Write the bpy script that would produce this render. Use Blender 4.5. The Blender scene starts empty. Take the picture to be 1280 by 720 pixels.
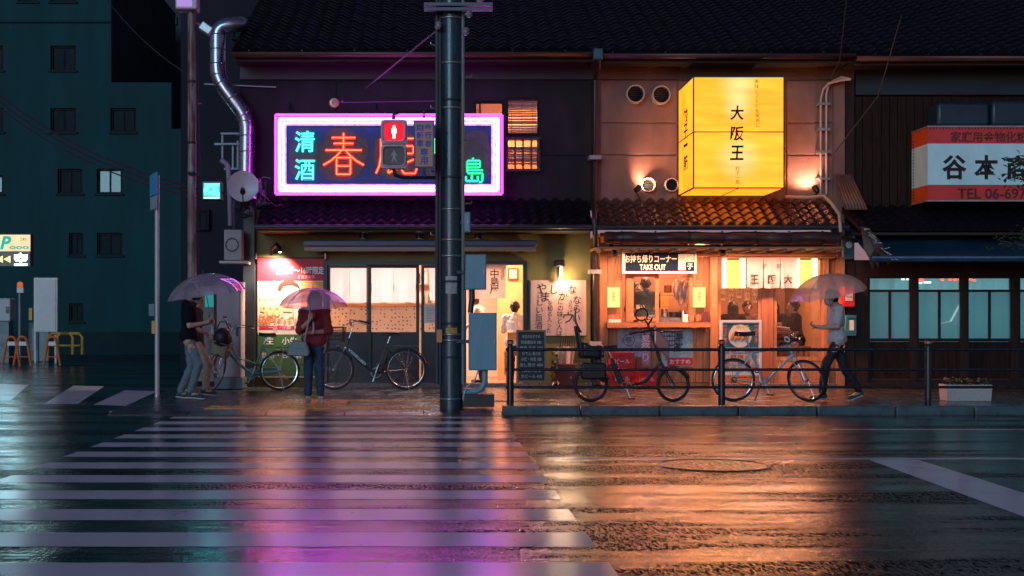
import bpy, math, random
from mathutils import Vector, Matrix, Euler, noise
R_ = math.radians
rnd = random.Random(7)
sc = bpy.context.scene
col = sc.collection

# ------------------------------------------------------------------ camera, sky, sun, exposure
F, CX, CY, H = 1616.0, 540.0, 404.0, 1.16      # focal length in photo pixels, vanishing point, eye height in metres
cam_d = bpy.data.cameras.new('camera')
cam = bpy.data.objects.new('camera', cam_d)
col.objects.link(cam)
cam.location = (0, 0, H)
cam.rotation_euler = (R_(90), 0, 0)
cam_d.sensor_width = 36.0
cam_d.lens = 36.0 * F / 1280.0
cam_d.shift_x = (640 - CX) / 1280.0
cam_d.shift_y = (CY - 360) / 1280.0
cam_d.clip_end = 600
sc.camera = cam

SUN_EL, SUN_AZ = R_(13), R_(-22)               # street light glow from across the road, behind and left of the viewer
world = bpy.data.worlds.new('World')
sc.world = world
world.use_nodes = True
nt = world.node_tree
sky = nt.nodes.new('ShaderNodeTexSky')
sky.sky_type = 'NISHITA'
sky.sun_disc = False
sky.sun_elevation = SUN_EL
sky.sun_rotation = R_(180) - SUN_AZ
tint = nt.nodes.new('ShaderNodeMix')
tint.data_type = 'RGBA'
tint.blend_type = 'MULTIPLY'
tint.inputs['Factor'].default_value = 1.0
tint.inputs['B'].default_value = (0.92, 0.52, 0.88, 1)
nt.links.new(sky.outputs['Color'], tint.inputs['A'])
bg = nt.nodes['Background']
nt.links.new(tint.outputs['Result'], bg.inputs['Color'])
bg.inputs['Strength'].default_value = 0.043
sun_d = bpy.data.lights.new('sun', 'SUN')
sun_d.energy = 0.95
sun_d.angle = R_(25)
sun_d.color = (0.15, 0.62, 0.82)
sun = bpy.data.objects.new('sun', sun_d)
col.objects.link(sun)
_d = Vector((math.sin(SUN_AZ) * math.cos(SUN_EL), -math.cos(SUN_AZ) * math.cos(SUN_EL), math.sin(SUN_EL)))
sun.rotation_euler = _d.to_track_quat('Z', 'Y').to_euler()
sc.view_settings.view_transform = 'Standard'
sc.view_settings.look = 'None'
sc.view_settings.exposure = 0.2
sc.view_settings.gamma = 1.0
sc.view_settings.use_curve_mapping = False
cy = sc.cycles
cy.use_denoising = True
cy.use_adaptive_sampling = False
cy.denoising_prefilter = 'ACCURATE'
cy.max_bounces = 8
cy.diffuse_bounces = 3
cy.glossy_bounces = 4
cy.transparent_max_bounces = 16
cy.sample_clamp_indirect = 4.0
cy.caustics_reflective = False
cy.caustics_refractive = False

# ------------------------------------------------------------------ photo pixel to place
def PX(px, Y): return (px - CX) / F * Y
def PZ(py, Y): return H - (py - CY) / F * Y
def P(px, py, Y): return Vector((PX(px, Y), Y, PZ(py, Y)))
def GR(px, py, z=0.0):
    Y = F * (H - z) / (py - CY)
    return Vector((PX(px, Y), Y, z))

def srgb(r, g, b):
    def f(c):
        c /= 255.0
        return c / 12.92 if c <= 0.04045 else ((c + 0.055) / 1.055) ** 2.4
    return (f(r), f(g), f(b))

# ------------------------------------------------------------------ materials
MATS = {}
def nodes_of(m):
    m.use_nodes = True
    return m.node_tree.nodes, m.node_tree.links

def M(name, c=(0.5, 0.5, 0.5), rough=0.6, metal=0.0, var=0.18, scale=6.0, stretch=(1, 1, 1), bump=0.0, bscale=60.0, spec=0.5,
      emit=None, estr=0.0, coat=0.0, trans=0.0, alpha=1.0, rvar=0.12, detail=6.0):
    if name in MATS: return MATS[name]
    m = bpy.data.materials.new(name)
    n, l = nodes_of(m)
    b = n['Principled BSDF']
    b.inputs['Metallic'].default_value = metal
    b.inputs['Specular IOR Level'].default_value = spec
    b.inputs['Coat Weight'].default_value = coat
    b.inputs['Transmission Weight'].default_value = trans
    b.inputs['Alpha'].default_value = alpha
    tc = n.new('ShaderNodeTexCoord')
    mp = n.new('ShaderNodeMapping')
    mp.inputs['Scale'].default_value = stretch
    l.new(tc.outputs['Object'], mp.inputs['Vector'])
    nz = n.new('ShaderNodeTexNoise')
    nz.inputs['Scale'].default_value = scale
    nz.inputs['Detail'].default_value = detail
    nz.inputs['Roughness'].default_value = 0.62
    l.new(mp.outputs['Vector'], nz.inputs['Vector'])
    mr = n.new('ShaderNodeMapRange')
    mr.inputs['From Min'].default_value = 0.3
    mr.inputs['From Max'].default_value = 0.7
    l.new(nz.outputs['Fac'], mr.inputs['Value'])
    mx = n.new('ShaderNodeMix')
    mx.data_type = 'RGBA'
    mx.inputs['A'].default_value = tuple(max(0, k * (1 - var)) for k in c) + (1,)
    mx.inputs['B'].default_value = tuple(min(1, k * (1 + var)) for k in c) + (1,)
    l.new(mr.outputs['Result'], mx.inputs['Factor'])
    l.new(mx.outputs['Result'], b.inputs['Base Color'])
    rr = n.new('ShaderNodeMapRange')
    rr.inputs['To Min'].default_value = max(0.02, rough - rvar)
    rr.inputs['To Max'].default_value = min(1, rough + rvar)
    l.new(mr.outputs['Result'], rr.inputs['Value'])
    l.new(rr.outputs['Result'], b.inputs['Roughness'])
    if bump:
        n2 = n.new('ShaderNodeTexNoise')
        n2.inputs['Scale'].default_value = bscale
        n2.inputs['Detail'].default_value = 4
        l.new(mp.outputs['Vector'], n2.inputs['Vector'])
        bp = n.new('ShaderNodeBump')
        bp.inputs['Strength'].default_value = min(1, bump)
        bp.inputs['Distance'].default_value = 0.01
        l.new(n2.outputs['Fac'], bp.inputs['Height'])
        l.new(bp.outputs['Normal'], b.inputs['Normal'])
    if emit:
        b.inputs['Emission Color'].default_value = tuple(emit) + (1,)
        b.inputs['Emission Strength'].default_value = estr
    MATS[name] = m
    return m

def EM(name, c, s, var=0.0, scale=5.0, stretch=(1, 1, 1)):
    """a lamp, tube, lit panel: gives off light"""
    if name in MATS: return MATS[name]
    m = bpy.data.materials.new(name)
    n, l = nodes_of(m)
    n.remove(n['Principled BSDF'])
    e = n.new('ShaderNodeEmission')
    e.inputs['Color'].default_value = tuple(c) + (1,)
    e.inputs['Strength'].default_value = s
    if var:
        tc = n.new('ShaderNodeTexCoord'); mp = n.new('ShaderNodeMapping'); mp.inputs['Scale'].default_value = stretch
        nz = n.new('ShaderNodeTexNoise'); nz.inputs['Scale'].default_value = scale; nz.inputs['Detail'].default_value = 3
        mr = n.new('ShaderNodeMapRange')
        mr.inputs['From Min'].default_value = 0.3; mr.inputs['From Max'].default_value = 0.7
        mr.inputs['To Min'].default_value = s * (1 - var); mr.inputs['To Max'].default_value = s * (1 + var)
        l.new(tc.outputs['Object'], mp.inputs['Vector']); l.new(mp.outputs['Vector'], nz.inputs['Vector'])
        l.new(nz.outputs['Fac'], mr.inputs['Value']); l.new(mr.outputs['Result'], e.inputs['Strength'])
    l.new(e.outputs['Emission'], n['Material Output'].inputs['Surface'])
    MATS[name] = m
    return m

def GLASS(name, tint=(1, 1, 1), refl=0.08, rough=0.02, trans=0.0, tcol=(1, 1, 1), edge=0.5):
    """thin sheet: see-through with a grazing reflection; trans = share that scatters light through (frosted, cloudy plastic)"""
    if name in MATS: return MATS[name]
    m = bpy.data.materials.new(name)
    n, l = nodes_of(m)
    n.remove(n['Principled BSDF'])
    tr = n.new('ShaderNodeBsdfTransparent'); tr.inputs['Color'].default_value = tuple(tint) + (1,)
    gl = n.new('ShaderNodeBsdfGlossy'); gl.inputs['Roughness'].default_value = rough
    lw = n.new('ShaderNodeLayerWeight'); lw.inputs['Blend'].default_value = 0.3
    mr = n.new('ShaderNodeMapRange'); mr.inputs['To Min'].default_value = refl; mr.inputs['To Max'].default_value = min(1, refl + edge)
    l.new(lw.outputs['Fresnel'], mr.inputs['Value'])
    base = tr
    if trans:
        tl = n.new('ShaderNodeBsdfTranslucent'); tl.inputs['Color'].default_value = tuple(tcol) + (1,)
        df = n.new('ShaderNodeBsdfDiffuse'); df.inputs['Color'].default_value = tuple(tcol) + (1,)
        md = n.new('ShaderNodeMixShader'); md.inputs[0].default_value = 0.5
        l.new(tl.outputs[0], md.inputs[1]); l.new(df.outputs[0], md.inputs[2])
        mt = n.new('ShaderNodeMixShader'); mt.inputs[0].default_value = trans
        l.new(tr.outputs[0], mt.inputs[1]); l.new(md.outputs[0], mt.inputs[2])
        base = mt
    ms = n.new('ShaderNodeMixShader')
    l.new(mr.outputs['Result'], ms.inputs[0]); l.new(base.outputs[0], ms.inputs[1]); l.new(gl.outputs[0], ms.inputs[2])
    l.new(ms.outputs[0], n['Material Output'].inputs['Surface'])
    MATS[name] = m
    return m

def CLOTH(name, c, trans=0.5, fold=0.0):
    """thin hanging cloth: lets part of the light through"""
    if name in MATS: return MATS[name]
    m = bpy.data.materials.new(name)
    n, l = nodes_of(m)
    n.remove(n['Principled BSDF'])
    tl = n.new('ShaderNodeBsdfTranslucent'); tl.inputs['Color'].default_value = tuple(c) + (1,)
    df = n.new('ShaderNodeBsdfDiffuse'); df.inputs['Color'].default_value = tuple(c) + (1,)
    md = n.new('ShaderNodeMixShader'); md.inputs[0].default_value = 1 - trans
    l.new(tl.outputs[0], md.inputs[1]); l.new(df.outputs[0], md.inputs[2])
    l.new(md.outputs[0], n['Material Output'].inputs['Surface'])
    MATS[name] = m
    return m

def WOOD(name, c, rough=0.55, var=0.35, along='z', scale=3.0, spec=0.35):
    st = {'z': (9, 9, 0.7), 'x': (0.7, 9, 9), 'y': (9, 0.7, 9)}[along]
    return M(name, c, rough, 0, var, scale, st, 0.15, 8, spec)

# ------------------------------------------------------------------ mesh builder
def frame_of(d):
    d = Vector(d).normalized()
    a = Vector((0, 0, 1)) if abs(d.z) < 0.95 else Vector((1, 0, 0))
    u = a.cross(d).normalized()
    return u, d.cross(u).normalized(), d

def root_of(o):
    while o.parent is not None: o = o.parent
    return o

class MB:
    def __init__(s, T=None):
        s.v, s.f, s.T = [], [], T
    def add(s, vs, fs):
        k = len(s.v)
        s.v += [(s.T @ Vector(p)) if s.T is not None else Vector(p) for p in vs]
        s.f += [tuple(i + k for i in q) for q in fs]
        return s
    def b(s, x0, x1, y0, y1, z0, z1):
        return s.add([(x0, y0, z0), (x1, y0, z0), (x1, y1, z0), (x0, y1, z0), (x0, y0, z1), (x1, y0, z1), (x1, y1, z1), (x0, y1, z1)],
                     [(0, 3, 2, 1), (4, 5, 6, 7), (0, 1, 5, 4), (1, 2, 6, 5), (2, 3, 7, 6), (3, 0, 4, 7)])
    def c(s, c, size, rot=None):
        Rm = (Euler(rot).to_matrix() if rot is not None else Matrix.Identity(3))
        vs = [Vector(c) + Rm @ Vector((sx * size[0] / 2, sy * size[1] / 2, sz * size[2] / 2))
              for sx, sy, sz in ((-1, -1, -1), (1, -1, -1), (1, 1, -1), (-1, 1, -1), (-1, -1, 1), (1, -1, 1), (1, 1, 1), (-1, 1, 1))]
        return s.add(vs, [(0, 3, 2, 1), (4, 5, 6, 7), (0, 1, 5, 4), (1, 2, 6, 5), (2, 3, 7, 6), (3, 0, 4, 7)])
    def px(s, px0, px1, py0, py1, Y0, Y1):
        """box whose front face (at depth Y0) covers these photo pixels"""
        return s.b(PX(px0, Y0), PX(px1, Y0), Y0, Y1, PZ(py1, Y0), PZ(py0, Y0))
    def bar(s, p, q, w, h=None):
        p, q = Vector(p), Vector(q); h = h or w
        u, t, d = frame_of(q - p)
        vs = [a + u * (i * w / 2) + t * (j * h / 2) for a in (p, q) for i, j in ((-1, -1), (1, -1), (1, 1), (-1, 1))]
        return s.add(vs, [(3, 2, 1, 0), (4, 5, 6, 7), (0, 1, 5, 4), (1, 2, 6, 5), (2, 3, 7, 6), (3, 0, 4, 7)])
    def tube(s, pts, r, n=8, closed=False, cap=True):
        pts = [Vector(p) for p in pts]
        rs = list(r) if isinstance(r, (list, tuple)) else [r] * len(pts)
        m = len(pts); vs = []; fs = []
        prev = None
        for i, p in enumerate(pts):
            a = pts[i - 1] if (i > 0 or closed) else p
            c2 = pts[(i + 1) % m] if (i < m - 1 or closed) else p
            d = (c2 - a)
            if d.length < 1e-9: d = Vector((0, 0, 1))
            d.normalize()
            if prev is None: u = frame_of(d)[0]
            else:
                u = prev - d * prev.dot(d)
                u = u.normalized() if u.length > 1e-6 else frame_of(d)[0]
            prev = u; t = d.cross(u)
            vs += [p + (u * math.cos(k * math.tau / n) + t * math.sin(k * math.tau / n)) * rs[i] for k in range(n)]
        for i in range(m if closed else m - 1):
            j = (i + 1) % m
            fs += [(i * n + k, i * n + (k + 1) % n, j * n + (k + 1) % n, j * n + k) for k in range(n)]
        if cap and not closed:
            fs += [tuple(reversed(range(n))), tuple(range((m - 1) * n, m * n))]
        return s.add(vs, fs)
    def cap(s, p, q, r1, r2=None, n=10, k=4):
        """a capsule that tapers from r1 to r2"""
        p, q = Vector(p), Vector(q); r2 = r1 if r2 is None else r2
        d = q - p
        if d.length < 1e-6: d = Vector((0, 0, 1e-4)); q = p + d
        u, t, w = frame_of(d); vs = [p - w * r1]; fs = []; rings = 0
        for c0, r, a0, a1 in ((p, r1, -90, 0), (q, r2, 0, 90)):
            for i in range(k):
                a = R_(a0 + (a1 - a0) * ((i + 1) / k if a0 < 0 else i / k))
                vs += [c0 + w * (r * math.sin(a)) + (u * math.cos(j * math.tau / n) + t * math.sin(j * math.tau / n)) * (r * math.cos(a)) for j in range(n)]
                rings += 1
        vs.append(q + w * r2)
        fs += [(0, 1 + (j + 1) % n, 1 + j) for j in range(n)]
        for i in range(rings - 1):
            a, b2 = 1 + i * n, 1 + (i + 1) * n
            fs += [(a + j, a + (j + 1) % n, b2 + (j + 1) % n, b2 + j) for j in range(n)]
        a = 1 + (rings - 1) * n
        fs += [(a + j, a + (j + 1) % n, len(vs) - 1) for j in range(n)]
        return s.add(vs, fs)
    def ell(s, c, r, Rm=None, nu=14, nv=9, zmin=None):
        c = Vector(c); Rm = Rm or Matrix.Identity(3); vs = []; fs = []
        for i in range(nv + 1):
            a = math.pi * i / nv - math.pi / 2
            for j in range(nu):
                b2 = math.tau * j / nu
                vs.append(c + Rm @ Vector((r[0] * math.cos(a) * math.cos(b2), r[1] * math.cos(a) * math.sin(b2), r[2] * math.sin(a))))
        for i in range(nv):
            fs += [(i * nu + j, i * nu + (j + 1) % nu, (i + 1) * nu + (j + 1) % nu, (i + 1) * nu + j) for j in range(nu)]
        return s.add(vs, fs)
    def lathe(s, c, prof, axis=(0, 0, 1), n=20, cap=True):
        """profile of (radius, height along axis)"""
        u, t, d = frame_of(axis); c = Vector(c); vs = []; fs = []
        for r, h in prof:
            vs += [c + d * h + (u * math.cos(k * math.tau / n) + t * math.sin(k * math.tau / n)) * r for k in range(n)]
        for i in range(len(prof) - 1):
            fs += [(i * n + k, i * n + (k + 1) % n, (i + 1) * n + (k + 1) % n, (i + 1) * n + k) for k in range(n)]
        if cap:
            fs += [tuple(reversed(range(n))), tuple(range((len(prof) - 1) * n, len(prof) * n))]
        return s.add(vs, fs)
    def torus(s, c, R, r, axis=(0, 1, 0), n=36, m=8, flat=1.0):
        u, t, d = frame_of(axis); c = Vector(c); vs = []; fs = []
        for i in range(n):
            a = i * math.tau / n; e = u * math.cos(a) + t * math.sin(a)
            vs += [c + e * (R + r * math.cos(j * math.tau / m)) + d * (r * flat * math.sin(j * math.tau / m)) for j in range(m)]
        for i in range(n):
            k = (i + 1) % n
            fs += [(i * m + j, k * m + j, k * m + (j + 1) % m, i * m + (j + 1) % m) for j in range(m)]
        return s.add(vs, fs)
    def prism(s, poly, o, u, v, depth):
        """polygon (a, b) in the plane o + a*u + b*v, pushed back by depth along -(u x v)"""
        o, u, v = Vector(o), Vector(u), Vector(v); w = u.cross(v).normalized() * -depth; n = len(poly)
        vs = [o + u * a + v * b2 for a, b2 in poly]; vs += [p + w for p in vs]
        return s.add(vs, [tuple(range(n)), tuple(reversed(range(n, 2 * n)))] + [(i, i + n, (i + 1) % n + n, (i + 1) % n) for i in range(n)])
    def quad(s, a, b2, c, d):
        return s.add([a, b2, c, d], [(0, 1, 2, 3)])
    def grid(s, fn, nu, nv):
        vs = [fn(i / nu, j / nv) for j in range(nv + 1) for i in range(nu + 1)]
        return s.add(vs, [(j * (nu + 1) + i, j * (nu + 1) + i + 1, (j + 1) * (nu + 1) + i + 1, (j + 1) * (nu + 1) + i) for j in range(nv) for i in range(nu)])
    def mesh(s, name, off=None, ang=38):
        me = bpy.data.meshes.new(name)
        vs = s.v if off is None else [p - off for p in s.v]
        me.from_pydata([tuple(p) for p in vs], [], s.f)
        me.update()
        me.polygons.foreach_set('use_smooth', [True] * len(me.polygons))
        me.set_sharp_from_angle(angle=R_(ang))
        return me
    def build(s, name, mat, parent=None, local=False, bevel=0.0, ang=38, solid=0.0, **tags):
        off = None
        if parent is not None and not local: off = root_of(parent).location.copy()
        o = None
        me = s.mesh(name, off, ang)
        me.materials.append(mat)
        o = bpy.data.objects.new(name, me)
        col.objects.link(o)
        if parent is not None: o.parent = parent
        if solid:
            md = o.modifiers.new('thickness', 'SOLIDIFY'); md.thickness = solid; md.offset = 0
        if bevel:
            md = o.modifiers.new('bevel', 'BEVEL'); md.width = bevel; md.segments = 2; md.limit_method = 'ANGLE'; md.angle_limit = R_(40)
        for k, v in tags.items(): o[k] = v
        return o

def thing(name, label, cat, loc=(0, 0, 0), rz=0.0, group=None):
    o = bpy.data.objects.new(name, None)
    col.objects.link(o)
    o.location = Vector(loc); o.rotation_euler = (0, 0, rz)
    o.empty_display_size = 0.2
    o['label'] = label; o['category'] = cat
    if group: o['group'] = group
    return o

def tag(o, label, cat, group=None):
    o['label'] = label; o['category'] = cat
    if group: o['group'] = group
    return o

def structure(o):
    o['kind'] = 'structure'
    return o

def put(name, me, parent, loc, rot=(0, 0, 0)):
    """one more piece that shares a mesh; loc is in the parent's space"""
    o = bpy.data.objects.new(name, me)
    col.objects.link(o)
    o.parent = parent; o.location = loc; o.rotation_euler = rot
    return o

def copy_thing(src, loc, rz=None, label=None, group=None):
    r = src.copy(); col.objects.link(r); r.location = loc
    if rz is not None: r.rotation_euler = (0, 0, rz)
    if label: r['label'] = label
    if group: r['group'] = group
    for ch in src.children:
        c = ch.copy(); col.objects.link(c); c.parent = r
        for g in ch.children:
            d = g.copy(); col.objects.link(d); d.parent = c
    return r

def lamp(kind, loc, power, color, size=0.1, parent=None, target=None, name='bulb_light', spot=90, blend=0.5, size_y=None):
    d = bpy.data.lights.new(name, kind)
    d.energy = power; d.color = color
    if kind == 'AREA':
        d.size = size
        if size_y: d.shape = 'RECTANGLE'; d.size_y = size_y
    else: d.shadow_soft_size = size
    if kind == 'SPOT': d.spot_size = R_(spot); d.spot_blend = blend
    o = bpy.data.objects.new(name, d); col.objects.link(o)
    loc = Vector(loc)
    if target is not None: o.rotation_euler = (Vector(target) - loc).to_track_quat('-Z', 'Y').to_euler()
    if parent is not None:
        loc = loc - root_of(parent).location; o.parent = parent
    o.location = loc
    return o

def text(body, name, mat, parent, center, w=None, h=None, u=(1, 0, 0), v=(0, 0, 1), bold=0.0, vert=False, shear=0.0, line=1.0, slant=0.0):
    cu = bpy.data.curves.new('lettering', 'FONT')
    cu.body = '\n'.join(body) if vert else body
    cu.size = 1; cu.offset = bold; cu.align_x = 'CENTER'; cu.resolution_u = 3; cu.shear = shear; cu.space_line = line
    t = bpy.data.objects.new('lettering', cu); col.objects.link(t)
    dg = bpy.context.evaluated_depsgraph_get(); dg.update()
    me = bpy.data.meshes.new_from_object(t.evaluated_get(dg))
    bpy.data.objects.remove(t); bpy.data.curves.remove(cu)
    xs = [p.co.x for p in me.vertices]; ys = [p.co.y for p in me.vertices]
    bw, bh = max(xs) - min(xs), max(ys) - min(ys)
    sx = w / bw if w else h / bh
    sy = h / bh if h else sx
    ox, oy = (max(xs) + min(xs)) / 2, (max(ys) + min(ys)) / 2
    u, v = Vector(u), Vector(v); c = Vector(center)
    if parent is not None: c = c - root_of(parent).location
    for p in me.vertices:
        a, b2 = (p.co.x - ox) * sx, (p.co.y - oy) * sy
        a += slant * b2
        p.co = c + u * a + v * b2
    me.materials.clear(); me.materials.append(mat)
    o = bpy.data.objects.new(name, me); col.objects.link(o)
    if parent is not None: o.parent = parent
    return o

# shared materials
black_metal = M('black_painted_metal', (0.012, 0.013, 0.016), 0.35, 0.0, 0.3, 12, bump=0.05)
dark_steel = M('dark_steel', (0.03, 0.04, 0.05), 0.4, 0.3, 0.3, 8, (1, 1, 0.3))
steel = M('galvanised_steel', (0.32, 0.34, 0.36), 0.35, 0.8, 0.2, 14)
chrome = M('bright_metal', (0.6, 0.62, 0.64), 0.18, 1.0, 0.08, 10)
white_paint = M('white_paint', (0.7, 0.7, 0.68), 0.45, 0, 0.1, 9, (1, 1, 0.4))
rubber = M('tyre_rubber', (0.012, 0.012, 0.013), 0.6, 0, 0.2, 30)
ink = M('black_ink', (0.015, 0.012, 0.01), 0.6)
white_ink = M('white_ink', (0.75, 0.75, 0.74), 0.6)
clear_glass = GLASS('window_glass', (0.93, 0.95, 0.95), 0.06)
# ------------------------------------------------------------------ ground
def road_material():
    """grainy asphalt under a broken film of water: stones stand out of the film in the rougher patches"""
    m = bpy.data.materials.new('wet_asphalt')
    n, l = nodes_of(m)
    b = n['Principled BSDF']
    tc = n.new('ShaderNodeTexCoord')
    def nz(scale, detail, sx=1, sy=1, rough=0.55):
        mp = n.new('ShaderNodeMapping'); mp.inputs['Scale'].default_value = (sx, sy, 1); l.new(tc.outputs['Object'], mp.inputs['Vector'])
        z = n.new('ShaderNodeTexNoise'); z.inputs['Scale'].default_value = scale; z.inputs['Detail'].default_value = detail; z.inputs['Roughness'].default_value = rough
        l.new(mp.outputs['Vector'], z.inputs['Vector']); return z.outputs['Fac']
    def rng(src, a, b2, c, d):
        r = n.new('ShaderNodeMapRange'); r.inputs['From Min'].default_value = a; r.inputs['From Max'].default_value = b2; r.inputs['To Min'].default_value = c; r.inputs['To Max'].default_value = d
        l.new(src, r.inputs['Value']); return r.outputs['Result']
    def mul(a, b2, op='MULTIPLY'):
        k = n.new('ShaderNodeMath'); k.operation = op; l.new(a, k.inputs[0])
        if isinstance(b2, float): k.inputs[1].default_value = b2
        else: l.new(b2, k.inputs[1])
        return k.outputs[0]
    patch = rng(nz(0.9, 8, 0.30, 1.5, 0.66), 0.39, 0.55, 0, 1)       # 0 under the film, 1 bare and grainy
    grain = rng(mul(nz(115, 2, 1.0, 0.20, 0.6), nz(52, 2, 1.0, 0.22, 0.6), 'ADD'), 0.86, 1.10, 0, 1)
    speck = mul(mul(grain, rng(patch, 0, 1, 0.34, 0.52), 'MULTIPLY'), mul(patch, 0.50), 'ADD')
    cm = n.new('ShaderNodeMix'); cm.data_type = 'RGBA'
    cm.inputs['A'].default_value = (0.004, 0.006, 0.008, 1); cm.inputs['B'].default_value = (0.013, 0.015, 0.017, 1)
    l.new(grain, cm.inputs['Factor']); l.new(cm.outputs['Result'], b.inputs['Base Color'])
    sp = n.new('ShaderNodeMath'); sp.operation = 'SUBTRACT'; sp.inputs[0].default_value = 0.85; sp.use_clamp = True
    l.new(mul(speck, 0.95), sp.inputs[1]); l.new(sp.outputs[0], b.inputs['Specular IOR Level'])
    l.new(rng(patch, 0, 1, 0.09, 0.20), b.inputs['Roughness'])
    b0 = n.new('ShaderNodeBump'); b0.inputs['Distance'].default_value = 0.012; b0.inputs['Strength'].default_value = 0.4
    l.new(nz(3.2, 3, 0.45, 2.6), b0.inputs['Height'])
    bp = n.new('ShaderNodeBump'); bp.inputs['Distance'].default_value = 0.0042
    l.new(rng(patch, 0, 1, 0.45, 1.0), bp.inputs['Strength']); l.new(mul(nz(52, 3, 1.0, 0.26, 0.65), nz(14, 2, 1.0, 0.4, 0.5), 'ADD'), bp.inputs['Height'])
    l.new(b0.outputs['Normal'], bp.inputs['Normal']); l.new(bp.outputs['Normal'], b.inputs['Normal'])
    b.inputs['IOR'].default_value = 1.6
    return m

def stripe_material():
    m = bpy.data.materials.new('worn_road_paint')
    n, l = nodes_of(m)
    b = n['Principled BSDF']
    tc = n.new('ShaderNodeTexCoord')
    w = n.new('ShaderNodeTexNoise'); w.inputs['Scale'].default_value = 26; w.inputs['Detail'].default_value = 8; w.inputs['Roughness'].default_value = 0.7
    l.new(tc.outputs['Object'], w.inputs['Vector'])
    g = n.new('ShaderNodeTexNoise'); g.inputs['Scale'].default_value = 1.6; g.inputs['Detail'].default_value = 5
    l.new(tc.outputs['Object'], g.inputs['Vector'])
    ad = n.new('ShaderNodeMath'); ad.operation = 'ADD'
    l.new(w.outputs['Fac'], ad.inputs[0]); l.new(g.outputs['Fac'], ad.inputs[1])
    mr = n.new('ShaderNodeMapRange'); mr.inputs['From Min'].default_value = 0.70; mr.inputs['From Max'].default_value = 0.84
    l.new(ad.outputs[0], mr.inputs['Value'])
    cm = n.new('ShaderNodeMix'); cm.data_type = 'RGBA'
    cm.inputs['A'].default_value = (0.08, 0.08, 0.08, 1); cm.inputs['B'].default_value = (0.86, 0.82, 0.84, 1)
    l.new(mr.outputs['Result'], cm.inputs['Factor']); l.new(cm.outputs['Result'], b.inputs['Base Color'])
    ro = n.new('ShaderNodeMapRange'); ro.inputs['To Min'].default_value = 0.12; ro.inputs['To Max'].default_value = 0.26
    l.new(g.outputs['Fac'], ro.inputs['Value']); l.new(ro.outputs['Result'], b.inputs['Roughness'])
    bp = n.new('ShaderNodeBump'); bp.inputs['Strength'].default_value = 0.16; bp.inputs['Distance'].default_value = 0.0042
    l.new(w.outputs['Fac'], bp.inputs['Height']); l.new(bp.outputs['Normal'], b.inputs['Normal'])
    return m

asphalt, road_paint = road_material(), stripe_material()
road = structure(MB().quad((-90, -6, 0), (90, -6, 0), (90, 110, 0), (-90, 110, 0)).build('road', asphalt))
def ragged(x0, x1, y0, y1, z, n):
    """a painted stripe whose long edges are worn, not ruled"""
    vs, fs = [], []
    for i in range(n + 1):
        x = x0 + (x1 - x0) * i / n
        a = noise.noise(Vector((x * 9, y0 * 5, 0))) * 0.012; b2 = noise.noise(Vector((x * 9, y1 * 5, 4))) * 0.012
        vs += [(x, y0 + a, z), (x, y1 + b2, z)]
    fs = [(2 * i, 2 * i + 2, 2 * i + 3, 2 * i + 1) for i in range(n)]
    return MB().add(vs, fs)
for k in range(13):
    Yc = 5.13 + 0.9 * k - (0.06 if k == 12 else 0)
    hw = 0.225 if k < 12 else 0.14
    ragged(-3.2, 0.852, Yc - hw, Yc + hw, 0.0016, 160).build('stripe', road_paint, road)
def ground_poly(pts, z=0.0016):
    vs = [tuple(GR(a, b2, 0)[:2]) + (z,) for a, b2 in pts]
    return MB().add(vs, [tuple(range(len(vs)))])
ground_poly([(117, 506), (157, 507.5), (197, 489), (156, 488)]).build('stripe', road_paint, road)
ground_poly([(55, 505), (97, 505), (130, 483), (92, 482)]).build('stripe', road_paint, road)
ground_poly([(-40, 503), (14, 500), (36, 481), (0, 480)]).build('stripe', road_paint, road)
ragged(0.98, 26, 11.0, 11.13, 0.0016, 300).build('lane_line', road_paint, road)
ragged(PX(1040, 14.1), 26, 14.05, 14.17, 0.0016, 200).build('lane_line', road_paint, road)
MB().add([(PX(1090, 10.9), 10.97, 0.0016), (3.40, 5.0, 0.0016), (3.88, 5.0, 0.0016), (PX(1152, 10.9), 10.97, 0.0016)], [(0, 1, 2, 3)]).build('hatch_band', road_paint, road)
mh = thing('manhole_cover', 'round iron manhole cover set in the wet road in front of the lit takeout shop', 'manhole cover', (PX(888, 10.65), 10.55, 0))
iron = M('cast_iron', (0.02, 0.02, 0.021), 0.25, 0.2, 0.4, 30, bump=0.2)
MB().lathe((mh.location.x, mh.location.y, 0), [(0.462, 0.001), (0.455, 0.009), (0.440, 0.009), (0.436, 0.001)], n=48, cap=False).build('rim', iron, mh)
_m = MB().lathe((mh.location.x, mh.location.y, 0), [(0.426, 0.0005), (0.426, 0.0025), (0.0005, 0.0025)], n=48, cap=False)
for i in range(-5, 6):
    for j in range(-5, 6):
        if (i * i + j * j) * 0.0049 < 0.135: _m.c((mh.location.x + i * 0.07, mh.location.y + j * 0.07, 0.003), (0.035, 0.035, 0.002), (0, 0, (i + j) % 2 * 0.7))
_m.build('plate', iron, mh)

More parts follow.
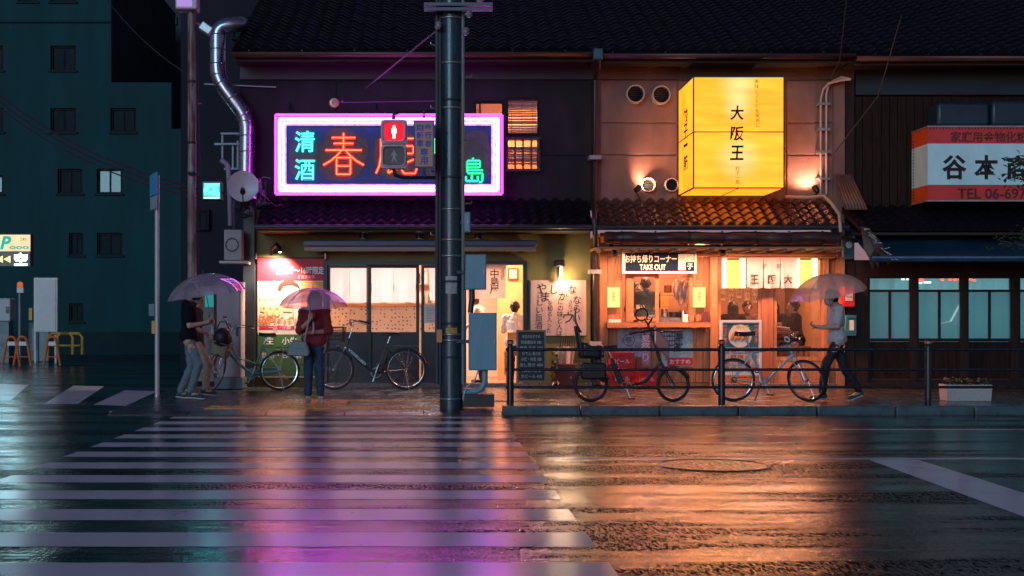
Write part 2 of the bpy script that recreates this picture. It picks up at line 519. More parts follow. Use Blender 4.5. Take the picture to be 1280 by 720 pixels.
def wet_paving():
    m = M('wet_pavement', (0.045, 0.04, 0.04), 0.22, 0, 0.45, 3.0, bump=0.3, bscale=70, rvar=0.12)
    return m
pave_mat = wet_paving()
PZ0 = 0.03
xl, xr = -4.15, 26.0
pv = MB()
pv.add([(xl, 16.62, 0), (xr, 16.62, 0), (xr, 23.2, 0), (xl - 0.35, 23.2, 0), (xl, 16.62, PZ0), (xr, 16.62, PZ0), (xr, 23.2, PZ0), (xl - 0.35, 23.2, PZ0)],
       [(4, 5, 6, 7), (0, 1, 5, 4), (1, 2, 6, 5), (2, 3, 7, 6), (3, 0, 4, 7)])
pavement = structure(pv.build('pavement', pave_mat))
kerb_mat = M('wet_kerb_concrete', (0.05, 0.10, 0.115), 0.3, 0, 0.3, 5, bump=0.25, bscale=40)
kerb = bpy.data.objects.new('kerb', None); col.objects.link(kerb); kerb['kind'] = 'structure'
x = -4.1
while x < 22:
    L = 0.995
    hi = 0.033 if x < 0.55 else 0.105
    if 0.5 < x < 0.9: pass
    if x < 0.55:      # dropped kerb at the crossing: a flush ramp
        a0, a1 = x, x + L - 0.012
        MB().add([(a0, 16.32, -0.05), (a1, 16.32, -0.05), (a1, 16.615, -0.05), (a0, 16.615, -0.05), (a0, 16.32, 0.002), (a1, 16.32, 0.002), (a1, 16.615, 0.031), (a0, 16.615, 0.031)],
                 [(0, 3, 2, 1), (4, 5, 6, 7), (0, 1, 5, 4), (1, 2, 6, 5), (2, 3, 7, 6), (3, 0, 4, 7)]).build('kerb_stone', pave_mat, kerb)
    else:
        MB().b(x, x + L - 0.012, 16.42, 16.615, -0.05, hi).build('kerb_stone', kerb_mat, kerb, bevel=0.012)
    x += 1.0
tac = M('tactile_yellow', (0.60, 0.27, 0.05), 0.3, 0, 0.35, 5, bump=0.1)
def paver(x, y, bars):
    m = MB().b(x, x + 0.296, y, y + 0.296, PZ0 + 0.001, PZ0 + 0.010)
    if bars:
        for k in range(4): m.b(x + 0.03 + k * 0.07, x + 0.06 + k * 0.07, y + 0.02, y + 0.276, PZ0 + 0.010, PZ0 + 0.016)
    else:
        for i in range(4):
            for j in range(4): m.lathe((x + 0.04 + i * 0.072, y + 0.04 + j * 0.072, PZ0 + 0.009), [(0.02, 0), (0.014, 0.006)], n=6)
    m.build('tactile_paver', tac, pavement)
for k in range(10): paver(-3.0 + 0.3 * k, 17.0, False)
for k in range(10): paver(-3.0 + 0.3 * k, 17.3, False)
for k in range(3):
    for j in range(4): paver(-2.1 + 0.3 * k, 17.75 + 0.3 * j, True)
for k in range(10): paver(-1.2 + 0.3 * k, 18.65, True)

# ------------------------------------------------------------------ buildings on the left and behind
def window_unit(parent, x0, x1, z0, z1, Y, fmat, pmat, mull=1, t=0.06, dep=0.12, bars_h=0, name='window', pane_y=None, sill=None):
    """frame standing in an opening, mullions, and one pane per light"""
    m = MB()
    m.b(x0, x1, Y, Y + dep, z1 - t, z1).b(x0, x1, Y, Y + dep, z0, z0 + t)
    m.b(x0, x0 + t, Y, Y + dep, z0 + t, z1 - t).b(x1 - t, x1, Y, Y + dep, z0 + t, z1 - t)
    w = (x1 - x0 - 2 * t)
    for k in range(1, mull + 1):
        xm = x0 + t + w * k / (mull + 1)
        m.b(xm - t * 0.4, xm + t * 0.4, Y + 0.02, Y + dep - 0.02, z0 + t, z1 - t)
    f = m.build(name, fmat, parent)
    if sill: MB().b(x0 - 0.06, x1 + 0.06, Y - 0.16, Y - 0.002, z0 - 0.07, z0).build('sill', sill, f)
    for k in range(mull + 1):
        a, b2 = x0 + t + w * k / (mull + 1), x0 + t + w * (k + 1) / (mull + 1)
        yp = Y + dep * (0.45 if pane_y is None else pane_y)
        MB().b(a + t * 0.4, b2 - t * 0.4, yp, yp + 0.008, z0 + t, z1 - t).build('pane', pmat, f)
    return f

apt_wall = M('teal_render', (0.009, 0.056, 0.066), 0.7, 0, 0.35, 0.8, (1, 1, 0.22), 0.1, 20, spec=0.1)
apt_base = M('dark_base_render', (0.005, 0.026, 0.032), 0.6, 0, 0.2, 2, spec=0.1)
dark_frame = M('dark_window_frame', (0.008, 0.012, 0.014), 0.6, spec=0.1)
dim_pane = M('unlit_window_pane', (0.006, 0.02, 0.025), 0.55, 0, 0.2, 3, spec=0.08)
YA = 48.0
apt = thing('apartment_building', 'tall teal apartment block with small square windows and a stepped right edge', 'building', (PX(100, YA), YA, 0))
m = MB()
holes = []
wins = [(63, 95, 57, 88), (-20, 4, 57, 88), (63, 95, 135, 165), (138, 170, 135, 165), (-22, 4, 135, 165), (72, 103, 211, 242), (121, 153, 211, 242), (-26, 4, 219, 242),
        (86, 104, 291, 319), (121, 153, 291, 319), (86, 104, 379, 402), (22, 47, -26, 2), (63, 95, -26, 2)] + [(a_, a_ + 32, c_, c_ + 31) for a_ in (-120, -205, -290, -375, -460, -545) for c_ in (57, 135, 211, 291)]
# wall built in rows between window bands so that every window sits in a real opening
ys = sorted({-80, 103, 161, 415} | {w[2] for w in wins} | {w[3] for w in wins})
for ya, yb in zip(ys[:-1], ys[1:]):
    if yb <= ya: continue
    ym = (ya + yb) / 2
    xr_ = 139 if ym < 103 else 214 if ym < 161 else 243
    cuts = sorted([(w[0], w[1]) for w in wins if w[2] < ym < w[3]])
    xa = -620
    for c0, c1 in cuts + [(xr_, None)]:
        if c0 > xa: m.px(xa, c0, ya, yb, YA, YA + 0.4)
        xa = c1 if c1 is not None else xa
m.build('wall', apt_wall, apt)
MB().px(-620, 243.5, 415, 462, YA - 0.06, YA + 0.4).build('plinth', apt_base, apt)
MB().b(PX(-620, YA), PX(139, YA) + 0.01, YA + 0.42, YA + 12, 0, PZ(-80, YA)).build('inner_core', apt_base, apt)
MB().b(PX(139, YA) + 0.02, PX(243, YA), YA + 0.42, YA + 9, 0, PZ(161, YA)).build('inner_core', apt_base, apt)
MB().px(-620, 139, 26, 28, YA - 0.08, YA - 0.002).build('string_course', apt_base, apt)
lit_pane = M('curtained_lit_pane', (0.3, 0.4, 0.4), 0.3, 0, 0.5, 6, (6, 1, 0.3), emit=(0.05, 0.5, 0.55), estr=0.10)
for i, w in enumerate(wins):
    window_unit(apt, PX(w[0], YA), PX(w[1], YA), PZ(w[3], YA), PZ(w[2], YA), YA + 0.08, dark_frame, lit_pane if i in (6, 7) else dim_pane, 1, 0.07, sill=apt_base)
tw = thing('office_tower', 'very dark tower rising behind the stepped apartment block with dim green lit windows', 'building', (PX(230, 62), 62, 0))
MB().b(PX(100, 62), PX(520, 62), 62, 74, 0, 24).build('wall', M('dark_tower_wall', (0.020, 0.022, 0.034), 0.7, 0, 0.3, 0.5), tw)
green_pane = EM('dim_green_window', (0.05, 0.55, 0.28), 0.12)
for px0, px1, py0, py1 in ((197, 220, 22, 30), (246, 262, 38, 50), (262, 276, 4, 12)):
    f = MB().px(px0 - 1, px1 + 1, py0 - 1, py1 + 1, 61.9, 61.995).build('window', dark_frame, tw)
    MB().px(px0, px1, py0, py1, 61.85, 61.895).build('pane', green_pane, f)
al = thing('alley_building', 'narrow unlit building in the alley between the apartment block and the neon sign shop', 'building', (PX(268, 31), 31, 0))
MB().b(PX(226, 31), PX(345, 31), 31, 40, 0, 15).build('wall', M('navy_alley_wall', (0.008, 0.012, 0.024), 0.65, 0, 0.35, 0.8, (1, 1, 0.4), spec=0.15), al)
for px0, px1, py0, py1 in ((236, 262, 262, 288), (262, 284, 352, 388), (290, 330, 20, 50)):
    window_unit(al, PX(px0, 30.95), PX(px1, 30.95), PZ(py1, 30.95), PZ(py0, 30.95), 30.86, dark_frame, dim_pane, 1, 0.05)
# ------------------------------------------------------------------ shop row
Y0 = 23.0
def wall_with_holes(parent, px0, px1, py0, py1, Y, holes, mat, thick=0.15, name='wall'):
    m = MB()
    ys = sorted({py0, py1} | {h[2] for h in holes} | {h[3] for h in holes})
    ys = [y for y in ys if py0 <= y <= py1]
    for ya, yb in zip(ys[:-1], ys[1:]):
        ym = (ya + yb) / 2; xa = px0
        for c0, c1 in sorted([(h[0], h[1]) for h in holes if h[2] < ym < h[3]]) + [(px1, px1)]:
            if c0 > xa: m.b(PX(xa, Y), PX(c0, Y), Y, Y + thick, PZ(yb, Y), PZ(ya, Y))
            xa = max(xa, c1)
    return m.build(name, mat, parent)

def tile_mesh(w, l, mat, eave=False):
    m = MB(); n = 8; top = []; low = []
    for i in range(n + 1):
        t = i / n; x = t * w * 1.04
        z = 0.030 * math.sin(math.tau * t - 0.6) + 0.004
        top.append((x, z))
    vs = []
    for y, dz in ((0, 0.026), (l * 1.12, 0.0)):
        vs += [(x, y, z + dz) for x, z in top] + [(x, y, z + dz - 0.018) for x, z in top]
    k = n + 1; fs = []
    for i in range(n):
        fs += [(i, i + 1, 2 * k + i + 1, 2 * k + i), (k + i + 1, k + i, 3 * k + i, 3 * k + i + 1), (i + 1, i, k + i, k + i + 1), (2 * k + i, 2 * k + i + 1, 3 * k + i + 1, 3 * k + i)]
    fs += [(0, 2 * k, 3 * k, k), (n, k + n, 3 * k + n, 2 * k + n)]
    m.add(vs, fs)
    if eave:
        m.lathe((w * 0.36, -0.004, 0.025), [(0.052, 0), (0.052, 0.012), (0.035, 0.012), (0.03, 0.02), (0.005, 0.02)], axis=(0, -1, 0), n=12)
        m.b(0, w * 0.98, -0.006, 0.006, -0.075, 0.0)
    me = m.mesh('eave_tile' if eave else 'roof_tile'); me.materials.append(mat)
    return me

def tiled_roof(parent, x0, x1, Yt, zt, Yb, zb, mat, base_mat, tw=0.265, tl=0.24, limit=300, name='roof'):
    org = root_of(parent).location
    L = math.hypot(Yt - Yb, zt - zb); a = math.atan2(zt - zb, Yt - Yb)
    up = Vector((0, math.cos(a), math.sin(a))); nn = Vector((0, -math.sin(a), math.cos(a)))
    o = Vector((x0, Yb, zb))
    q = lambda x, s, h: o + Vector((x, 0, 0)) + up * s + nn * h
    base = MB().add([q(0, 0.02, -0.09), q(x1 - x0, 0.02, -0.09), q(x1 - x0, L, -0.09), q(0, L, -0.09), q(0, 0.02, -0.03), q(x1 - x0, 0.02, -0.03), q(x1 - x0, L, -0.03), q(0, L, -0.03)],
                    [(0, 3, 2, 1), (4, 5, 6, 7), (0, 1, 5, 4), (1, 2, 6, 5), (2, 3, 7, 6), (3, 0, 4, 7)]).build(name, base_mat, parent)
    nc = max(1, round((x1 - x0) / tw)); tw = (x1 - x0) / nc; nr = max(1, round(L / tl)); tl = L / nr
    tm, em = tile_mesh(tw, tl, mat), tile_mesh(tw, tl, mat, True)
    cnt = 0; rest = MB()
    for r in range(nr):
        for k in range(nc):
            p = q(k * tw, r * tl, rnd.uniform(-0.003, 0.004)) - org
            if cnt < limit:
                put('eave_tile' if r == 0 else 'roof_tile', em if r == 0 else tm, base, p, (a + rnd.uniform(-0.012, 0.012), 0, rnd.uniform(-0.006, 0.006)))
                cnt += 1
            else:
                T = Matrix.Translation(p + org) @ Matrix.Rotation(a, 4, 'X')
                rest.add([T @ v.co for v in tm.vertices], [tuple(f.vertices) for f in tm.polygons])
    if rest.f: rest.build('upper_tiles', mat, base, kind='stuff')
    return base

tile_mat = M('wet_grey_roof_tile', (0.008, 0.008, 0.012), 0.42, 0, 0.5, 3.0, bump=0.15, bscale=30, spec=0.12)
roof_wood = WOOD('dark_roof_timber', (0.035, 0.025, 0.02), 0.6, 0.3, 'x')
gutter_mat = M('weathered_copper_gutter', (0.10, 0.05, 0.045), 0.4, 0.2, 0.3, 3, (0.4, 2, 2))
dark_wall = M('stained_dark_plaster', (0.019, 0.019, 0.022), 0.75, 0, 0.45, 2.2, (1, 1, 0.35), 0.2, 25, spec=0.15)
olive = M('olive_render', (0.17, 0.155, 0.045), 0.7, 0, 0.2, 3.0, (1, 1, 0.6), 0.2, 90)
plaster = M('dirty_brown_plaster', (0.20, 0.105, 0.085), 0.72, 0, 0.35, 2.0, (1, 1, 0.4), 0.15, 30)

def main_eave(parent, px0, px1, pyg, hung=True):
    """gutter, fascia and boarded soffit of the big upper roof"""
    Yg = 22.2; zg = PZ(pyg, Yg); xa, xb = PX(px0, Yg), PX(px1, Yg)
    m = MB(); prof = [(0.075 * math.cos(R_(t)), 0.075 * math.sin(R_(t))) for t in range(180, 361, 20)]
    vs = []
    for x in (xa, xb): vs += [(x, Yg - 0.03 + p, zg + 0.02 + q) for p, q in prof]
    n = len(prof)
    m.add(vs, [(i, i + 1, n + i + 1, n + i) for i in range(n - 1)])
    m.build('gutter', gutter_mat, parent, solid=0.006)
    MB().b(xa, xb, Yg + 0.09, Yg + 0.12, zg - 0.10, zg + 0.06).build('fascia_board', roof_wood, parent)
    MB().b(xa, xb, Yg + 0.125, Y0 - 0.005, zg - 0.05, zg - 0.02).build('soffit', roof_wood, parent)
    x = xa + 0.3
    while x < xb:
        MB().b(x, x + 0.02, Yg - 0.12, Yg + 0.088, zg + 0.035, zg + 0.055).build('gutter_bracket', dark_steel, parent); x += 0.9
    return zg

# ---- neon sign shop
shop = thing('sake_shop_building', 'two storey shop with olive green ground floor walls under the neon sign', 'building', (PX(525, Y0), Y0, 0))
winA, winB = (633, 674, 122, 214), (593, 630, 126, 190)
wall_with_holes(shop, 300, 742, 74, 262, Y0, [winA, winB], dark_wall, name='upper_wall')
wall_with_holes(shop, 318, 738, 262.2, 483, Y0 + 0.02, [(408, 656, 330, 490)], olive, name='ground_floor_wall')
MB().px(304, 318, 262, 486, Y0 - 0.10, Y0 + 0.3).build('corner_post', dark_steel, shop)
MB().px(408, 738.5, 479, 486, Y0 - 0.12, Y0 - 0.001).build('door_step', M('granite_step', (0.12, 0.115, 0.11), 0.3, 0, 0.3, 20), shop)
bandm = M('blue_grey_board', (0.022, 0.025, 0.036), 0.55, 0, 0.3, 2, (0.5, 2, 2))
MB().px(300, 742, 80, 99, Y0 - 0.05, Y0 - 0.002).build('frieze_board', bandm, shop)
for a, b2, c0, d in ((677, 739, 101, 194), (677, 739, 196, 262), (300, 420, 101, 262), (422, 590, 101, 262)):
    MB().px(a, b2, c0, d, Y0 - 0.022, Y0 - 0.002).build('wall_panel', dark_wall, shop, bevel=0.006)
zg = main_eave(shop, 290, 742, 68)
tiled_roof(shop, PX(290, 22.2), PX(742, 22.2), 27.5, zg + 0.06 + 5.3 * 0.5, 22.2, zg + 0.10, tile_mat, roof_wood)
# lower pent roof
zb, zt = PZ(281, 22.0), PZ(250, Y0)
tiled_roof(shop, PX(320, 22.0), PX(741, 22.0), Y0 - 0.03, zt, 22.0, zb, tile_mat, roof_wood, tw=0.205, tl=0.225, name='pent_roof')
MB().tube([(PX(318, 22), 21.95, zb - 0.035), (PX(741, 22), 21.95, zb - 0.035)], 0.038, 10).build('pent_gutter', dark_steel, shop)
MB().b(PX(320, 22), PX(741, 22), 22.06, Y0 - 0.005, zb - 0.10, zb - 0.07).build('pent_soffit', roof_wood, shop)
# upper windows
amber_glass = GLASS('upper_window_glass', (0.9, 0.85, 0.8), 0.05)
fA = window_unit(shop, PX(winA[0], Y0) + .002, PX(winA[1], Y0) - .002, PZ(winA[3], Y0) + .002, PZ(winA[2], Y0) - .002, Y0 + 0.02, dark_frame, amber_glass, 0, 0.03)
MB().px(633.6, 673.4, 166.5, 171.5, Y0 + 0.015, Y0 + 0.10).build('transom', dark_frame, fA)
blind_mat = M('bamboo_slat', (0.6, 0.36, 0.2), 0.5, 0, 0.4, 8, (0.6, 4, 4))
org = shop.location
sl_me = MB().b(PX(635, Y0 + .16), PX(672, Y0 + .16), -0.005, 0.005, -0.018, 0.018).mesh('slat', Vector((0, 0, 0))); sl_me.materials.append(blind_mat)
blind = MB().px(634, 673, 124, 127, Y0 + 0.15, Y0 + 0.18).build('blind', blind_mat, shop)
for k in range(27):
    z = PZ(128 + k * 2.95, Y0 + .16)
    if k in (17, 18): continue
    put('slat', sl_me, blind, Vector((0, Y0 + 0.17, z)) - org, (rnd.uniform(0.2, 0.6), rnd.uniform(-.006, .006), 0))
for k in range(3):
    MB().b(PX(640 + 13 * k, Y0), PX(640 + 13 * k, Y0) + 0.006, Y0 + 0.155, Y0 + 0.158, PZ(212, Y0), PZ(126, Y0)).build('blind_cord', M('cord', (0.1, 0.06, 0.04)), blind)
fB = window_unit(shop, PX(winB[0], Y0) + .002, PX(winB[1], Y0) - .002, PZ(winB[3], Y0) + .002, PZ(winB[2], Y0) - .002, Y0 + 0.02, dark_frame, amber_glass, 0, 0.03)
MB().px(594, 629, 127, 189, Y0 + 0.20, Y0 + 0.21).build('curtain', CLOTH('beige_curtain', (0.5, 0.36, 0.28), 0.6), shop)
rail = thing('window_railing', 'small black iron railing across the lower half of the amber upstairs window', 'railing', (PX(653, 22.9), 22.9, PZ(214, 22.9)))
MB().px(632, 676, 171, 174, 22.86, 22.90).build('top_rail', black_metal, rail)
MB().px(632, 676, 211, 214, 22.86, 22.90).build('bottom_rail', black_metal, rail)
for k in range(5): MB().px(633 + 10 * k, 635 + 10 * k, 174, 211, 22.87, 22.89).build('baluster', black_metal, rail)
# lit room behind the amber window
rm = M('amber_room_wall', (0.6, 0.36, 0.17), 0.7, 0, 0.2, 3)
MB().b(PX(585, Y0), PX(690, Y0), Y0 + 1.6, Y0 + 1.65, PZ(225, Y0), PZ(112, Y0)).build('room_wall', rm, shop)
MB().b(PX(585, Y0), PX(690, Y0), Y0 + 0.16, Y0 + 1.6, PZ(225, Y0) - 0.05, PZ(225, Y0)).build('room_floor', rm, shop)
lamp('POINT', (PX(652, Y0), Y0 + 0.8, PZ(135, Y0)), 150, (1.0, 0.5, 0.24), 0.12, shop)
lamp('POINT', (PX(606, Y0), Y0 + 0.8, PZ(140, Y0)), 45, (1.0, 0.50, 0.38), 0.12, shop)

# ---- ground floor of the sake shop: sliding doors, noren, interior
door_mat = M('dark_blue_door_paint', (0.007, 0.020, 0.029), 0.4, 0, 0.3, 5, (3, 3, 0.4))
MB().px(404, 659, 326, 331, Y0 - 0.07, Y0 + 0.12).build('door_lintel', door_mat, shop)
MB().px(654, 659, 331, 483, Y0 - 0.06, Y0 + 0.12).build('door_jamb', door_mat, shop)
MB().px(404, 409, 331, 483, Y0 - 0.06, Y0 + 0.12).build('door_jamb', door_mat, shop)
def sliding_door(px0, px1, Y, split=415):
    d = MB()
    x0, x1 = PX(px0, Y), PX(px1, Y); zt_, zs, zb_ = PZ(331.5, Y), PZ(split, Y), PZ(479, Y)
    t = 0.055
    d.b(x0, x0 + t, Y, Y + 0.045, zb_, zt_).b(x1 - t, x1, Y, Y + 0.045, zb_, zt_)
    d.b(x0 + t, x1 - t, Y, Y + 0.045, zt_ - 0.05, zt_).b(x0 + t, x1 - t, Y, Y + 0.045, zs - 0.06, zs).b(x0 + t, x1 - t, Y, Y + 0.045, zb_, zb_ + 0.09)
    f = d.build('sliding_door', door_mat, shop)
    MB().b(x0 + t, x1 - t, Y + 0.02, Y + 0.026, zs, zt_ - 0.05).build('pane', clear_glass, f)
    MB().b(x0 + t, x1 - t, Y + 0.012, Y + 0.034, zb_ + 0.09, zs - 0.06).build('door_panel', door_mat, f)
    MB().b(x1 - 0.04, x1 - 0.015, Y - 0.012, Y - 0.001, zs + 0.1, zs + 0.32).build('handle', dark_steel, f)
sliding_door(409, 464, Y0 + 0.01); sliding_door(458, 524, Y0 + 0.06); sliding_door(526.5, 583, Y0 + 0.01)
peach = M('peach_interior_wall', (0.62, 0.40, 0.27), 0.7, 0, 0.12, 1.5)
orange_wall = M('orange_interior_wall', (0.62, 0.30, 0.13), 0.6, 0, 0.15, 2)
floor_in = M('tan_interior_floor', (0.28, 0.15, 0.09), 0.4, 0, 0.25, 6)
xi0, xi1 = PX(396, Y0), PX(676, Y0)
MB().b(xi0, xi1, 27.0, 27.1, 0.03, 2.75).build('back_wall', peach, shop)
MB().b(xi0 - 0.1, xi0, Y0 + 0.18, 27.0, 0.03, 2.75).build('side_wall', peach, shop)
MB().b(xi1, xi1 + 0.1, Y0 + 0.18, 27.0, 0.03, 2.75).build('side_wall', orange_wall, shop)
MB().b(xi0, xi1, Y0 + 0.18, 27.0, 2.75, 2.82).build('room_ceiling', peach, shop)
MB().b(xi0, xi1, Y0 + 0.13, 27.0, 0.02, 0.045).build('room_floor', floor_in, shop)
MB().b(PX(622, 25.5), xi1 - 0.01, 25.5, 25.58, 0.05, 2.74).build('partition', orange_wall, shop)
lamp('AREA', (PX(480, 25), 24.9, 2.70), 320, (1.0, 0.84, 0.80), 2.2, shop, (PX(480, 25), 24.9, 0), size_y=1.2, name='ceiling_light')
lamp('AREA', (PX(625, 25), 24.6, 2.70), 120, (1.0, 0.54, 0.30), 0.8, shop, (PX(625, 25), 24.6, 0), size_y=0.8, name='ceiling_light')

def dotted_tile():
    m = bpy.data.materials.new('dotted_counter_tile'); n, l = nodes_of(m); b = n['Principled BSDF']
    tc = n.new('ShaderNodeTexCoord'); mp = n.new('ShaderNodeMapping'); mp.inputs['Scale'].default_value = (14, 14, 14); l.new(tc.outputs['Object'], mp.inputs['Vector'])
    v = n.new('ShaderNodeTexVoronoi'); v.inputs['Scale'].default_value = 1.0; v.inputs['Randomness'].default_value = 0.35; l.new(mp.outputs['Vector'], v.inputs['Vector'])
    r = n.new('ShaderNodeMath'); r.operation = 'LESS_THAN'; r.inputs[1].default_value = 0.24; l.new(v.outputs['Distance'], r.inputs[0])
    mx = n.new('ShaderNodeMix'); mx.data_type = 'RGBA'; mx.inputs['A'].default_value = (0.75, 0.62, 0.48, 1); mx.inputs['B'].default_value = (0.22, 0.07, 0.04, 1)
    l.new(r.outputs[0], mx.inputs['Factor']); l.new(mx.outputs['Result'], b.inputs['Base Color']); b.inputs['Roughness'].default_value = 0.35
    return m
ctr = thing('shop_counter', 'counter with dotted beige front inside the shop behind the sliding doors', 'counter', (PX(470, 24.6), 24.6, 0.045))
MB().b(PX(400, 24.6), PX(556, 24.6), 24.6, 25.1, 0.05, PZ(383, 24.6)).build('counter_front', dotted_tile(), ctr)
MB().b(PX(399, 24.6), PX(557, 24.6), 24.52, 25.15, PZ(383, 24.6) + 0.001, PZ(379, 24.6)).build('countertop', WOOD('orange_counter_wood', (0.55, 0.22, 0.07), 0.35, 0.25, 'x'), ctr)
# things on the counter and the shelf behind it
bott_cols = [M('brown_bottle_glass', (0.08, 0.03, 0.015), 0.15), M('green_bottle_glass', (0.03, 0.08, 0.04), 0.15), M('pale_jar_ceramic', (0.6, 0.55, 0.48), 0.3)]
shelf = thing('bottle_shelf', 'wooden wall shelf of bottles on the back wall of the sake shop', 'shelf', (PX(470, 26.9), 26.9, 1.5))
for zz in (1.52, 1.95): MB().b(PX(410, 26.9), PX(545, 26.9), 26.7, 26.98, zz, zz + 0.03).build('board', WOOD('shelf_wood', (0.3, 0.17, 0.09), 0.5, 0.3, 'x'), shelf)
bt = [MB().lathe((0, 0, 0), [(0.038, 0), (0.04, 0.01), (0.04, 0.19), (0.016, 0.25), (0.014, 0.31), (0.017, 0.315)], n=10).mesh('bottle') for _ in range(3)]
for k in range(3): bt[k].materials.append(bott_cols[k])
for k in range(21, 26):
    zz = 1.55 if k % 2 else 1.98
    o = bpy.data.objects.new('bottle', bt[rnd.randrange(3)]); col.objects.link(o)
    o.location = (PX(413 + 5 * k + rnd.uniform(-1, 1), 26.9), 26.85, zz + 0.001)
    tag(o, 'small bottle on the back shelf seen between the noren panels left of the utility pole', 'bottle', 'bottles on the shelf behind the counter')
for px, w, h, lab, mt in ((412, 0.22, 0.22, 'grey box standing on the counter nearest the red banner', bandm), (455, 0.12, 0.17, 'grey carton on the counter behind the door mullion', bandm), (474, 0.13, 0.15, 'brown carton on the counter right of the door mullion', WOOD('shelf_wood', (0.3, 0.17, 0.09)))):
    z = PZ(379, 24.6)
    o = MB().b(PX(px, 24.7), PX(px, 24.7) + w, 24.7, 24.85, z + 0.001, z + h).build('carton', mt, bevel=0.006); tag(o, lab, 'box')
# noren of the doors: white cloth panels on a rod
noren_cloth = CLOTH('white_noren_cloth', (0.66, 0.60, 0.62), 0.5)
def noren(name, label, px0, px1, py0, py1, Y, n, mat, seed=0, gap=0.006):
    t = thing(name, label, 'noren curtain', (PX((px0 + px1) / 2, Y), Y, PZ(py0, Y)))
    MB().tube([P(px0 - 2, py0, Y), P(px1 + 2, py0, Y)], 0.014, 8).build('rod', WOOD('noren_rod', (0.2, 0.12, 0.07), along='x'), t)
    xa, xb = PX(px0, Y), PX(px1, Y); w = (xb - xa) / n
    for k in range(n):
        a = xa + k * w + gap / 2; b2 = a + w - gap; za, zb_ = PZ(py0, Y) + 0.012, PZ(py1, Y)
        ph = seed + k * 1.7
        fn = lambda i, j, a=a, b2=b2, ph=ph: (a + (b2 - a) * (0.5 + (i - 0.5) * (1 - 0.05 * (1 - j))), Y + (0.022 * math.sin(i * 7 + ph) + 0.014 * math.sin(i * 15 + ph * 2)) * (1.05 - j) - 0.016, zb_ + (za - zb_) * j + 0.008 * math.sin(i * 6 + ph) * (1 - j))
        MB().grid(fn, 18, 8).build('cloth_panel', mat, t)
    return t
noren('door_noren', 'long white noren curtain of four panels behind the glass of the sake shop doors', 409, 520, 331, 378, Y0 + 0.2, 4, noren_cloth)
noren('door_noren', 'narrow white noren curtain behind the glass just left of the utility pole', 536, 584, 331, 376, Y0 + 0.2, 1, noren_cloth, 2.0)
nr = noren('entrance_noren', 'white noren curtain with brush lettering hanging in the open doorway beside the grey boxes', 583, 633, 331, 373, Y0 - 0.10, 1, CLOTH('entrance_noren_cloth', (0.66, 0.52, 0.45), 0.5), 4.0)
text('中島屋', 'lettering', ink, nr, P(618, 352, Y0 - 0.16), h=0.44, vert=True, bold=0.012, line=0.8)
text('清酒処', 'lettering', ink, nr, P(628, 343, Y0 - 0.16), h=0.2, vert=True, line=0.8)
notice = MB().px(530, 547, 381, 404, Y0 + 0.002, Y0 + 0.006).build('paper_notice', M('white_paper', (0.6, 0.55, 0.52), 0.7)); tag(notice, 'white paper notice taped to the door glass left of the utility pole', 'notice')
for k in range(6): text('本日のおすすめ'[:7 - k % 3], 'lettering', ink, notice, P(538.5, 385 + 3.2 * k, Y0 - 0.002), w=0.14)
pict = thing('framed_picture', 'small framed picture on the orange inside wall above the seated man', 'picture', P(642, 342, 25.45))
MB().px(635, 648, 335, 350, 25.46, 25.495).build('frame', WOOD('dark_picture_wood', (0.1, 0.04, 0.02), 0.5), pict)
MB().px(637, 646, 337, 348, 25.45, 25.458).build('sheet', M('cream_sheet', (0.6, 0.5, 0.35), 0.6, 0, 0.5, 20), pict)

# ---- takeout restaurant
rest = thing('restaurant_building', 'two storey timber fronted restaurant glowing orange between the olive shop and the dark plank building', 'building', (PX(895, Y0), Y0, 0))
wall_with_holes(rest, 742.5, 1068, 74, 262, Y0 + 0.02, [], plaster, name='upper_wall')
for r0, r1 in ((101, 153), (155, 193), (195, 258)):
    for c0, c1 in ((751, 846), (848, 982), (984, 1041)):
        MB().px(c0, c1, r0, r1, Y0 - 0.01, Y0 + 0.018).build('wall_panel', plaster, rest, bevel=0.006)
MB().px(742.5, 1068, 78, 99, Y0 - 0.05, Y0 + 0.018).build('frieze_board', WOOD('brown_frieze', (0.10, 0.06, 0.05), 0.6, 0.3, 'x'), rest)
post_wood = WOOD('dark_brown_post', (0.028, 0.017, 0.015), 0.6, 0.3, 'z', spec=0.15)
MB().px(1042, 1056, 99, 300, Y0 - 0.08, Y0 + 0.1).build('corner_post', plaster, rest)
MB().px(1057, 1068, 99, 486, Y0 - 0.06, Y0 + 0.1).build('corner_post', post_wood, rest)
zg = main_eave(rest, 742.5, 1068, 70)
tiled_roof(rest, PX(742.5, 22.2), PX(1068, 22.2), 27.5, zg + 0.06 + 5.3 * 0.5, 22.2, zg + 0.10, tile_mat, roof_wood)
zb, zt = PZ(281, 22.0), PZ(250, Y0)
warm_tile = M('wet_brown_roof_tile', (0.062, 0.026, 0.02), 0.3, 0, 0.5, 3.0, bump=0.15, bscale=30)
tiled_roof(rest, PX(746, 22.0), PX(1056, 22.0), Y0 - 0.03, zt, 22.0, zb, warm_tile, roof_wood, tw=0.205, tl=0.225, name='pent_roof')
MB().tube([(PX(745, 22), 21.95, zb - 0.05), (PX(1060, 22), 21.95, zb - 0.05)], 0.045, 10).build('pent_gutter', dark_steel, rest)
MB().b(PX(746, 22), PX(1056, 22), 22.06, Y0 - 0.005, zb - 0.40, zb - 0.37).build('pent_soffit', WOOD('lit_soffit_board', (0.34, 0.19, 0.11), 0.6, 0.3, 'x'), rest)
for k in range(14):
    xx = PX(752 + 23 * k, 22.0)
    MB().b(xx, xx + 0.05, 22.07, Y0 - 0.006, zb - 0.445, zb - 0.402).build('rafter', WOOD('rafter_wood', (0.22, 0.11, 0.06), 0.6, 0.3, 'y'), rest)
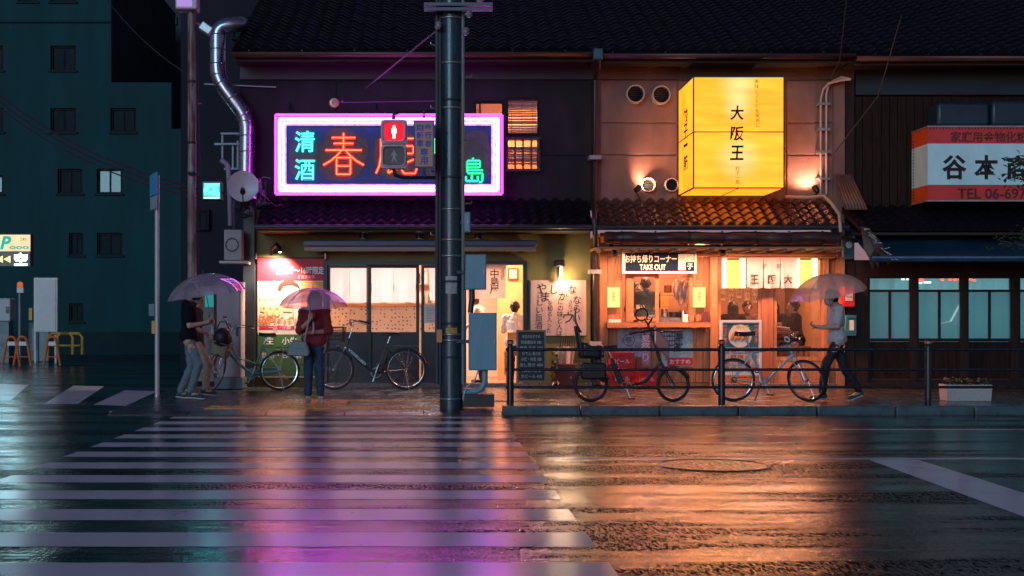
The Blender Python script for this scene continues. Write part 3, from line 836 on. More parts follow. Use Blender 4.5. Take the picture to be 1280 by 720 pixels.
aw = thing('rolled_awning', 'dark rolled up fabric awning running under the tiled eave of the restaurant', 'awning', (PX(900, 21.95), 22.0, zb - 0.27))
for k in range(30):
    pass
m = MB()
xa, xb = PX(757, 21.95), PX(1050, 21.95); pts = []; rs = []
for i in range(61):
    t = i / 60; pts.append((xa + (xb - xa) * t, 22.0 + 0.012 * math.sin(t * 40), zb - 0.225 + 0.008 * math.sin(t * 23))); rs.append(0.105 + 0.012 * noise.noise(Vector((t * 30, 0, 0))))
m.tube(pts, rs, 16).build('fabric_roll', M('dark_wet_awning_fabric', (0.05, 0.022, 0.02), 0.35, 0, 0.5, 6, (0.5, 3, 3), 0.3, 20), aw)
for k in range(7):
    xx = xa + (xb - xa) * (k + 0.5) / 7
    MB().torus((xx, 22.0, zb - 0.225), 0.118, 0.008, (1, 0, 0), 20, 6).build('strap', black_metal, aw)
dp = thing('downpipe', 'long dark downpipe on the joint between the olive shop and the restaurant', 'pipe', (PX(745, 22.75), 22.8, 0.03))
MB().tube([P(748, 72, 22.2), P(748, 84, 22.3), P(744, 100, 22.8), P(743, 240, 22.8), P(743, 255, 22.6), P(743, 276, 21.95), P(744, 292, 21.95), P(744, 312, 22.75), P(744, 484, 22.75)], 0.045, 10).build('pipe', M('dark_brown_pipe', (0.03, 0.022, 0.02), 0.35, 0.2), dp)
MB().px(742, 754, 60, 74, 22.08, 22.3).build('hopper', M('teal_hopper', (0.03, 0.10, 0.13), 0.4), dp, bevel=0.015)
for py in (197, 340, 430): MB().px(737, 752, py - 3, py + 2, 22.68, 22.98).build('clip', M('grey_clip', (0.3, 0.3, 0.3), 0.5), dp)
# vents
for px, py, r, mt in ((793, 119, 11.5, steel), (825, 120, 11.5, steel), (809, 232, 9, steel), (838, 232, 8.5, steel)):
    c = P(px, py, Y0 - 0.01); rr = r / 70.26
    v = MB().lathe(c, [(rr, 0), (rr, 0.15), (rr * 0.86, 0.15), (rr * 0.84, 0.01), (0.001, 0.01)], (0, -1, 0.0), 28, cap=False).build('vent_hood', M('pinkish_vent_plastic', (0.4, 0.33, 0.3), 0.5), rest)
    for k in range(-3, 4):
        zz = c.z + k * rr * 0.24; hw = math.sqrt(max(0.01, 1 - (k * 0.24) ** 2)) * rr * 0.82
        MB().c((c.x, c.y - 0.06, zz), (2 * hw, 0.05, 0.008), (0.6, 0, 0)).build('vent_slat', dark_steel, v)
# conduit with bend
cd = thing('electric_conduit', 'pair of copper lit conduits rising beside the corner post of the restaurant', 'conduit', P(1030, 240, 22.85))
for dx in (0, 7):
    MB().tube([P(1026 + dx, 243, 22.86), P(1026 + dx, 125 - dx, 22.86), P(1029 + dx, 112 - dx, 22.86), P(1036 + dx, 104 - dx / 2, 22.8), P(1052, 100 - dx / 2, 22.7), P(1064, 99, 22.62)], 0.022, 8).build('conduit', M('pinkish_conduit', (0.4, 0.28, 0.24), 0.4), cd)
for py in (128, 160, 188, 222): MB().px(1022, 1038, py, py + 3, 22.82, 22.99).build('clip', steel, cd)
cs = thing('corrugated_sheet', 'tilted corrugated metal sheet leaning on the corner post above the eave', 'metal sheet', P(1062, 262, 22.3))
def corr(i, j):
    a = P(1043 + 26 * (1 - j) * 0.0, 218, 22.78); 
    p = P(1042 + 14 * (1 - j) + i * (28 - 6 * j), 218 + 44 * (1 - j), 22.75 - 0.55 * (1 - j))
    return p + Vector((0, -0.018 * math.cos(i * 14 * math.pi), 0))
MB().grid(corr, 56, 2).build('sheet', M('brown_corrugated_metal', (0.2, 0.11, 0.09), 0.4, 0.4, 0.3, 4), cs, solid=0.006)
lv = thing('bent_pipe', 'bent orange lit pipe running down from the eave corner of the restaurant', 'pipe', P(1050, 280, 21.9))
MB().tube([P(982, 246, 22.6), P(1010, 247, 22.4), P(1030, 245, 22.3), P(1040, 255, 22.1), P(1049, 268, 21.9), P(1051, 290, 21.9)], 0.03, 8).build('pipe', M('pinkish_conduit', (0.4, 0.28, 0.24), 0.4), lv)

# timber front
wd = WOOD('warm_pine_board', (0.31, 0.135, 0.065), 0.5, 0.28, 'z')
wdx = WOOD('warm_pine_beam', (0.33, 0.145, 0.07), 0.5, 0.28, 'x')
MB().px(750, 1046, 306, 320, Y0 - 0.12, Y0 + 0.12).build('lintel_beam', wdx, rest)
for a, b2 in ((750, 759), (888, 897), (1030, 1036), (1046, 1056)):
    MB().px(a, b2, 320.5, 486, Y0 - 0.12, Y0 + 0.12).build('post', wd, rest)
MB().px(1036.2, 1045.8, 320.5, 486, Y0 + 0.02, Y0 + 0.05).build('side_board', wd, rest)
px = 759.5
while px < 887:
    w = 9.2
    if px > 780 and px + w < 868: pass
    for a, b2 in ((321, 402), (410, 478)):
        if a == 321 and px + w > 782 and px < 866: continue
        MB().px(px, px + w - 0.5, a, b2, Y0 + 0.0, Y0 + 0.03).build('board', wd, rest, bevel=0.004)
    px += w
MB().px(759.2, 888, 403, 409, Y0 - 0.36, Y0 + 0.10).build('counter_ledge', wdx, rest)
MB().px(759.2, 888, 478.5, 486, Y0 - 0.03, Y0 + 0.1).build('base_board', WOOD('dark_base_wood', (0.12, 0.06, 0.04), 0.5, 0.3, 'x'), rest)
# ticket window
tw_ = MB()
for a, b2, c0, d in ((783, 787.5, 336, 402), (862, 867, 336, 402), (787.5, 862, 336, 341)): tw_.px(a, b2, c0, d, Y0 - 0.06, Y0 + 0.06)
twf = tw_.build('ticket_window', wd, rest)
sash = MB()
for a, b2, c0, d in ((787.6, 792, 341.5, 402), (819, 823.5, 341.5, 402), (792, 819, 341.5, 346), (792, 819, 396, 402)): sash.px(a, b2, c0, d, Y0 - 0.05, Y0 - 0.01)
sash.build('sash', wdx, twf)
MB().px(792, 819, 346, 396, Y0 - 0.034, Y0 - 0.028).build('pane', clear_glass, twf)
MB().px(811, 820, 393.5, 396.5, Y0 - 0.06, Y0 - 0.052).build('latch', steel, twf)
# rooms
warm_in = M('warm_interior_wall', (0.42, 0.23, 0.14), 0.65, 0, 0.2, 2)
kitchen_in = M('kitchen_wall', (0.30, 0.16, 0.11), 0.6, 0, 0.3, 3)
xk0, xk1, xk2 = PX(752, Y0), PX(893, Y0), PX(1050, Y0)
MB().b(xk0, xk1 - 0.05, 25.2, 25.3, 0.03, 2.7).build('back_wall', kitchen_in, rest)
MB().b(xk1 + 0.05, xk2, 26.6, 26.7, 0.03, 2.7).build('back_wall', warm_in, rest)
MB().b(xk0 - 0.08, xk0, Y0 + 0.15, 26.6, 0.03, 2.7).build('side_wall', kitchen_in, rest)
MB().b(xk1 - 0.04, xk1 + 0.04, Y0 + 0.15, 26.6, 0.03, 2.7).build('partition', warm_in, rest)
MB().b(xk2, xk2 + 0.08, Y0 + 0.15, 26.6, 0.03, 2.7).build('side_wall', warm_in, rest)
MB().b(xk0, xk2, Y0 + 0.15, 26.6, 2.72, 2.78).build('room_ceiling', warm_in, rest)
MB().b(xk0, xk2, Y0 + 0.13, 26.6, 0.02, 0.30).build('room_floor', floor_in, rest)
lamp('AREA', (PX(830, 24.1), 24.1, 2.66), 120, (1.0, 0.46, 0.24), 1.5, rest, (PX(830, 24.1), 24.1, 0), size_y=0.8, name='ceiling_light')
lamp('AREA', (PX(960, 24.8), 24.8, 2.66), 165, (1.0, 0.40, 0.20), 1.6, rest, (PX(960, 24.8), 24.8, 0), size_y=1.6, name='ceiling_light')
lamp('AREA', (PX(895, 22.2), 22.22, zb - 0.46), 255, (1.0, 0.38, 0.19), 3.6, rest, (PX(895, 22.2), 22.3, 0), size_y=0.12, name='eave_strip_light')
# dining room trim: wainscot, framed menu strips, shelf line and a beam
wains = WOOD('dark_wainscot', (0.16, 0.06, 0.03), 0.45, 0.3, 'z')
MB().b(xk1 + 0.06, xk2 - 0.01, 26.56, 26.595, 0.30, 1.25).build('wainscot', wains, rest)
MB().b(xk1 + 0.06, xk2 - 0.01, 26.50, 26.595, 1.251, 1.30).build('dado_rail', wdx, rest)
for k in range(11):
    xx = xk1 + 0.25 + k * 0.165; hh_ = 0.34 + 0.05 * (k % 3)
    st_ = MB().b(xx, xx + 0.10, 26.585, 26.597, 2.02 - hh_, 2.02).build('menu_strip', M('cream_menu_strip', (0.7, 0.55, 0.38), 0.6), rest)
    text('焼餃子麦酒炒飯唐揚冷奴枝豆'[k:k + 3], 'lettering', ink, st_, (xx + 0.05, 26.58, 2.02 - hh_ / 2), h=hh_ * 0.8, vert=True)
for k in range(3): MB().b(xk1 + 0.06, xk2 - 0.01, 24.0 + 0.9 * k, 24.1 + 0.9 * k, 2.60, 2.715).build('ceiling_beam', wains, rest)
MB().b(PX(968, 25.2), PX(971, 25.2), 25.1, 26.5, 0.30, 2.7).build('booth_screen', wains, rest)
# entrance: glass doors
MB().px(952, 967, 361, 486, Y0 - 0.03, Y0 + 0.07).build('door_mullion', WOOD('red_brown_mullion', (0.2, 0.08, 0.045), 0.5, 0.3, 'z'), rest)
def glass_door(px0, px1):
    m = MB()
    for a, b2, c0, d in ((px0, px0 + 3.5, 321, 483), (px1 - 3.5, px1, 321, 483), (px0 + 3.5, px1 - 3.5, 321, 325), (px0 + 3.5, px1 - 3.5, 446, 451), (px0 + 3.5, px1 - 3.5, 476, 483)): m.px(a, b2, c0, d, Y0 + 0.01, Y0 + 0.05)
    f = m.build('glass_door', wd, rest)
    MB().px(px0 + 3.5, px1 - 3.5, 325, 446, Y0 + 0.026, Y0 + 0.032).build('pane', clear_glass, f)
    MB().px(px0 + 3.5, px1 - 3.5, 451, 476, Y0 + 0.02, Y0 + 0.04).build('door_panel', wd, f)
glass_door(897.5, 951.5); glass_door(967.5, 1029.5)
MB().px(896, 1047, 480, 487, Y0 - 0.35, Y0 - 0.125).build('door_step', M('granite_step', (0.12, 0.115, 0.11), 0.3), rest)

# ---- plank building on the right
hw = thing('hardware_shop_building', 'dark timber shop on the right with teal frosted sliding windows', 'building', (PX(1230, Y0), Y0, 0))
plank_mat = WOOD('weathered_dark_plank', (0.022, 0.012, 0.010), 0.6, 0.5, 'z', spec=0.1)
MB().b(PX(1068.5, Y0), 19.0, Y0 + 0.05, Y0 + 0.2, 2.6, PZ(76, Y0)).build('upper_wall', plank_mat, hw)
px = 1069.0
while px < 1198:
    w = rnd.uniform(9.5, 12.5)
    MB().px(px, px + w - 0.7, 121, 262, Y0 - rnd.uniform(0, .012), Y0 + 0.048).build('plank', plank_mat, hw, bevel=0.004)
    px += w
MB().b(PX(1068.5, Y0), 18.0, Y0 - 0.05, Y0 + 0.048, PZ(119, Y0), PZ(76, Y0)).build('frieze_board', M('teal_black_board', (0.006, 0.022, 0.032), 0.5, 0, 0.4, 2, (0.5, 2, 2)), hw)
for a, b2, c0, d in ((1172, 1237, 128, 158), (1240, 1330, 126, 158)):
    MB().px(a, b2, c0, d, Y0 - 0.45, Y0 + 0.04).build('storage_box', M('blue_green_fibreglass', (0.008, 0.04, 0.06), 0.4, 0, 0.2, 3), hw, bevel=0.05)
zg = main_eave(hw, 1069, 1700, 73)
tiled_roof(hw, PX(1069, 22.2), 19.0, 27.5, zg + 0.06 + 5.3 * 0.5, 22.2, zg + 0.10, tile_mat, roof_wood)
zb2, zt2 = PZ(283, 21.9), PZ(262, Y0)
tiled_roof(hw, PX(1076, 21.9), 17.0, Y0 - 0.03, zt2 + 0.05, 21.9, zb2, tile_mat, roof_wood, tw=0.205, tl=0.225, name='pent_roof')
MB().b(PX(1076, 21.9), 17.0, 21.95, Y0 - 0.03, zb2 - 0.14, zb2 - 0.10).build('pent_soffit', roof_wood, hw)
for a, b2 in ((1068.5, 1085), (1140, 1146), (1203, 1208.5), (1266, 1273), (1330, 1336), (1400, 1408)):
    MB().px(a, b2, 330, 486, Y0 - 0.04, Y0 + 0.12).build('post', post_wood, hw)
MB().px(1068.5, 1600, 325, 346, Y0 - 0.045, Y0 + 0.1).build('lintel_beam', post_wood, hw)
MB().px(1085, 1600, 478, 486, Y0 - 0.045, Y0 + 0.1).build('sill_beam', post_wood, hw)
frost = GLASS('frosted_pane', (0.75, 0.85, 0.85), 0.06, 0.12, 0.40, (0.30, 0.62, 0.66))
for a, b2 in ((1085, 1140), (1146, 1203), (1208.5, 1266), (1273, 1330), (1336, 1400)):
    m = MB(); mid = (a + b2) / 2
    for u0, u1, c0, d in ((a, a + 2.5, 346, 478), (b2 - 2.5, b2, 346, 478), (a + 2.5, b2 - 2.5, 346, 348), (a + 2.5, b2 - 2.5, 362, 365), (a + 2.5, b2 - 2.5, 423, 427), (a + 2.5, b2 - 2.5, 474, 478), (mid - 1.5, mid + 1.5, 365, 423)): m.px(u0, u1, c0, d, Y0 + 0.01, Y0 + 0.05)
    f = m.build('sliding_window', post_wood, hw)
    MB().px(a + 2.5, b2 - 2.5, 348, 362, Y0 + 0.027, Y0 + 0.032).build('pane', clear_glass, f)
    for u0, u1, c0, d in ( (a + 2.5, mid - 1.5, 365, 423), (mid + 1.5, b2 - 2.5, 365, 423)): MB().px(u0, u1, c0, d, Y0 + 0.027, Y0 + 0.032).build('pane', frost, f)
    x = a + 2.6
    while x < b2 - 3:
        w = min(9.3, b2 - 2.6 - x); MB().px(x, x + w - 0.4, 427.2, 473.8, Y0 + 0.018, Y0 + 0.04).build('board', plank_mat, f); x += w
MB().grid(lambda i, j: (PX(1083, Y0) + (PX(1405, Y0) - PX(1083, Y0)) * i, Y0 + 0.42 + 0.03 * math.sin(i * 95) + 0.03 * math.sin(i * 41 + 1), PZ(445, Y0) + (PZ(330, Y0) - PZ(445, Y0)) * j), 260, 2).build('inner_curtain', CLOTH('white_inner_curtain', (0.5, 0.55, 0.55), 0.5), hw)
lamp('AREA', (PX(1242, Y0), Y0 + 1.3, PZ(388, Y0)), 62, (0.16, 0.68, 0.78), 4.8, hw, (PX(1242, Y0), Y0, PZ(388, Y0)), size_y=1.5, name='window_light')
MB().b(PX(1085, Y0), PX(1600, Y0), Y0 + 0.13, Y0 + 2, 0.03, 0.05).build('room_floor', floor_in, hw)
ls = thing('reflection_dots', 'tiny red and white glowing dots imitating reflections in the upper panes of the timber shop', 'lamps', P(1175, 352, Y0 + 0.25))  # glowing boxes added inside to imitate street lights reflected in the glass
MB().tube([P(1120, 346.5, Y0 + 0.25), P(1225, 346.5, Y0 + 0.25)], 0.008, 6).build('wire', black_metal, ls)
redl, whl = EM('red_reflection_dot', (1.0, 0.12, 0.05), 2.2), EM('white_reflection_dot', (0.8, 0.95, 1.0), 1.8)
for a, b2, py, mt in ((1127, 1131, 349, whl), (1133, 1138, 349, whl), (1149, 1155, 349.5, redl), (1148, 1153, 353.5, whl), (1155, 1164, 353, whl), (1176, 1180, 349.5, redl), (1186, 1190, 349.5, redl), (1192, 1196, 349.5, redl), (1198, 1203, 349.5, redl), (1212, 1215, 349, redl), (1216, 1220, 350.5, redl)):
    MB().px(a, b2, py - 1.2, py + 1.2, Y0 + 0.24, Y0 + 0.26).build('lamp', mt, ls)
tl_ = thing('reflection_streak', 'slanted white glowing streak imitating a reflection in the second pair of teal panes', 'lamp', P(1190, 406, Y0 + 0.15))  # glowing rods added in place of a headlight reflection on the panes
MB().tube([P(1188, 402, Y0 + 0.14), P(1201, 378, Y0 + 0.14)], 0.018, 8).build('tube', EM('white_reflection_streak', (0.85, 0.97, 1.0), 1.6), tl_)
MB().tube([P(1176, 404, Y0 + 0.15), P(1188, 402, Y0 + 0.14)], 0.012, 8).build('foot', EM('dim_reflection_streak', (0.8, 0.95, 1.0), 0.8), tl_)
ba = thing('fabric_awning', 'dark blue fabric awning over the frosted windows of the timber shop', 'awning', (PX(1190, 21.6), 22.0, PZ(324, 21.6)))
xa, xb = PX(1090, 21.5), 16.0
awm = M('navy_awning_canvas', (0.008, 0.036, 0.07), 0.5, 0, 0.2, 2, (0.6, 1, 1), 0.15, 15)
def canv(i, j):
    Yv = 22.7 - 1.2 * (1 - j); z0, z1 = PZ(322, 21.5), PZ(283, 21.5) + 0.06
    return (xa + (xb - xa) * i, Yv, z0 + (z1 - z0) * j - 0.05 * math.sin(math.pi * j) * (1 + 0.3 * math.sin(i * 30)) )
MB().grid(canv, 60, 8).build('canvas', awm, ba, solid=0.004)
MB().tube([canv(0, 0), canv(1, 0)], 0.022, 10).build('front_bar', M('blue_bar', (0.12, 0.22, 0.34), 0.35, 0.2), ba)
m = MB()
m.grid(lambda i, j: (xa + (xb - xa) * i, 21.5 + 0.01 * math.sin(i * 90), PZ(322, 21.5) - 0.02 - 0.05 * (1 - j)), 120, 1).build('valance', awm, ba, solid=0.003)
# folded torn awning edge hanging at the left end
te = thing('torn_awning_flap', 'ragged folded canvas flap hanging at the left end of the blue awning', 'awning flap', P(1100, 320, 21.6))
fl = [(1076, 283), (1084, 284), (1094, 294), (1104, 306), (1112, 318), (1116, 326), (1110, 331), (1106, 326), (1099, 336), (1094, 328), (1090, 338), (1086, 322), (1080, 312)]
cen = P(1093, 312, 21.55)
pts = [P(a, b2, 21.55 + 0.10 * math.sin(k * 2.1)) for k, (a, b2) in enumerate(fl)]
MB().add([cen] + pts, [(0, 1 + k, 1 + (k + 1) % len(pts)) for k in range(len(pts))]).build('flap', M('brown_torn_canvas', (0.10, 0.06, 0.05), 0.6, 0, 0.5, 12), te, solid=0.006)
m = MB()
for k in range(16):
    p = P(1080 + 2.3 * k + rnd.uniform(-2, 2), 285 + 2.6 * k + rnd.uniform(-3, 3), 21.5)
    m.tube([p, p + Vector((rnd.uniform(.01, .09), -0.02, rnd.uniform(-.07, .02)))], 0.006, 5)
m.build('frayed_edge', M('pale_frayed_cloth', (0.45, 0.5, 0.5), 0.6), te)
# ------------------------------------------------------------------ signs and lamps
KANJI = {
 'haru': [[(.5, 1), (.5, .58)], [(.2, .88), (.8, .88)], [(.25, .74), (.75, .74)], [(.04, .58), (.96, .58)], [(.45, .58), (.34, .45), (.18, .32), (0, .22)],
          [(.55, .58), (.66, .45), (.82, .32), (1, .22)], [(.33, .40), (.67, .40), (.67, 0), (.33, 0), (.33, .40)], [(.33, .2), (.67, .2)]],
 'shika': [[(.5, 1.02), (.5, .87)], [(.12, .86), (.95, .86)], [(.12, .86), (.12, .45), (.08, .2), (0, .02)], [(.2, .68), (.9, .68)], [(.2, .50), (.9, .50)],
           [(.38, .82), (.38, .50)], [(.66, .82), (.66, .50)], [(.9, .68), (.9, .50)], [(.3, .42), (.3, .03), (.5, .14)], [(.3, .25), (.5, .28)],
           [(.62, .42), (.62, .10), (.68, .02), (.94, .02), (.98, .14)], [(.92, .36), (.64, .24)]],
 'naka': [[(.08, .75), (.92, .75), (.92, .38), (.08, .38), (.08, .75)], [(.5, 1), (.5, 0)]],
 'shima': [[(.5, 1.02), (.42, .9)], [(.18, .9), (.82, .9), (.82, .62)], [(.18, .9), (.18, .40)], [(.18, .76), (.82, .76)], [(.18, .62), (.82, .62)], [(.18, .50), (1, .50)],
           [(.18, .38), (.96, .38), (.96, .06), (.86, .0), (.78, .04)], [(.1, .26), (.1, .06), (.72, .06), (.72, .26)], [(.41, .32), (.41, .06)]],
}
YN = 22.25
neon = thing('neon_sign', 'large wide neon sign with pink tube border and glowing red and green characters', 'neon sign', P(486, 243, YN))
blotch = M('peeling_blue_paint', (0.010, 0.026, 0.15), 0.5, 0, 0.6, 4, bump=0.2)
nn_, ll_ = nodes_of(blotch)
MB().px(350, 622, 149, 238, YN + 0.06, YN + 0.34).build('cabinet', M('dark_sign_cabinet', (0.03, 0.03, 0.05), 0.5), neon)
MB().px(357, 615, 156, 231, YN + 0.035, YN + 0.058).build('face_panel', blotch, neon)
def patch_panel(px0, px1, py0, py1, seed):
    pts = []
    for k in range(22):
        a = k * math.tau / 22; r = 0.5 * (0.85 + 0.3 * noise.noise(Vector((math.cos(a) * 1.3, math.sin(a) * 1.3, seed))))
        sx = max(-0.5, min(0.5, r * 1.25 * math.cos(a))); sy = max(-0.5, min(0.5, r * 1.25 * math.sin(a)))
        pts.append(((sx + .5) * (PX(px1, YN) - PX(px0, YN)), (sy + .5) * (PZ(py0, YN) - PZ(py1, YN))))
    MB().prism(pts, (PX(px0, YN), YN + 0.030, PZ(py1, YN)), (1, 0, 0), (0, 0, 1), 0.003).build('bare_patch', M('bare_brown_patch', (0.075, 0.06, 0.07), 0.6, 0, 0.4, 12), neon)
for a in ((362, 398, 160, 226, 1), (398, 460, 160, 226, 2.2), (466, 524, 162, 224, 3.1), (578, 613, 163, 226, 4.4), (530, 572, 160, 226, 5.2)): patch_panel(*a)
# raised pale border channel and its tubes
chan = M('pale_border_channel', (0.5, 0.62, 0.58), 0.4, 0, 0.5, 9, (1, 1, 1), 0.3, 30)
ch = MB()
ch.px(347, 625, 146, 157, YN + 0.012, YN + 0.06).px(347, 625, 230, 241, YN + 0.012, YN + 0.06).px(347, 358, 157, 230, YN + 0.012, YN + 0.06).px(614, 625, 157, 230, YN + 0.012, YN + 0.06)
ch.build('border_channel', chan, neon)
pink = EM('pink_neon', (0.97, 0.012, 1.0), 20.0)
pale = EM('pale_neon', (0.64, 0.16, 1.0), 10.0)
def loop(px0, px1, py0, py1, Y): return [P(px0, py0, Y), P(px1, py0, Y), P(px1, py1, Y), P(px0, py1, Y)]
def tube_loop(name, px0, px1, py0, py1, Y, r, mat):
    c0 = loop(px0, px1, py0, py1, Y); pts = []
    for i in range(4):
        a, b2 = c0[i], c0[(i + 1) % 4]; d = (b2 - a).normalized()
        pts += [a + d * 0.012, a + d * 0.3] + [a.lerp(b2, t / 4) for t in (1, 2, 3)] + [b2 - d * 0.3, b2 - d * 0.012]
    MB().tube(pts, r, 8, closed=True).build(name, mat, neon)
tube_loop('outer_tube', 344.5, 627.5, 143.5, 242.5, YN - 0.015, 0.017, pink)
tube_loop('inner_tube', 349.5, 622.5, 148.5, 237.5, YN - 0.03, 0.024, pale)
tube_loop('inner_tube', 354.5, 617.5, 153.5, 233, YN - 0.02, 0.013, pale)
k = MB()
for i in range(12):
    for py in (148.5, 237.5):
        p = P(356 + 24 * i, py, YN); k.tube([p + Vector((0, -.03, 0)), p + Vector((0, .02, 0))], 0.008, 6)
k.build('tube_holder', steel, neon)
def neon_char(key, px0, px1, py0, py1, mat, back, r=0.011, dbl=0.0):
    ch_ = bpy.data.objects.new('neon_character', None); col.objects.link(ch_); ch_.parent = neon
    W_, H_ = PX(px1, YN) - PX(px0, YN), PZ(py0, YN) - PZ(py1, YN); x0, z0 = PX(px0, YN), PZ(py1, YN)
    tubes, backs = MB(), MB()
    for st in KANJI[key]:
        p3 = [Vector((x0 + a * W_, YN - 0.02, z0 + b2 * H_)) for a, b2 in st]
        pp = []
        for a, b2 in zip(p3[:-1], p3[1:]): pp += [a.lerp(b2, t) for t in (0.02, 0.5, 0.98)]
        tubes.tube(pp, r, 8)
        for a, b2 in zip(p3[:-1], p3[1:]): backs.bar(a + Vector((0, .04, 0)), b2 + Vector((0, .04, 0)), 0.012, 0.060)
    tubes.build('glass_tube', mat, ch_); backs.build('halo_stroke', back, ch_)  # wide coloured strokes paint in the glow halo around each tube
red_n, red_b = EM('red_neon', (1.0, 0.085, 0.03), 5.5), M('red_halo_paint', (0.85, 0.015, 0.03), 0.5)
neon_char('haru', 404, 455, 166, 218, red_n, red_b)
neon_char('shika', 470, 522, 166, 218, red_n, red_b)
gr_n, gr_b = EM('green_neon', (0.03, 1.0, 0.36), 2.6), M('green_halo_paint', (0.02, 0.45, 0.22), 0.5)
neon_char('naka', 540, 572, 163, 208, gr_n, gr_b, 0.012)
neon_char('shima', 580, 604, 198, 228, gr_n, gr_b, 0.010)
cyan = EM('cyan_neon', (0.08, 0.92, 1.0), 2.6)
for s_, py in (('清', 177), ('酒', 212)):
    c_ = text(s_, 'neon_character', cyan, neon, P(381, py, YN - 0.02), w=0.34, h=0.36, bold=0.006)
    b_ = text(s_, 'halo_stroke', M('cyan_halo_paint', (0.02, 0.35, 0.45), 0.5), neon, P(381, py, YN + 0.022), w=0.37, h=0.39, bold=0.045)  # wider cyan copy paints in the halo around the glowing character
for px in (362, 470, 600): MB().tube([P(px, 150, YN + 0.33), P(px, 128, Y0)], 0.015, 6).build('stay_rod', dark_steel, neon)
wa = thing('sign_lamp_arm', 'thin horizontal rod with a round end cap above the neon sign', 'rod', P(480, 128, 22.5))
MB().tube([P(420, 128, 22.5), P(545, 126, 22.5)], 0.010, 6).build('rod', dark_steel, wa)
MB().lathe(P(418, 129, 22.5), [(0.08, -0.03), (0.09, 0), (0.08, 0.05), (0.04, 0.055), (0.035, 0.02)], (0, -1, 0), 20).build('end_cap', M('brass_cap', (0.3, 0.2, 0.12), 0.4, 0.5), wa)
MB().tube([P(428, 127, 22.5), P(428, 116, Y0 - 0.05)], 0.01, 6).build('bracket', steel, wa)

# yellow box sign
YL = 21.6
lx0, lx1, lz0, lz1 = PX(867, YL), PX(980, YL), PZ(235, YL), PZ(96, YL)
box = thing('box_sign', 'big glowing yellow box sign with black brush characters over the restaurant', 'lit sign', ((lx0 + lx1) / 2, (YL + Y0) / 2, lz0))
def lit_panel(name, c, s):
    """translucent panel lit by tubes behind it: brighter in front of each tube"""
    m = bpy.data.materials.new(name); n, l = nodes_of(m); n.remove(n['Principled BSDF'])
    e = n.new('ShaderNodeEmission'); tc = n.new('ShaderNodeTexCoord'); sp = n.new('ShaderNodeSeparateXYZ')
    l.new(tc.outputs['Object'], sp.inputs[0])
    nz = n.new('ShaderNodeTexNoise'); nz.inputs['Scale'].default_value = 2.2; nz.inputs['Detail'].default_value = 3
    mp = n.new('ShaderNodeMapping'); mp.inputs['Scale'].default_value = (0.5, 0.5, 3.2); l.new(tc.outputs['Object'], mp.inputs[0]); l.new(mp.outputs[0], nz.inputs['Vector'])
    acc = None
    for hx, hz, w in ((0.0, 1.72, 0.26), (0.0, 0.5, 0.30), (-0.02, 1.35, 0.20)):
        vd = n.new('ShaderNodeVectorMath'); vd.operation = 'DISTANCE'
        cb = n.new('ShaderNodeCombineXYZ'); l.new(sp.outputs[0], cb.inputs[0]); l.new(sp.outputs[2], cb.inputs[2])
        l.new(cb.outputs[0], vd.inputs[0]); vd.inputs[1].default_value = (hx, 0, hz)
        r = n.new('ShaderNodeMapRange'); r.interpolation_type = 'SMOOTHSTEP'; r.inputs['From Min'].default_value = w * 1.6; r.inputs['From Max'].default_value = 0.0; r.inputs['To Max'].default_value = 0.55
        l.new(vd.outputs['Value'], r.inputs['Value'])
        if acc is None: acc = r.outputs[0]
        else:
            ad = n.new('ShaderNodeMath'); ad.operation = 'ADD'; l.new(acc, ad.inputs[0]); l.new(r.outputs[0], ad.inputs[1]); acc = ad.outputs[0]
    mx = n.new('ShaderNodeMix'); mx.data_type = 'RGBA'; mx.inputs['A'].default_value = tuple(c) + (1,); mx.inputs['B'].default_value = (1.0, 0.62, 0.30, 1)
    l.new(acc, mx.inputs['Factor']); l.new(mx.outputs['Result'], e.inputs['Color'])
    st = n.new('ShaderNodeMapRange'); st.inputs['From Min'].default_value = 0.3; st.inputs['From Max'].default_value = 0.7; st.inputs['To Min'].default_value = s * 0.78; st.inputs['To Max'].default_value = s * 1.12
    l.new(nz.outputs['Fac'], st.inputs['Value']); l.new(st.outputs[0], e.inputs['Strength'])
    l.new(e.outputs[0], n['Material Output'].inputs['Surface'])
    return m
yel = lit_panel('lit_yellow_panel', (1.0, 0.385, 0.03), 1.5)
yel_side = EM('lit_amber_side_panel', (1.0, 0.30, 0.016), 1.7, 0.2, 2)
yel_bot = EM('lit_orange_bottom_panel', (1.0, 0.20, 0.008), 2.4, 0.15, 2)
zm = PZ(165, YL); g = 0.012
for za, zb_ in ((lz0 + g, zm - g * 0.5), (zm + g * 0.5, lz1 - g)):
    MB().b(lx0 + g, lx1 - g, YL, YL + 0.01, za, zb_).build('front_panel', yel, box)
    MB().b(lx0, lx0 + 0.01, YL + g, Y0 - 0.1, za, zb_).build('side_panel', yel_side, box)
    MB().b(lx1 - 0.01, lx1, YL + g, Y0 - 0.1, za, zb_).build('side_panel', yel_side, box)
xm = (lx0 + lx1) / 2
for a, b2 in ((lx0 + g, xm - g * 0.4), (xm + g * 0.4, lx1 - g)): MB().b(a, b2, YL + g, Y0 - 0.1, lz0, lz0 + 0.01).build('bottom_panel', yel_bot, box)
fr = MB(); fm = M('brown_sign_frame', (0.09, 0.035, 0.015), 0.5)
e = 0.010
for x in (lx0, lx1):
    for y in (YL, Y0 - 0.1): fr.c((x, y, (lz0 + lz1) / 2), (2 * e, 2 * e, lz1 - lz0 + 2 * e))
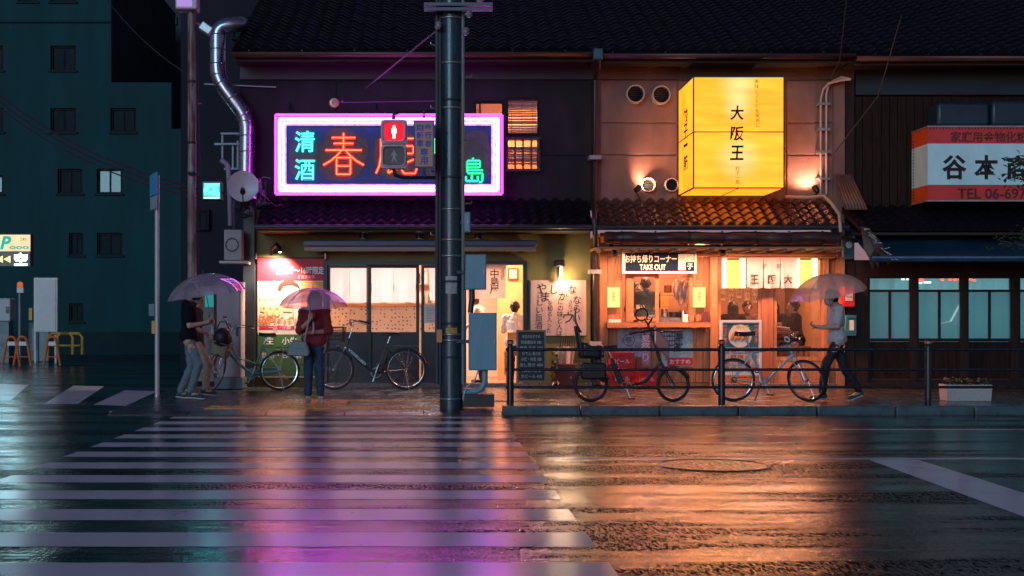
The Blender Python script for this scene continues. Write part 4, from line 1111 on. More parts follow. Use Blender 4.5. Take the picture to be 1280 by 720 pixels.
for z in (lz0, zm, lz1):
    for y in (YL, Y0 - 0.1): fr.c((xm, y, z), (lx1 - lx0 - 2 * e, 2 * e if z != zm else 0.016, 2 * e if z != zm else 0.016))
    for x in (lx0, lx1): fr.c((x, (YL + Y0 - 0.1) / 2, z), (2 * e if z != zm else 0.016, Y0 - 0.1 - YL - 2 * e, 2 * e if z != zm else 0.016))
fr.c((xm, (YL + Y0 - 0.1) / 2, lz0 - 0.002), (0.014, Y0 - 0.1 - YL - 2 * e, 0.014))
fr.build('frame', fm, box)
MB().b(lx0 + g, lx1 - g, YL + 0.02, Y0 - 0.1, lz1 - 0.012, lz1 - 0.004).build('top_panel', fm, box)
for z in (lz0 + 0.3, lz1 - 0.3):
    for x in (lx0 + 0.3, lx1 - 0.3): MB().bar((x, Y0 - 0.1, z), (x, Y0 + 0.01, z), 0.05).build('wall_bracket', dark_steel, box)
for s_, py in (('大', 141), ('阪', 167), ('王', 191)):
    text(s_, 'lettering', ink, box, P(921.5, py, YL - 0.012), w=0.225, h=0.245, bold=0.026, slant=0.06)
text('餃子一筋', 'lettering', M('faded_brown_ink', (0.16, 0.07, 0.01), 0.6), box, P(922, 219, YL - 0.012), h=0.30, vert=True, line=0.95)
text('美味しさと心を実感に', 'lettering', ink, box, P(946.5, 129, YL - 0.012), h=0.80, vert=True, line=1.05, slant=-0.03)
for s_, t in (('餃', .70), ('子', .56), ('一', .43), ('筋', .27)):
    text(s_, 'lettering', ink, box, (lx0 - 0.012, YL + 0.62, lz0 + t * (lz1 - lz0)), w=0.36, h=0.26 if s_ != '一' else 0.05, u=(0, -1, 0), bold=0.02)

# two wall spotlights washing the plaster
for px, tx, lab in ((798, 818, 'small spotlight throwing a bright patch on the plaster left of the yellow box sign'), (1019, 1004, 'small spotlight throwing a bright patch on the plaster by the copper lit conduits')):
    p = P(px, 235, 22.72)
    s_ = thing('wall_spotlight', lab, 'spotlight', P(px, 247, 22.8), group='spotlights washing the restaurant wall')
    tgt = P(tx, 212, Y0)
    d = (tgt - p).normalized()
    MB().lathe(p - d * 0.10, [(0.03, 0), (0.05, 0.04), (0.055, 0.13), (0.05, 0.132), (0.045, 0.10)], d, 16).build('housing', black_metal, s_)
    MB().lathe(p - d * 0.10, [(0.044, 0.116), (0.001, 0.121)], d, 16).build('lens', EM('spot_lens', (1.0, 0.75, 0.5), 30), s_)
    MB().tube([p - d * 0.08, P(px, 246, 22.8)], 0.012, 6).build('bracket', black_metal, s_)
    lamp('SPOT', p + d * 0.05, 85, (1.0, 0.44, 0.26), 0.05, s_, tgt, spot=125, blend=0.8)

# takeout sign
YT = Y0 - 0.2
tk = thing('takeout_sign', 'navy signboard with white border reading TAKE OUT above the ticket window', 'sign', P(824, 342, YT))
MB().px(778, 871, 313, 342, YT, YT + 0.05).build('border', M('white_sign_border', (0.75, 0.75, 0.72), 0.5), tk, bevel=0.005)
MB().px(781.5, 868, 316, 339, YT - 0.006, YT - 0.001).build('face', M('navy_sign_face', (0.003, 0.015, 0.035), 0.7, spec=0.1), tk)
text('お持ち帰りコーナー', 'lettering', white_ink, tk, P(813.5, 323.5, YT - 0.012), w=0.91, h=0.14, bold=0.014)
text('TAKE OUT', 'lettering', white_ink, tk, P(816, 334, YT - 0.012), w=0.46, h=0.10, bold=0.016)
wsq = M('white_square', (0.72, 0.72, 0.68), 0.5)
MB().px(848, 857, 317.5, 337.5, YT - 0.012, YT - 0.007).build('white_square', wsq, tk); MB().px(857.2, 867, 317.5, 327.5, YT - 0.012, YT - 0.007).build('white_square', wsq, tk)
grey_ink = M('grey_ink', (0.25, 0.25, 0.25), 0.6)
for s_, px, py, mt in (('極', 852.5, 322.5, grey_ink), ('旨', 862, 322.5, grey_ink), ('餃', 852.5, 333, grey_ink), ('子', 862.5, 333, white_ink)):
    text(s_, 'lettering', mt, tk, P(px, py, YT - 0.016), w=0.105, bold=0.02 if s_ == '子' else 0.0)
# small lit wall lanterns beside the ticket window
for px0, px1, lab in ((759, 775, 'small square yellow lantern on the boards left of the ticket window'), (866.5, 882, 'small square yellow lantern on the boards right of the ticket window')):
    t = thing('square_lantern', lab, 'lantern', P((px0 + px1) / 2, 384, Y0 - 0.08), group='square lanterns beside the ticket window')
    MB().px(px0, px1, 359, 384, Y0 - 0.10, Y0 - 0.005).build('lantern_box', EM('lit_cream_panel', (1.0, 0.50, 0.16), 1.9), t, bevel=0.006)
    text('営業中', 'lettering', M('faded_brown_ink', (0.16, 0.07, 0.01)), t, P((px0 + px1) / 2, 371, Y0 - 0.104), h=0.17, vert=True)
# black cone lamps under the eave
for px, tx, lab in ((767, 790, 'black cone spotlight under the eave at the left end of the takeout sign'), (901, 930, 'black cone spotlight under the eave beside the entrance noren')):
    p = P(px, 312, 22.45); t = thing('cone_spotlight', lab, 'spotlight', P(px, 304, 22.45), group='cone spotlights under the restaurant eave')
    tgt = P(tx, 350, Y0 - 0.1); d = (tgt - p).normalized()
    MB().lathe(p - d * 0.12, [(0.03, 0), (0.035, 0.06), (0.075, 0.22), (0.07, 0.22), (0.03, 0.07)], d, 18).build('shade', black_metal, t)
    MB().tube([p - d * 0.11, P(px, 304, 22.45)], 0.014, 8).build('stem', black_metal, t)
    MB().ell(p + d * 0.02, (0.025, 0.025, 0.025)).build('bulb', EM('warm_bulb', (1, 0.7, 0.4), 8), t)
    lamp('SPOT', p + d * 0.06, 15, (1.0, 0.66, 0.40), 0.03, t, tgt, spot=110, blend=0.7)

# entrance noren with lit lantern boxes at both ends
en = noren('shop_noren', 'white entrance noren with large brush characters between two lit yellow panels', 933, 996, 323, 360, Y0 - 0.20, 3, CLOTH('bright_noren_cloth', (0.42, 0.47, 0.54), 0.4), 1.0)
for s_, px in (('王', 943), ('阪', 965), ('大', 985)): text(s_, 'lettering', ink, en, P(px, 349, Y0 - 0.25), w=0.15, h=0.16, bold=0.035)
for s_, px in (('子', 956), ('餃', 974)): text(s_, 'lettering', ink, en, P(px, 332.5, Y0 - 0.25), w=0.085, bold=0.0)
for px0, px1, lab in ((904, 932, 'glowing yellow and white panel at the left end of the entrance noren'), (997, 1022, 'glowing yellow and white panel at the right end of the entrance noren')):
    t = thing('lit_panel_lantern', lab, 'lit panel', P((px0 + px1) / 2, 360, Y0 - 0.2), group='lit panels at the ends of the entrance noren')
    w1 = px0 + (5 if px0 < 950 else 3)
    MB().px(w1, px1 - 6, 325, 360, Y0 - 0.24, Y0 - 0.13).build('lantern_box', EM('lit_warm_yellow_panel', (1.0, 0.48, 0.11), 2.0), t)
    m = MB().px(px0, w1 - 0.3, 323, 360, Y0 - 0.235, Y0 - 0.13).px(px1 - 5.7, px1, 323, 360, Y0 - 0.235, Y0 - 0.13)
    m.build('white_end', EM('lit_white_panel', (1.0, 0.66, 0.48), 1.9), t)
MB().tube([P(903, 322, Y0 - 0.2), P(1044, 322, Y0 - 0.2)], 0.016, 8).build('rod', wdx, en)

# long awning cassette of the sake shop with three spotlights above it
ca = thing('awning_cassette', 'long blue retractable awning case under the tiled eave of the olive shop', 'awning', P(525, 312, 22.6))
MB().px(378, 672, 300, 308, 22.55, 22.82).build('case', M('blue_awning_case', (0.06, 0.08, 0.16), 0.4, 0, 0.2, 3), ca, bevel=0.02)
MB().px(380, 670, 308.3, 314, 22.53, 22.60).build('front_rail', M('brown_awning_rail', (0.26, 0.15, 0.12), 0.45, 0, 0.2, 2), ca, bevel=0.01)
for px in (398, 520, 650): MB().px(px, px + 6, 302, 316, 22.83, Y0 + 0.015).build('wall_bracket', dark_steel, ca)
for px, lab in ((454, 'small dark spotlight above the awning case, leftmost of the three'), (524, 'small dark spotlight above the awning case just left of the utility pole'), (597, 'small dark spotlight above the awning case just right of the utility pole')):
    p = P(px, 294, 22.75); t = thing('eave_spotlight', lab, 'spotlight', P(px, 284, 22.8), group='spotlights above the awning case')
    MB().lathe(p, [(0.035, 0.09), (0.06, 0.07), (0.065, -0.06), (0.055, -0.06), (0.05, 0.0)], (0, 0, 1), 16).build('housing', black_metal, t)
    MB().lathe(p, [(0.052, -0.045), (0.001, -0.05)], (0, 0, 1), 14).build('lens', EM('soft_white_lens', (1.0, 0.85, 0.75), 9), t)
    MB().tube([p + Vector((0, 0, .08)), P(px, 285, 22.85)], 0.012, 6).build('stem', black_metal, t)
    lamp('SPOT', p + Vector((0, 0, -0.08)), 4, (1.0, 0.85, 0.75), 0.03, t, p + Vector((0, -0.0, -1)), spot=120, blend=0.6)

# calligraphy board and its lamp
cb = thing('calligraphy_board', 'pale wooden board of black brush calligraphy on the olive wall', 'board', P(698, 420, Y0 - 0.04))
MB().px(663, 733, 350, 420, Y0 - 0.05, Y0 + 0.018).build('plank', WOOD('pale_board_wood', (0.52, 0.38, 0.33), 0.5, 0.15, 'z', 2), cb, bevel=0.008)
for s_, px, py, w in (('な', 715.5, 362, 10), ('し', 693, 362, 9), ('か', 704, 370, 11), ('や', 677, 360, 12), ('ま', 682, 371, 10), ('ウ', 710, 397, 12)):
    text(s_, 'lettering', ink, cb, P(px, py, Y0 - 0.056), w=w / 70.26, bold=0.01, slant=0.1)
for s_, px, py, h in (('ならい', 721, 386, 32), ('さりげ', 713, 384, 18), ('にの味と人は', 700, 397, 46), ('を知る入った', 687, 396, 40), ('さしい旨酒の', 674, 392, 56)):
    text(s_, 'lettering', ink, cb, P(px, py, Y0 - 0.056), h=h / 70.26, vert=True, bold=0.0, slant=0.05, line=0.95)
bl = thing('board_lamp', 'black wall lamp with a bare glowing tube above the calligraphy board', 'wall lamp', P(700, 345, Y0 - 0.1))
MB().px(694, 706, 325, 333, Y0 - 0.22, Y0 + 0.018).build('hood', black_metal, bl, bevel=0.02)
MB().tube([P(701.5, 334, Y0 - 0.16), P(701.5, 346, Y0 - 0.16)], 0.026, 12).build('tube', EM('warm_tube', (1.0, 0.74, 0.5), 6), bl)
MB().px(696, 700.5, 333, 352, Y0 - 0.17, Y0 - 0.14).build('baffle', black_metal, bl)
lamp('POINT', P(703, 349, Y0 - 0.22), 26, (1.0, 0.62, 0.36), 0.05, bl)

# lunch banner on the olive wall
bn = thing('menu_banner', 'tall red topped menu banner hanging on the olive wall at the left', 'banner', P(365, 470, Y0 - 0.05))
YB = Y0 - 0.05
def flat(px0, px1, py0, py1, dy, name, mat): return MB().px(px0, px1, py0, py1, YB - dy, YB - dy + 0.003).build(name, mat, bn)
flat(322, 407, 323, 472, 0, 'cloth', M('cream_banner_print', (0.72, 0.62, 0.50), 0.6, 0, 0.06, 2))
flat(322, 407, 323, 351, 0.004, 'red_header', M('red_banner_print', (0.50, 0.02, 0.045), 0.6, 0, 0.1, 3))
flat(322, 407, 418, 470, 0.004, 'green_band', M('green_banner_print', (0.04, 0.13, 0.035), 0.6, 0, 0.2, 3))
flat(324, 368, 407.5, 411.5, 0.004, 'red_strip', M('red_banner_print', (0.50, 0.02, 0.045)))
flat(376, 407, 352, 418, 0.003, 'orange_print', M('orange_banner_print', (0.72, 0.30, 0.09), 0.6, 0, 0.25, 2))
text('昼12時～16時限定', 'lettering', white_ink, bn, P(375, 338, YB - 0.010), w=0.86, h=0.14, bold=0.02)
text('ご注文の方', 'lettering', white_ink, bn, P(383, 346, YB - 0.010), w=0.3)
text('ドリンクメニュー', 'lettering', M('brown_print', (0.12, 0.05, 0.03), 0.6), bn, P(342, 374, YB - 0.010), w=0.5, bold=0.01)
text('500円', 'lettering', M('pale_gold_print', (0.75, 0.5, 0.2), 0.6), bn, P(346, 389, YB - 0.008), w=0.6, bold=0.03)
text('500円', 'lettering', M('bright_orange_print', (0.75, 0.16, 0.02), 0.6), bn, P(334, 400.5, YB - 0.010), w=0.30, h=0.17, bold=0.03)
text('ポッキリ', 'lettering', M('bright_orange_print', (0.75, 0.16, 0.02)), bn, P(358, 401, YB - 0.010), w=0.34, h=0.13, bold=0.03)
text('一品・小鉢', 'lettering', white_ink, bn, P(350, 409.5, YB - 0.010), w=0.4)
text('生　小生', 'lettering', white_ink, bn, P(352, 426, YB - 0.010), w=0.55, bold=0.02)
text('焼酎・日本酒', 'lettering', white_ink, bn, P(352, 444, YB - 0.010), w=0.7)
# drawn head: outline of dark hair over a pale round face
hp = [(math.cos(R_(a)) * 0.20, math.sin(R_(a)) * 0.17) for a in range(0, 181, 15)] + [(-0.15, -0.02), (-0.09, 0.07), (0.05, 0.09), (0.13, 0.05)]
MB().prism([(x, z) for x, z in hp], P(361, 362, YB - 0.008), (1, 0, 0), (0, 0, 1), 0.002).build('drawn_hair', M('brown_hair_print', (0.07, 0.025, 0.02), 0.6), bn)
for px in (320, 407): MB().tube([P(px, 316, Y0 - 0.06), P(px, 324, Y0 - 0.06)], 0.02, 8).build('hook', chrome, bn)
MB().tube([P(320, 322.5, Y0 - 0.052), P(408, 322.5, Y0 - 0.052)], 0.012, 8).build('rod', dark_steel, bn)
MB().px(318.3, 321, 330, 470, Y0 - 0.03, Y0 + 0.018).build('side_pole', dark_steel, bn)
# lamp over the banner, lighting it
pl = thing('banner_lamp', 'dark curved wall lamp just above the red topped banner', 'wall lamp', P(343, 316, Y0 - 0.1))
MB().tube([P(340, 318, Y0 + 0.01), P(341, 309, Y0 - 0.15), P(346, 305, Y0 - 0.30), P(350, 310, Y0 - 0.36)], 0.03, 10).build('arm', black_metal, pl)
MB().lathe(P(350, 310, Y0 - 0.36), [(0.03, 0), (0.06, -0.07), (0.055, -0.07), (0.02, -0.01)], (0, 0, 1), 16).build('shade', black_metal, pl)
MB().ell(P(350, 314, Y0 - 0.36), (0.03, 0.03, 0.03)).build('bulb', EM('white_bulb', (1, 0.8, 0.6), 10), pl)
lamp('SPOT', P(350, 316, Y0 - 0.37), 400, (1.0, 0.68, 0.48), 0.04, pl, P(340, 362, Y0 - 0.05), spot=125, blend=0.8)

# hardware shop sign box
ys_ = 22.2
sx0, sx1, sz0, sz1 = PX(1160, ys_), PX(1345, ys_), PZ(251, ys_), PZ(158, ys_)
hs = thing('hardware_sign', 'red and white signboard of the timber shop with black characters and phone number', 'sign', ((sx0 + sx1) / 2, 22.6, sz0))
sm = M('white_sign_vinyl', (0.58, 0.90, 0.95), 0.5, 0, 0.12, 2, (1, 1, 0.4)); rmm = M('red_sign_vinyl', (0.68, 0.05, 0.05), 0.5, 0, 0.15, 2)
MB().b(sx0 + 0.02, sx1, ys_ + 0.02, Y0 - 0.06, sz0 + 0.02, sz1 - 0.02).build('cabinet', M('brown_sign_cabinet', (0.05, 0.03, 0.03), 0.6), hs)
za, zb_ = sz0 + (sz1 - sz0) * 0.215, sz0 + (sz1 - sz0) * 0.77
for nme, z0, z1, mt in (('red_band', sz0, za - 0.002, rmm), ('white_field', za, zb_, sm), ('red_band', zb_ + 0.002, sz1, rmm)):
    MB().b(sx0, sx1, ys_, ys_ + 0.018, z0, z1).build(nme, mt, hs)
    MB().b(sx0 - 0.002, sx0 + 0.018, ys_ + 0.02, Y0 - 0.05, z0, z1).build(nme, mt if nme == 'white_field' else M('warm_lit_red_vinyl', (0.80, 0.10, 0.02), 0.5), hs)  # side red bands tinted orange, spotlight warmth put into the colour
fz = MB()
for z in (sz0, sz1): fz.b(sx0 - 0.015, sx1, ys_ - 0.012, ys_ - 0.001, z - 0.012, z + 0.012).b(sx0 - 0.014, sx0 - 0.003, ys_, Y0 - 0.05, z - 0.012, z + 0.012)
fz.build('frame', M('pale_metal_edge', (0.4, 0.38, 0.35), 0.4, 0.4), hs)
for s_, px in (('谷', 1193), ('本', 1233), ('商', 1273)):
    text(s_, 'lettering', ink, hs, P(px, 209, ys_ - 0.006), w=0.42, h=0.42, bold=0.03)
text('家庭用金物化粧品', 'lettering', M('dark_red_ink', (0.10, 0.02, 0.02), 0.6), hs, P(1243, 171, ys_ - 0.006), w=1.5, bold=0.015)
text('TEL 06-697', 'lettering', M('dark_red_ink', (0.10, 0.02, 0.02)), hs, P(1240, 242, ys_ - 0.006), w=1.18, bold=0.02)
sp_ = M('stitch_dark', (0.05, 0.02, 0.02), 0.6)
m = MB()
for k in range(46):
    x = sx0 + 0.03 + k * 0.055; m.b(x, x + 0.02, ys_ - 0.006, ys_ - 0.002, sz1 - 0.05, sz1 - 0.02)
for k in range(22):
    z = sz0 + 0.04 + k * 0.056; m.b(sx0 - 0.006, sx0 - 0.003, Y0 - 0.16, Y0 - 0.12, z, z + 0.02)
m.build('lacing', sp_, hs)

# ------------------------------------------------------------------ street furniture
YP = 17.2
up = thing('utility_pole', 'thick dark utility pole with bands and cables at the end of the crosswalk', 'utility pole', (PX(564, YP), YP, 0))
pole_mat = M('dark_wet_concrete_pole', (0.012, 0.046, 0.058), 0.26, 0.1, 0.35, 4, (3, 3, 0.5), 0.15, 30)
MB().lathe((PX(564, YP), YP, 0), [(0.154, 0), (0.15, 2), (0.138, 9.2)], n=28).build('shaft', pole_mat, up)
for py in (24, 80, 126, 136, 222, 262, 300, 320, 352, 404, 418, 425, 446, 498):
    MB().lathe((PX(564, YP), YP, PZ(py + 1.5, YP)), [(0.156, 0), (0.158, 0.028)], n=28, cap=False).build('band', steel if py not in (126, 222, 352, 404, 446) else dark_steel, up, solid=0.006)
m = MB()
for dx, r in ((-0.145, 0.020), (0.155, 0.022), (-0.185, 0.030)):
    pts = [(PX(564, YP) + dx, YP - 0.10 + 0.04 * math.sin(k * 0.9), 0.35 + k * 0.6) for k in range(14)]
    m = MB().tube(pts, r, 8).build('cable_conduit', M('grey_conduit', (0.16, 0.18, 0.2), 0.4) if dx > 0 else dark_steel, up)
for py in (3, 9): MB().px(530, 616, py, py + 4, YP - 0.25, YP - 0.18).build('cross_arm', M('dull_arm_paint', (0.10, 0.12, 0.16), 0.5), up)
for px, py in ((548, 36), (586, 22), (582, 44), (600, 8)): MB().lathe(P(px, py, YP - 0.2), [(0.02, 0), (0.05, 0.03), (0.03, 0.05), (0.05, 0.08), (0.02, 0.1)], n=14).build('insulator', M('glazed_insulator', (0.3, 0.3, 0.32), 0.2), up)
box_grey = M('grey_box_paint', (0.13, 0.30, 0.38), 0.42, 0, 0.1, 6, (4, 4, 0.4))
def meter_box(label, px0, px1, py0, py1, Y, dep):
    t = thing('junction_box', label, 'electric box', P((px0 + px1) / 2, py1, Y))
    MB().px(px0, px1, py0, py1, Y, Y + dep).build('cabinet', box_grey, t, bevel=0.008)
    MB().px(px0 + 1, px1 - 1, py0 + 1, py1 - 1, Y - 0.010, Y - 0.001).build('lid', box_grey, t, bevel=0.004)
    MB().px(px1 - 4, px1 - 2.5, (py0 + py1) / 2 - 3, (py0 + py1) / 2 + 3, Y - 0.02, Y - 0.011).build('latch', steel, t)
    MB().b(PX(565, YP), PX((px0 + px1) / 2, Y), Y + dep * 0.3, Y + dep * 0.6, PZ((py0 + py1) / 2, Y) - 0.02, PZ((py0 + py1) / 2, Y) + 0.02).build('bracket', dark_steel, t)
    return t
meter_box('narrow grey box, topmost of those strapped to the utility pole', 580, 588, 265, 290, YP - 0.12, 0.1)
meter_box('medium grey electric box in the middle of the utility pole', 582, 608, 318, 362, YP - 0.18, 0.16)
tb = meter_box('largest grey electric box, lowest on the right side of the utility pole', 586, 621, 391, 463, YP - 0.2, 0.2)
MB().tube([P(606, 463, YP - 0.1), P(606, 478, YP - 0.1), P(602, 486, YP - 0.1), P(594, 489.5, YP - 0.1), P(579, 490, YP - 0.08)], 0.042, 10).build('elbow_pipe', box_grey, tb)
MB().tube([P(590, 362, YP - 0.1), P(590, 372, YP - 0.1), P(588, 391, YP - 0.1)], 0.04, 10).build('joint_pipe', dark_steel, tb)
MB().tube([P(598, 463, YP - 0.13), P(593, 476, YP - 0.14), P(583, 484, YP - 0.16), P(579, 496, YP - 0.15), P(580, 508, YP - 0.13)], 0.010, 6).build('cable', M('pale_cable', (0.5, 0.5, 0.5), 0.4), tb)
tagp = MB().px(546, 552.5, 412, 428, YP - 0.20, YP - 0.192).build('pole_tag', M('orange_tag', (0.55, 0.24, 0.08), 0.5)); tag(tagp, 'small orange tag hanging on the left side of the utility pole', 'tag')
fb = MB().px(578, 618, 493, 509, YP - 0.15, YP + 0.25).build('footing_block', M('dark_block', (0.02, 0.022, 0.025), 0.4), bevel=0.01); tag(fb, 'low dark block on the ground at the right foot of the utility pole', 'block')
for k in range(9):
    z = 1.9 + 0.42 * k; sx = -1 if k % 2 else 1
    MB().tube([(PX(564, YP) + sx * 0.13, YP - 0.06, z), (PX(564, YP) + sx * 0.27, YP - 0.09, z + 0.01), (PX(564, YP) + sx * 0.27, YP - 0.09, z + 0.04)], 0.010, 6).build('step_bolt', steel, up)
for z0, z1, mt in ((1.55, 1.78, M('pale_sticker', (0.30, 0.33, 0.33), 0.5, 0, 0.5, 20)), (1.02, 1.10, M('yellow_sticker', (0.4, 0.25, 0.03), 0.5, 0, 0.4, 20))):
    MB().add([(PX(564, YP) + 0.157 * math.sin(a_), YP - 0.157 * math.cos(a_), z) for z in (z0, z1) for a_ in (-.5, -.25, 0, .25, .5)], [(i, i + 1, i + 6, i + 5) for i in range(4)]).build('sticker', mt, up)
# pedestrian signal on its arm
sg = thing('pedestrian_signal', 'pedestrian traffic light with the red standing figure lit', 'traffic light', P(492, 211, YP - 0.3))
ys2 = YP - 0.45
house = M('grey_signal_housing', (0.48, 0.42, 0.46), 0.45, 0, 0.1, 6)
def rounded(px0, px1, py0, py1, rad, Y):
    pts = []; x0, x1, z0, z1 = PX(px0, Y), PX(px1, Y), PZ(py1, Y), PZ(py0, Y)
    for cx, cz, a0 in ((x1 - rad, z1 - rad, 0), (x0 + rad, z1 - rad, 90), (x0 + rad, z0 + rad, 180), (x1 - rad, z0 + rad, 270)):
        pts += [(cx + rad * math.cos(R_(a0 + t)), cz + rad * math.sin(R_(a0 + t))) for t in (0, 30, 60, 90)]
    return pts
for (py0, py1) in ((149.5, 179.6), (180.4, 210.5)):
    MB().prism(rounded(476, 509, py0, py1, 0.04, ys2), (0, ys2, 0), (1, 0, 0), (0, 0, 1), 0.16).build('housing', house, sg, bevel=0.006)
    fr_ = MB(); op = rounded(478, 507, py0 + 2, py1 - 2, 0.05, ys2); ip = rounded(480, 505, py0 + 4, py1 - 4, 0.05, ys2)
    n = len(op)
    fr_.add([(a, ys2 - 0.05 if b2 > (PZ(py1, ys2) + 0.06) else ys2 - 0.02, b2) for a, b2 in op] + [(a, ys2 - 0.001, b2) for a, b2 in ip], [(i, (i + 1) % n, n + (i + 1) % n, n + i) for i in range(n)])
    fr_.build('visor', house, sg, solid=0.006)
MB().prism(rounded(480, 505, 153.5, 175.5, 0.05, ys2), (0, ys2 - 0.006, 0), (1, 0, 0), (0, 0, 1), 0.004).build('lens', EM('red_signal_lens', (1.0, 0.015, 0.04), 1.3), sg)
MB().prism(rounded(480, 505, 184.5, 206.5, 0.05, ys2), (0, ys2 - 0.006, 0), (1, 0, 0), (0, 0, 1), 0.004).build('lens', M('unlit_signal_lens', (0.06, 0.065, 0.08), 0.3), sg)
man = [(-1.5, -8), (-.3, -8), (-.2, -1.5), (.2, -1.5), (.3, -8), (1.5, -8), (1.7, -1), (2.5, -1.6), (3.1, -1.2), (2.9, 4), (1.9, 5.2), (1.1, 5.6), (1.5, 7.2), (.9, 8.3), (0, 8.7), (-.9, 8.3), (-1.5, 7.2), (-1.1, 5.6), (-1.9, 5.2), (-2.9, 4), (-3.1, -1.2), (-2.5, -1.6), (-1.7, -1)]
sc_ = ys2 / F
MB().prism([(a * sc_, b2 * sc_) for a, b2 in man], P(492.5, 165, ys2 - 0.0085), (1, 0, 0), (0, 0, 1), 0.002).build('standing_figure', EM('lit_signal_figure', (1.0, 0.80, 0.55), 3.0), sg)
walk = [(-3.5, -7.5), (-2.2, -7.8), (.3, -2.2), (2.2, -7.8), (3.6, -7.4), (1.4, .2), (1.2, 2.4), (3.4, .6), (4.0, 1.5), (1.4, 4.8), (.9, 5.2), (1.2, 6.6), (.2, 7.8), (-.8, 7.6), (-1.2, 6.4), (-.7, 5.2), (-2.6, 4.2), (-3.8, 1.2), (-2.8, .8), (-1.4, 2.8), (-1.2, -.6)]
MB().prism([(a * sc_, b2 * sc_) for a, b2 in walk], P(492.5, 195.5, ys2 - 0.0085), (1, 0, 0), (0, 0, 1), 0.002).build('walking_figure', M('grey_figure', (0.30, 0.31, 0.33), 0.4), sg)
MB().tube([P(492, 149, ys2 + 0.08), P(492, 143, ys2 + 0.08), P(500, 140, ys2 + 0.15), P(560, 140, YP)], 0.025, 8).build('upper_arm', dark_steel, sg)
MB().tube([P(492, 211, ys2 + 0.08), P(494, 219, ys2 + 0.1), P(504, 222, ys2 + 0.15), P(560, 222, YP)], 0.025, 8).build('lower_arm', dark_steel, sg)
cs_ = thing('crossing_sign', 'narrow blue lettered plate hanging between the red signal and the utility pole', 'sign', P(530, 211, ys2))
MB().px(517, 543, 150, 210, ys2 + 0.03, ys2 + 0.05).build('plate', M('blue_plate', (0.03, 0.07, 0.25), 0.45), cs_, bevel=0.006)
MB().px(519, 541, 152, 208, ys2 + 0.024, ys2 + 0.028).build('face', M('tan_plate_face', (0.48, 0.25, 0.16), 0.5, 0, 0.15, 10), cs_)
blue_ink = M('blue_ink', (0.02, 0.07, 0.42), 0.5)
for i, (s_, px) in enumerate((('歩行者', 535), ('自転車', 525))):
    for k, c_ in enumerate(s_): text(c_, 'lettering', blue_ink, cs_, P(px, 159 + 10 * k, ys2 + 0.018), w=0.09, h=0.09, bold=0.02)
for k, c_ in enumerate('専用'): text(c_, 'lettering', blue_ink, cs_, P(530, 190 + 11 * k, ys2 + 0.018), w=0.10, h=0.10, bold=0.02)
for py in (147, 211): MB().tube([P(530, py, ys2 + 0.05), P(530, py + (-8 if py < 150 else 9), ys2 + 0.1)], 0.015, 6).build('hanger', steel, cs_)

# pedestrian railing
YF = 17.25
fence = thing('pedestrian_railing', 'dark three rail pedestrian railing along the kerb in front of the shops', 'railing', (PX(900, YF), YF, PZ0))
dark_teal = M('dark_teal_rail_paint', (0.012, 0.02, 0.026), 0.3, 0, 0.3, 10)
for py in (437, 462, 484):
    MB().tube([P(632, py, YF), P(900, py, YF), P(1160, py, YF), (16, YF, PZ(py, YF))], 0.019 if py != 437 else 0.022, 10).build('rail', dark_teal, fence)
for px in (638, 902, 1160, 1420):
    x = PX(px, YF)
    p = MB().lathe((x, YF, PZ0), [(0.046, 0), (0.045, 0.82), (0.03, 0.83), (0.03, 0.85), (0.042, 0.87), (0.042, 0.895), (0.03, 0.91)], n=18).build('post', dark_teal, fence)
    MB().lathe((x, YF, PZ0), [(0.085, 0.0005), (0.08, 0.012)], n=18).build('base_flange', dark_teal, p)
    for py in (437, 462, 484): MB().torus((x, YF, PZ(py, YF)), 0.034, 0.008, (1, 0, 0), 16, 6).build('clamp', dark_teal, p)
    MB().lathe((x, YF, PZ0 + 0.855), [(0.044, 0), (0.044, 0.035)], n=16, cap=False).build('reflector', M('amber_reflector', (0.35, 0.16, 0.05), 0.25), p)

# flower trough
Yq = 18.7
ft = thing('flower_trough', 'pale concrete flower trough on the wet pavement at the right', 'planter', (PX(1212, Yq), Yq + 0.2, PZ0))
m = MB(); xa, xb = PX(1183, Yq), PX(1241, Yq); zt_ = PZ0 + 0.24
ou = [(xa, Yq), (xb, Yq), (xb, Yq + 0.3), (xa, Yq + 0.3)]; inn = [(xa + .03, Yq + .03), (xb - .03, Yq + .03), (xb - .03, Yq + .27), (xa + .03, Yq + .27)]
m.add([(a + (0.02 if a == xa else -0.02), b2, PZ0) for a, b2 in ou] + [(a, b2, zt_) for a, b2 in ou] + [(a, b2, zt_) for a, b2 in inn] + [(a, b2, zt_ - .06) for a, b2 in inn],
      [(3, 2, 1, 0)] + [(i, (i + 1) % 4, 4 + (i + 1) % 4, 4 + i) for i in range(4)] + [(4 + i, 4 + (i + 1) % 4, 8 + (i + 1) % 4, 8 + i) for i in range(4)] + [(8 + i, 8 + (i + 1) % 4, 12 + (i + 1) % 4, 12 + i) for i in range(4)])
m.build('trough', M('pale_speckled_concrete', (0.5, 0.48, 0.46), 0.6, 0, 0.35, 60, bump=0.3, bscale=90), ft, bevel=0.008)
MB().b(xa + .031, xb - .031, Yq + .031, Yq + .269, zt_ - .06, zt_ - .03).build('soil', M('wet_soil', (0.03, 0.02, 0.015), 0.7), ft)
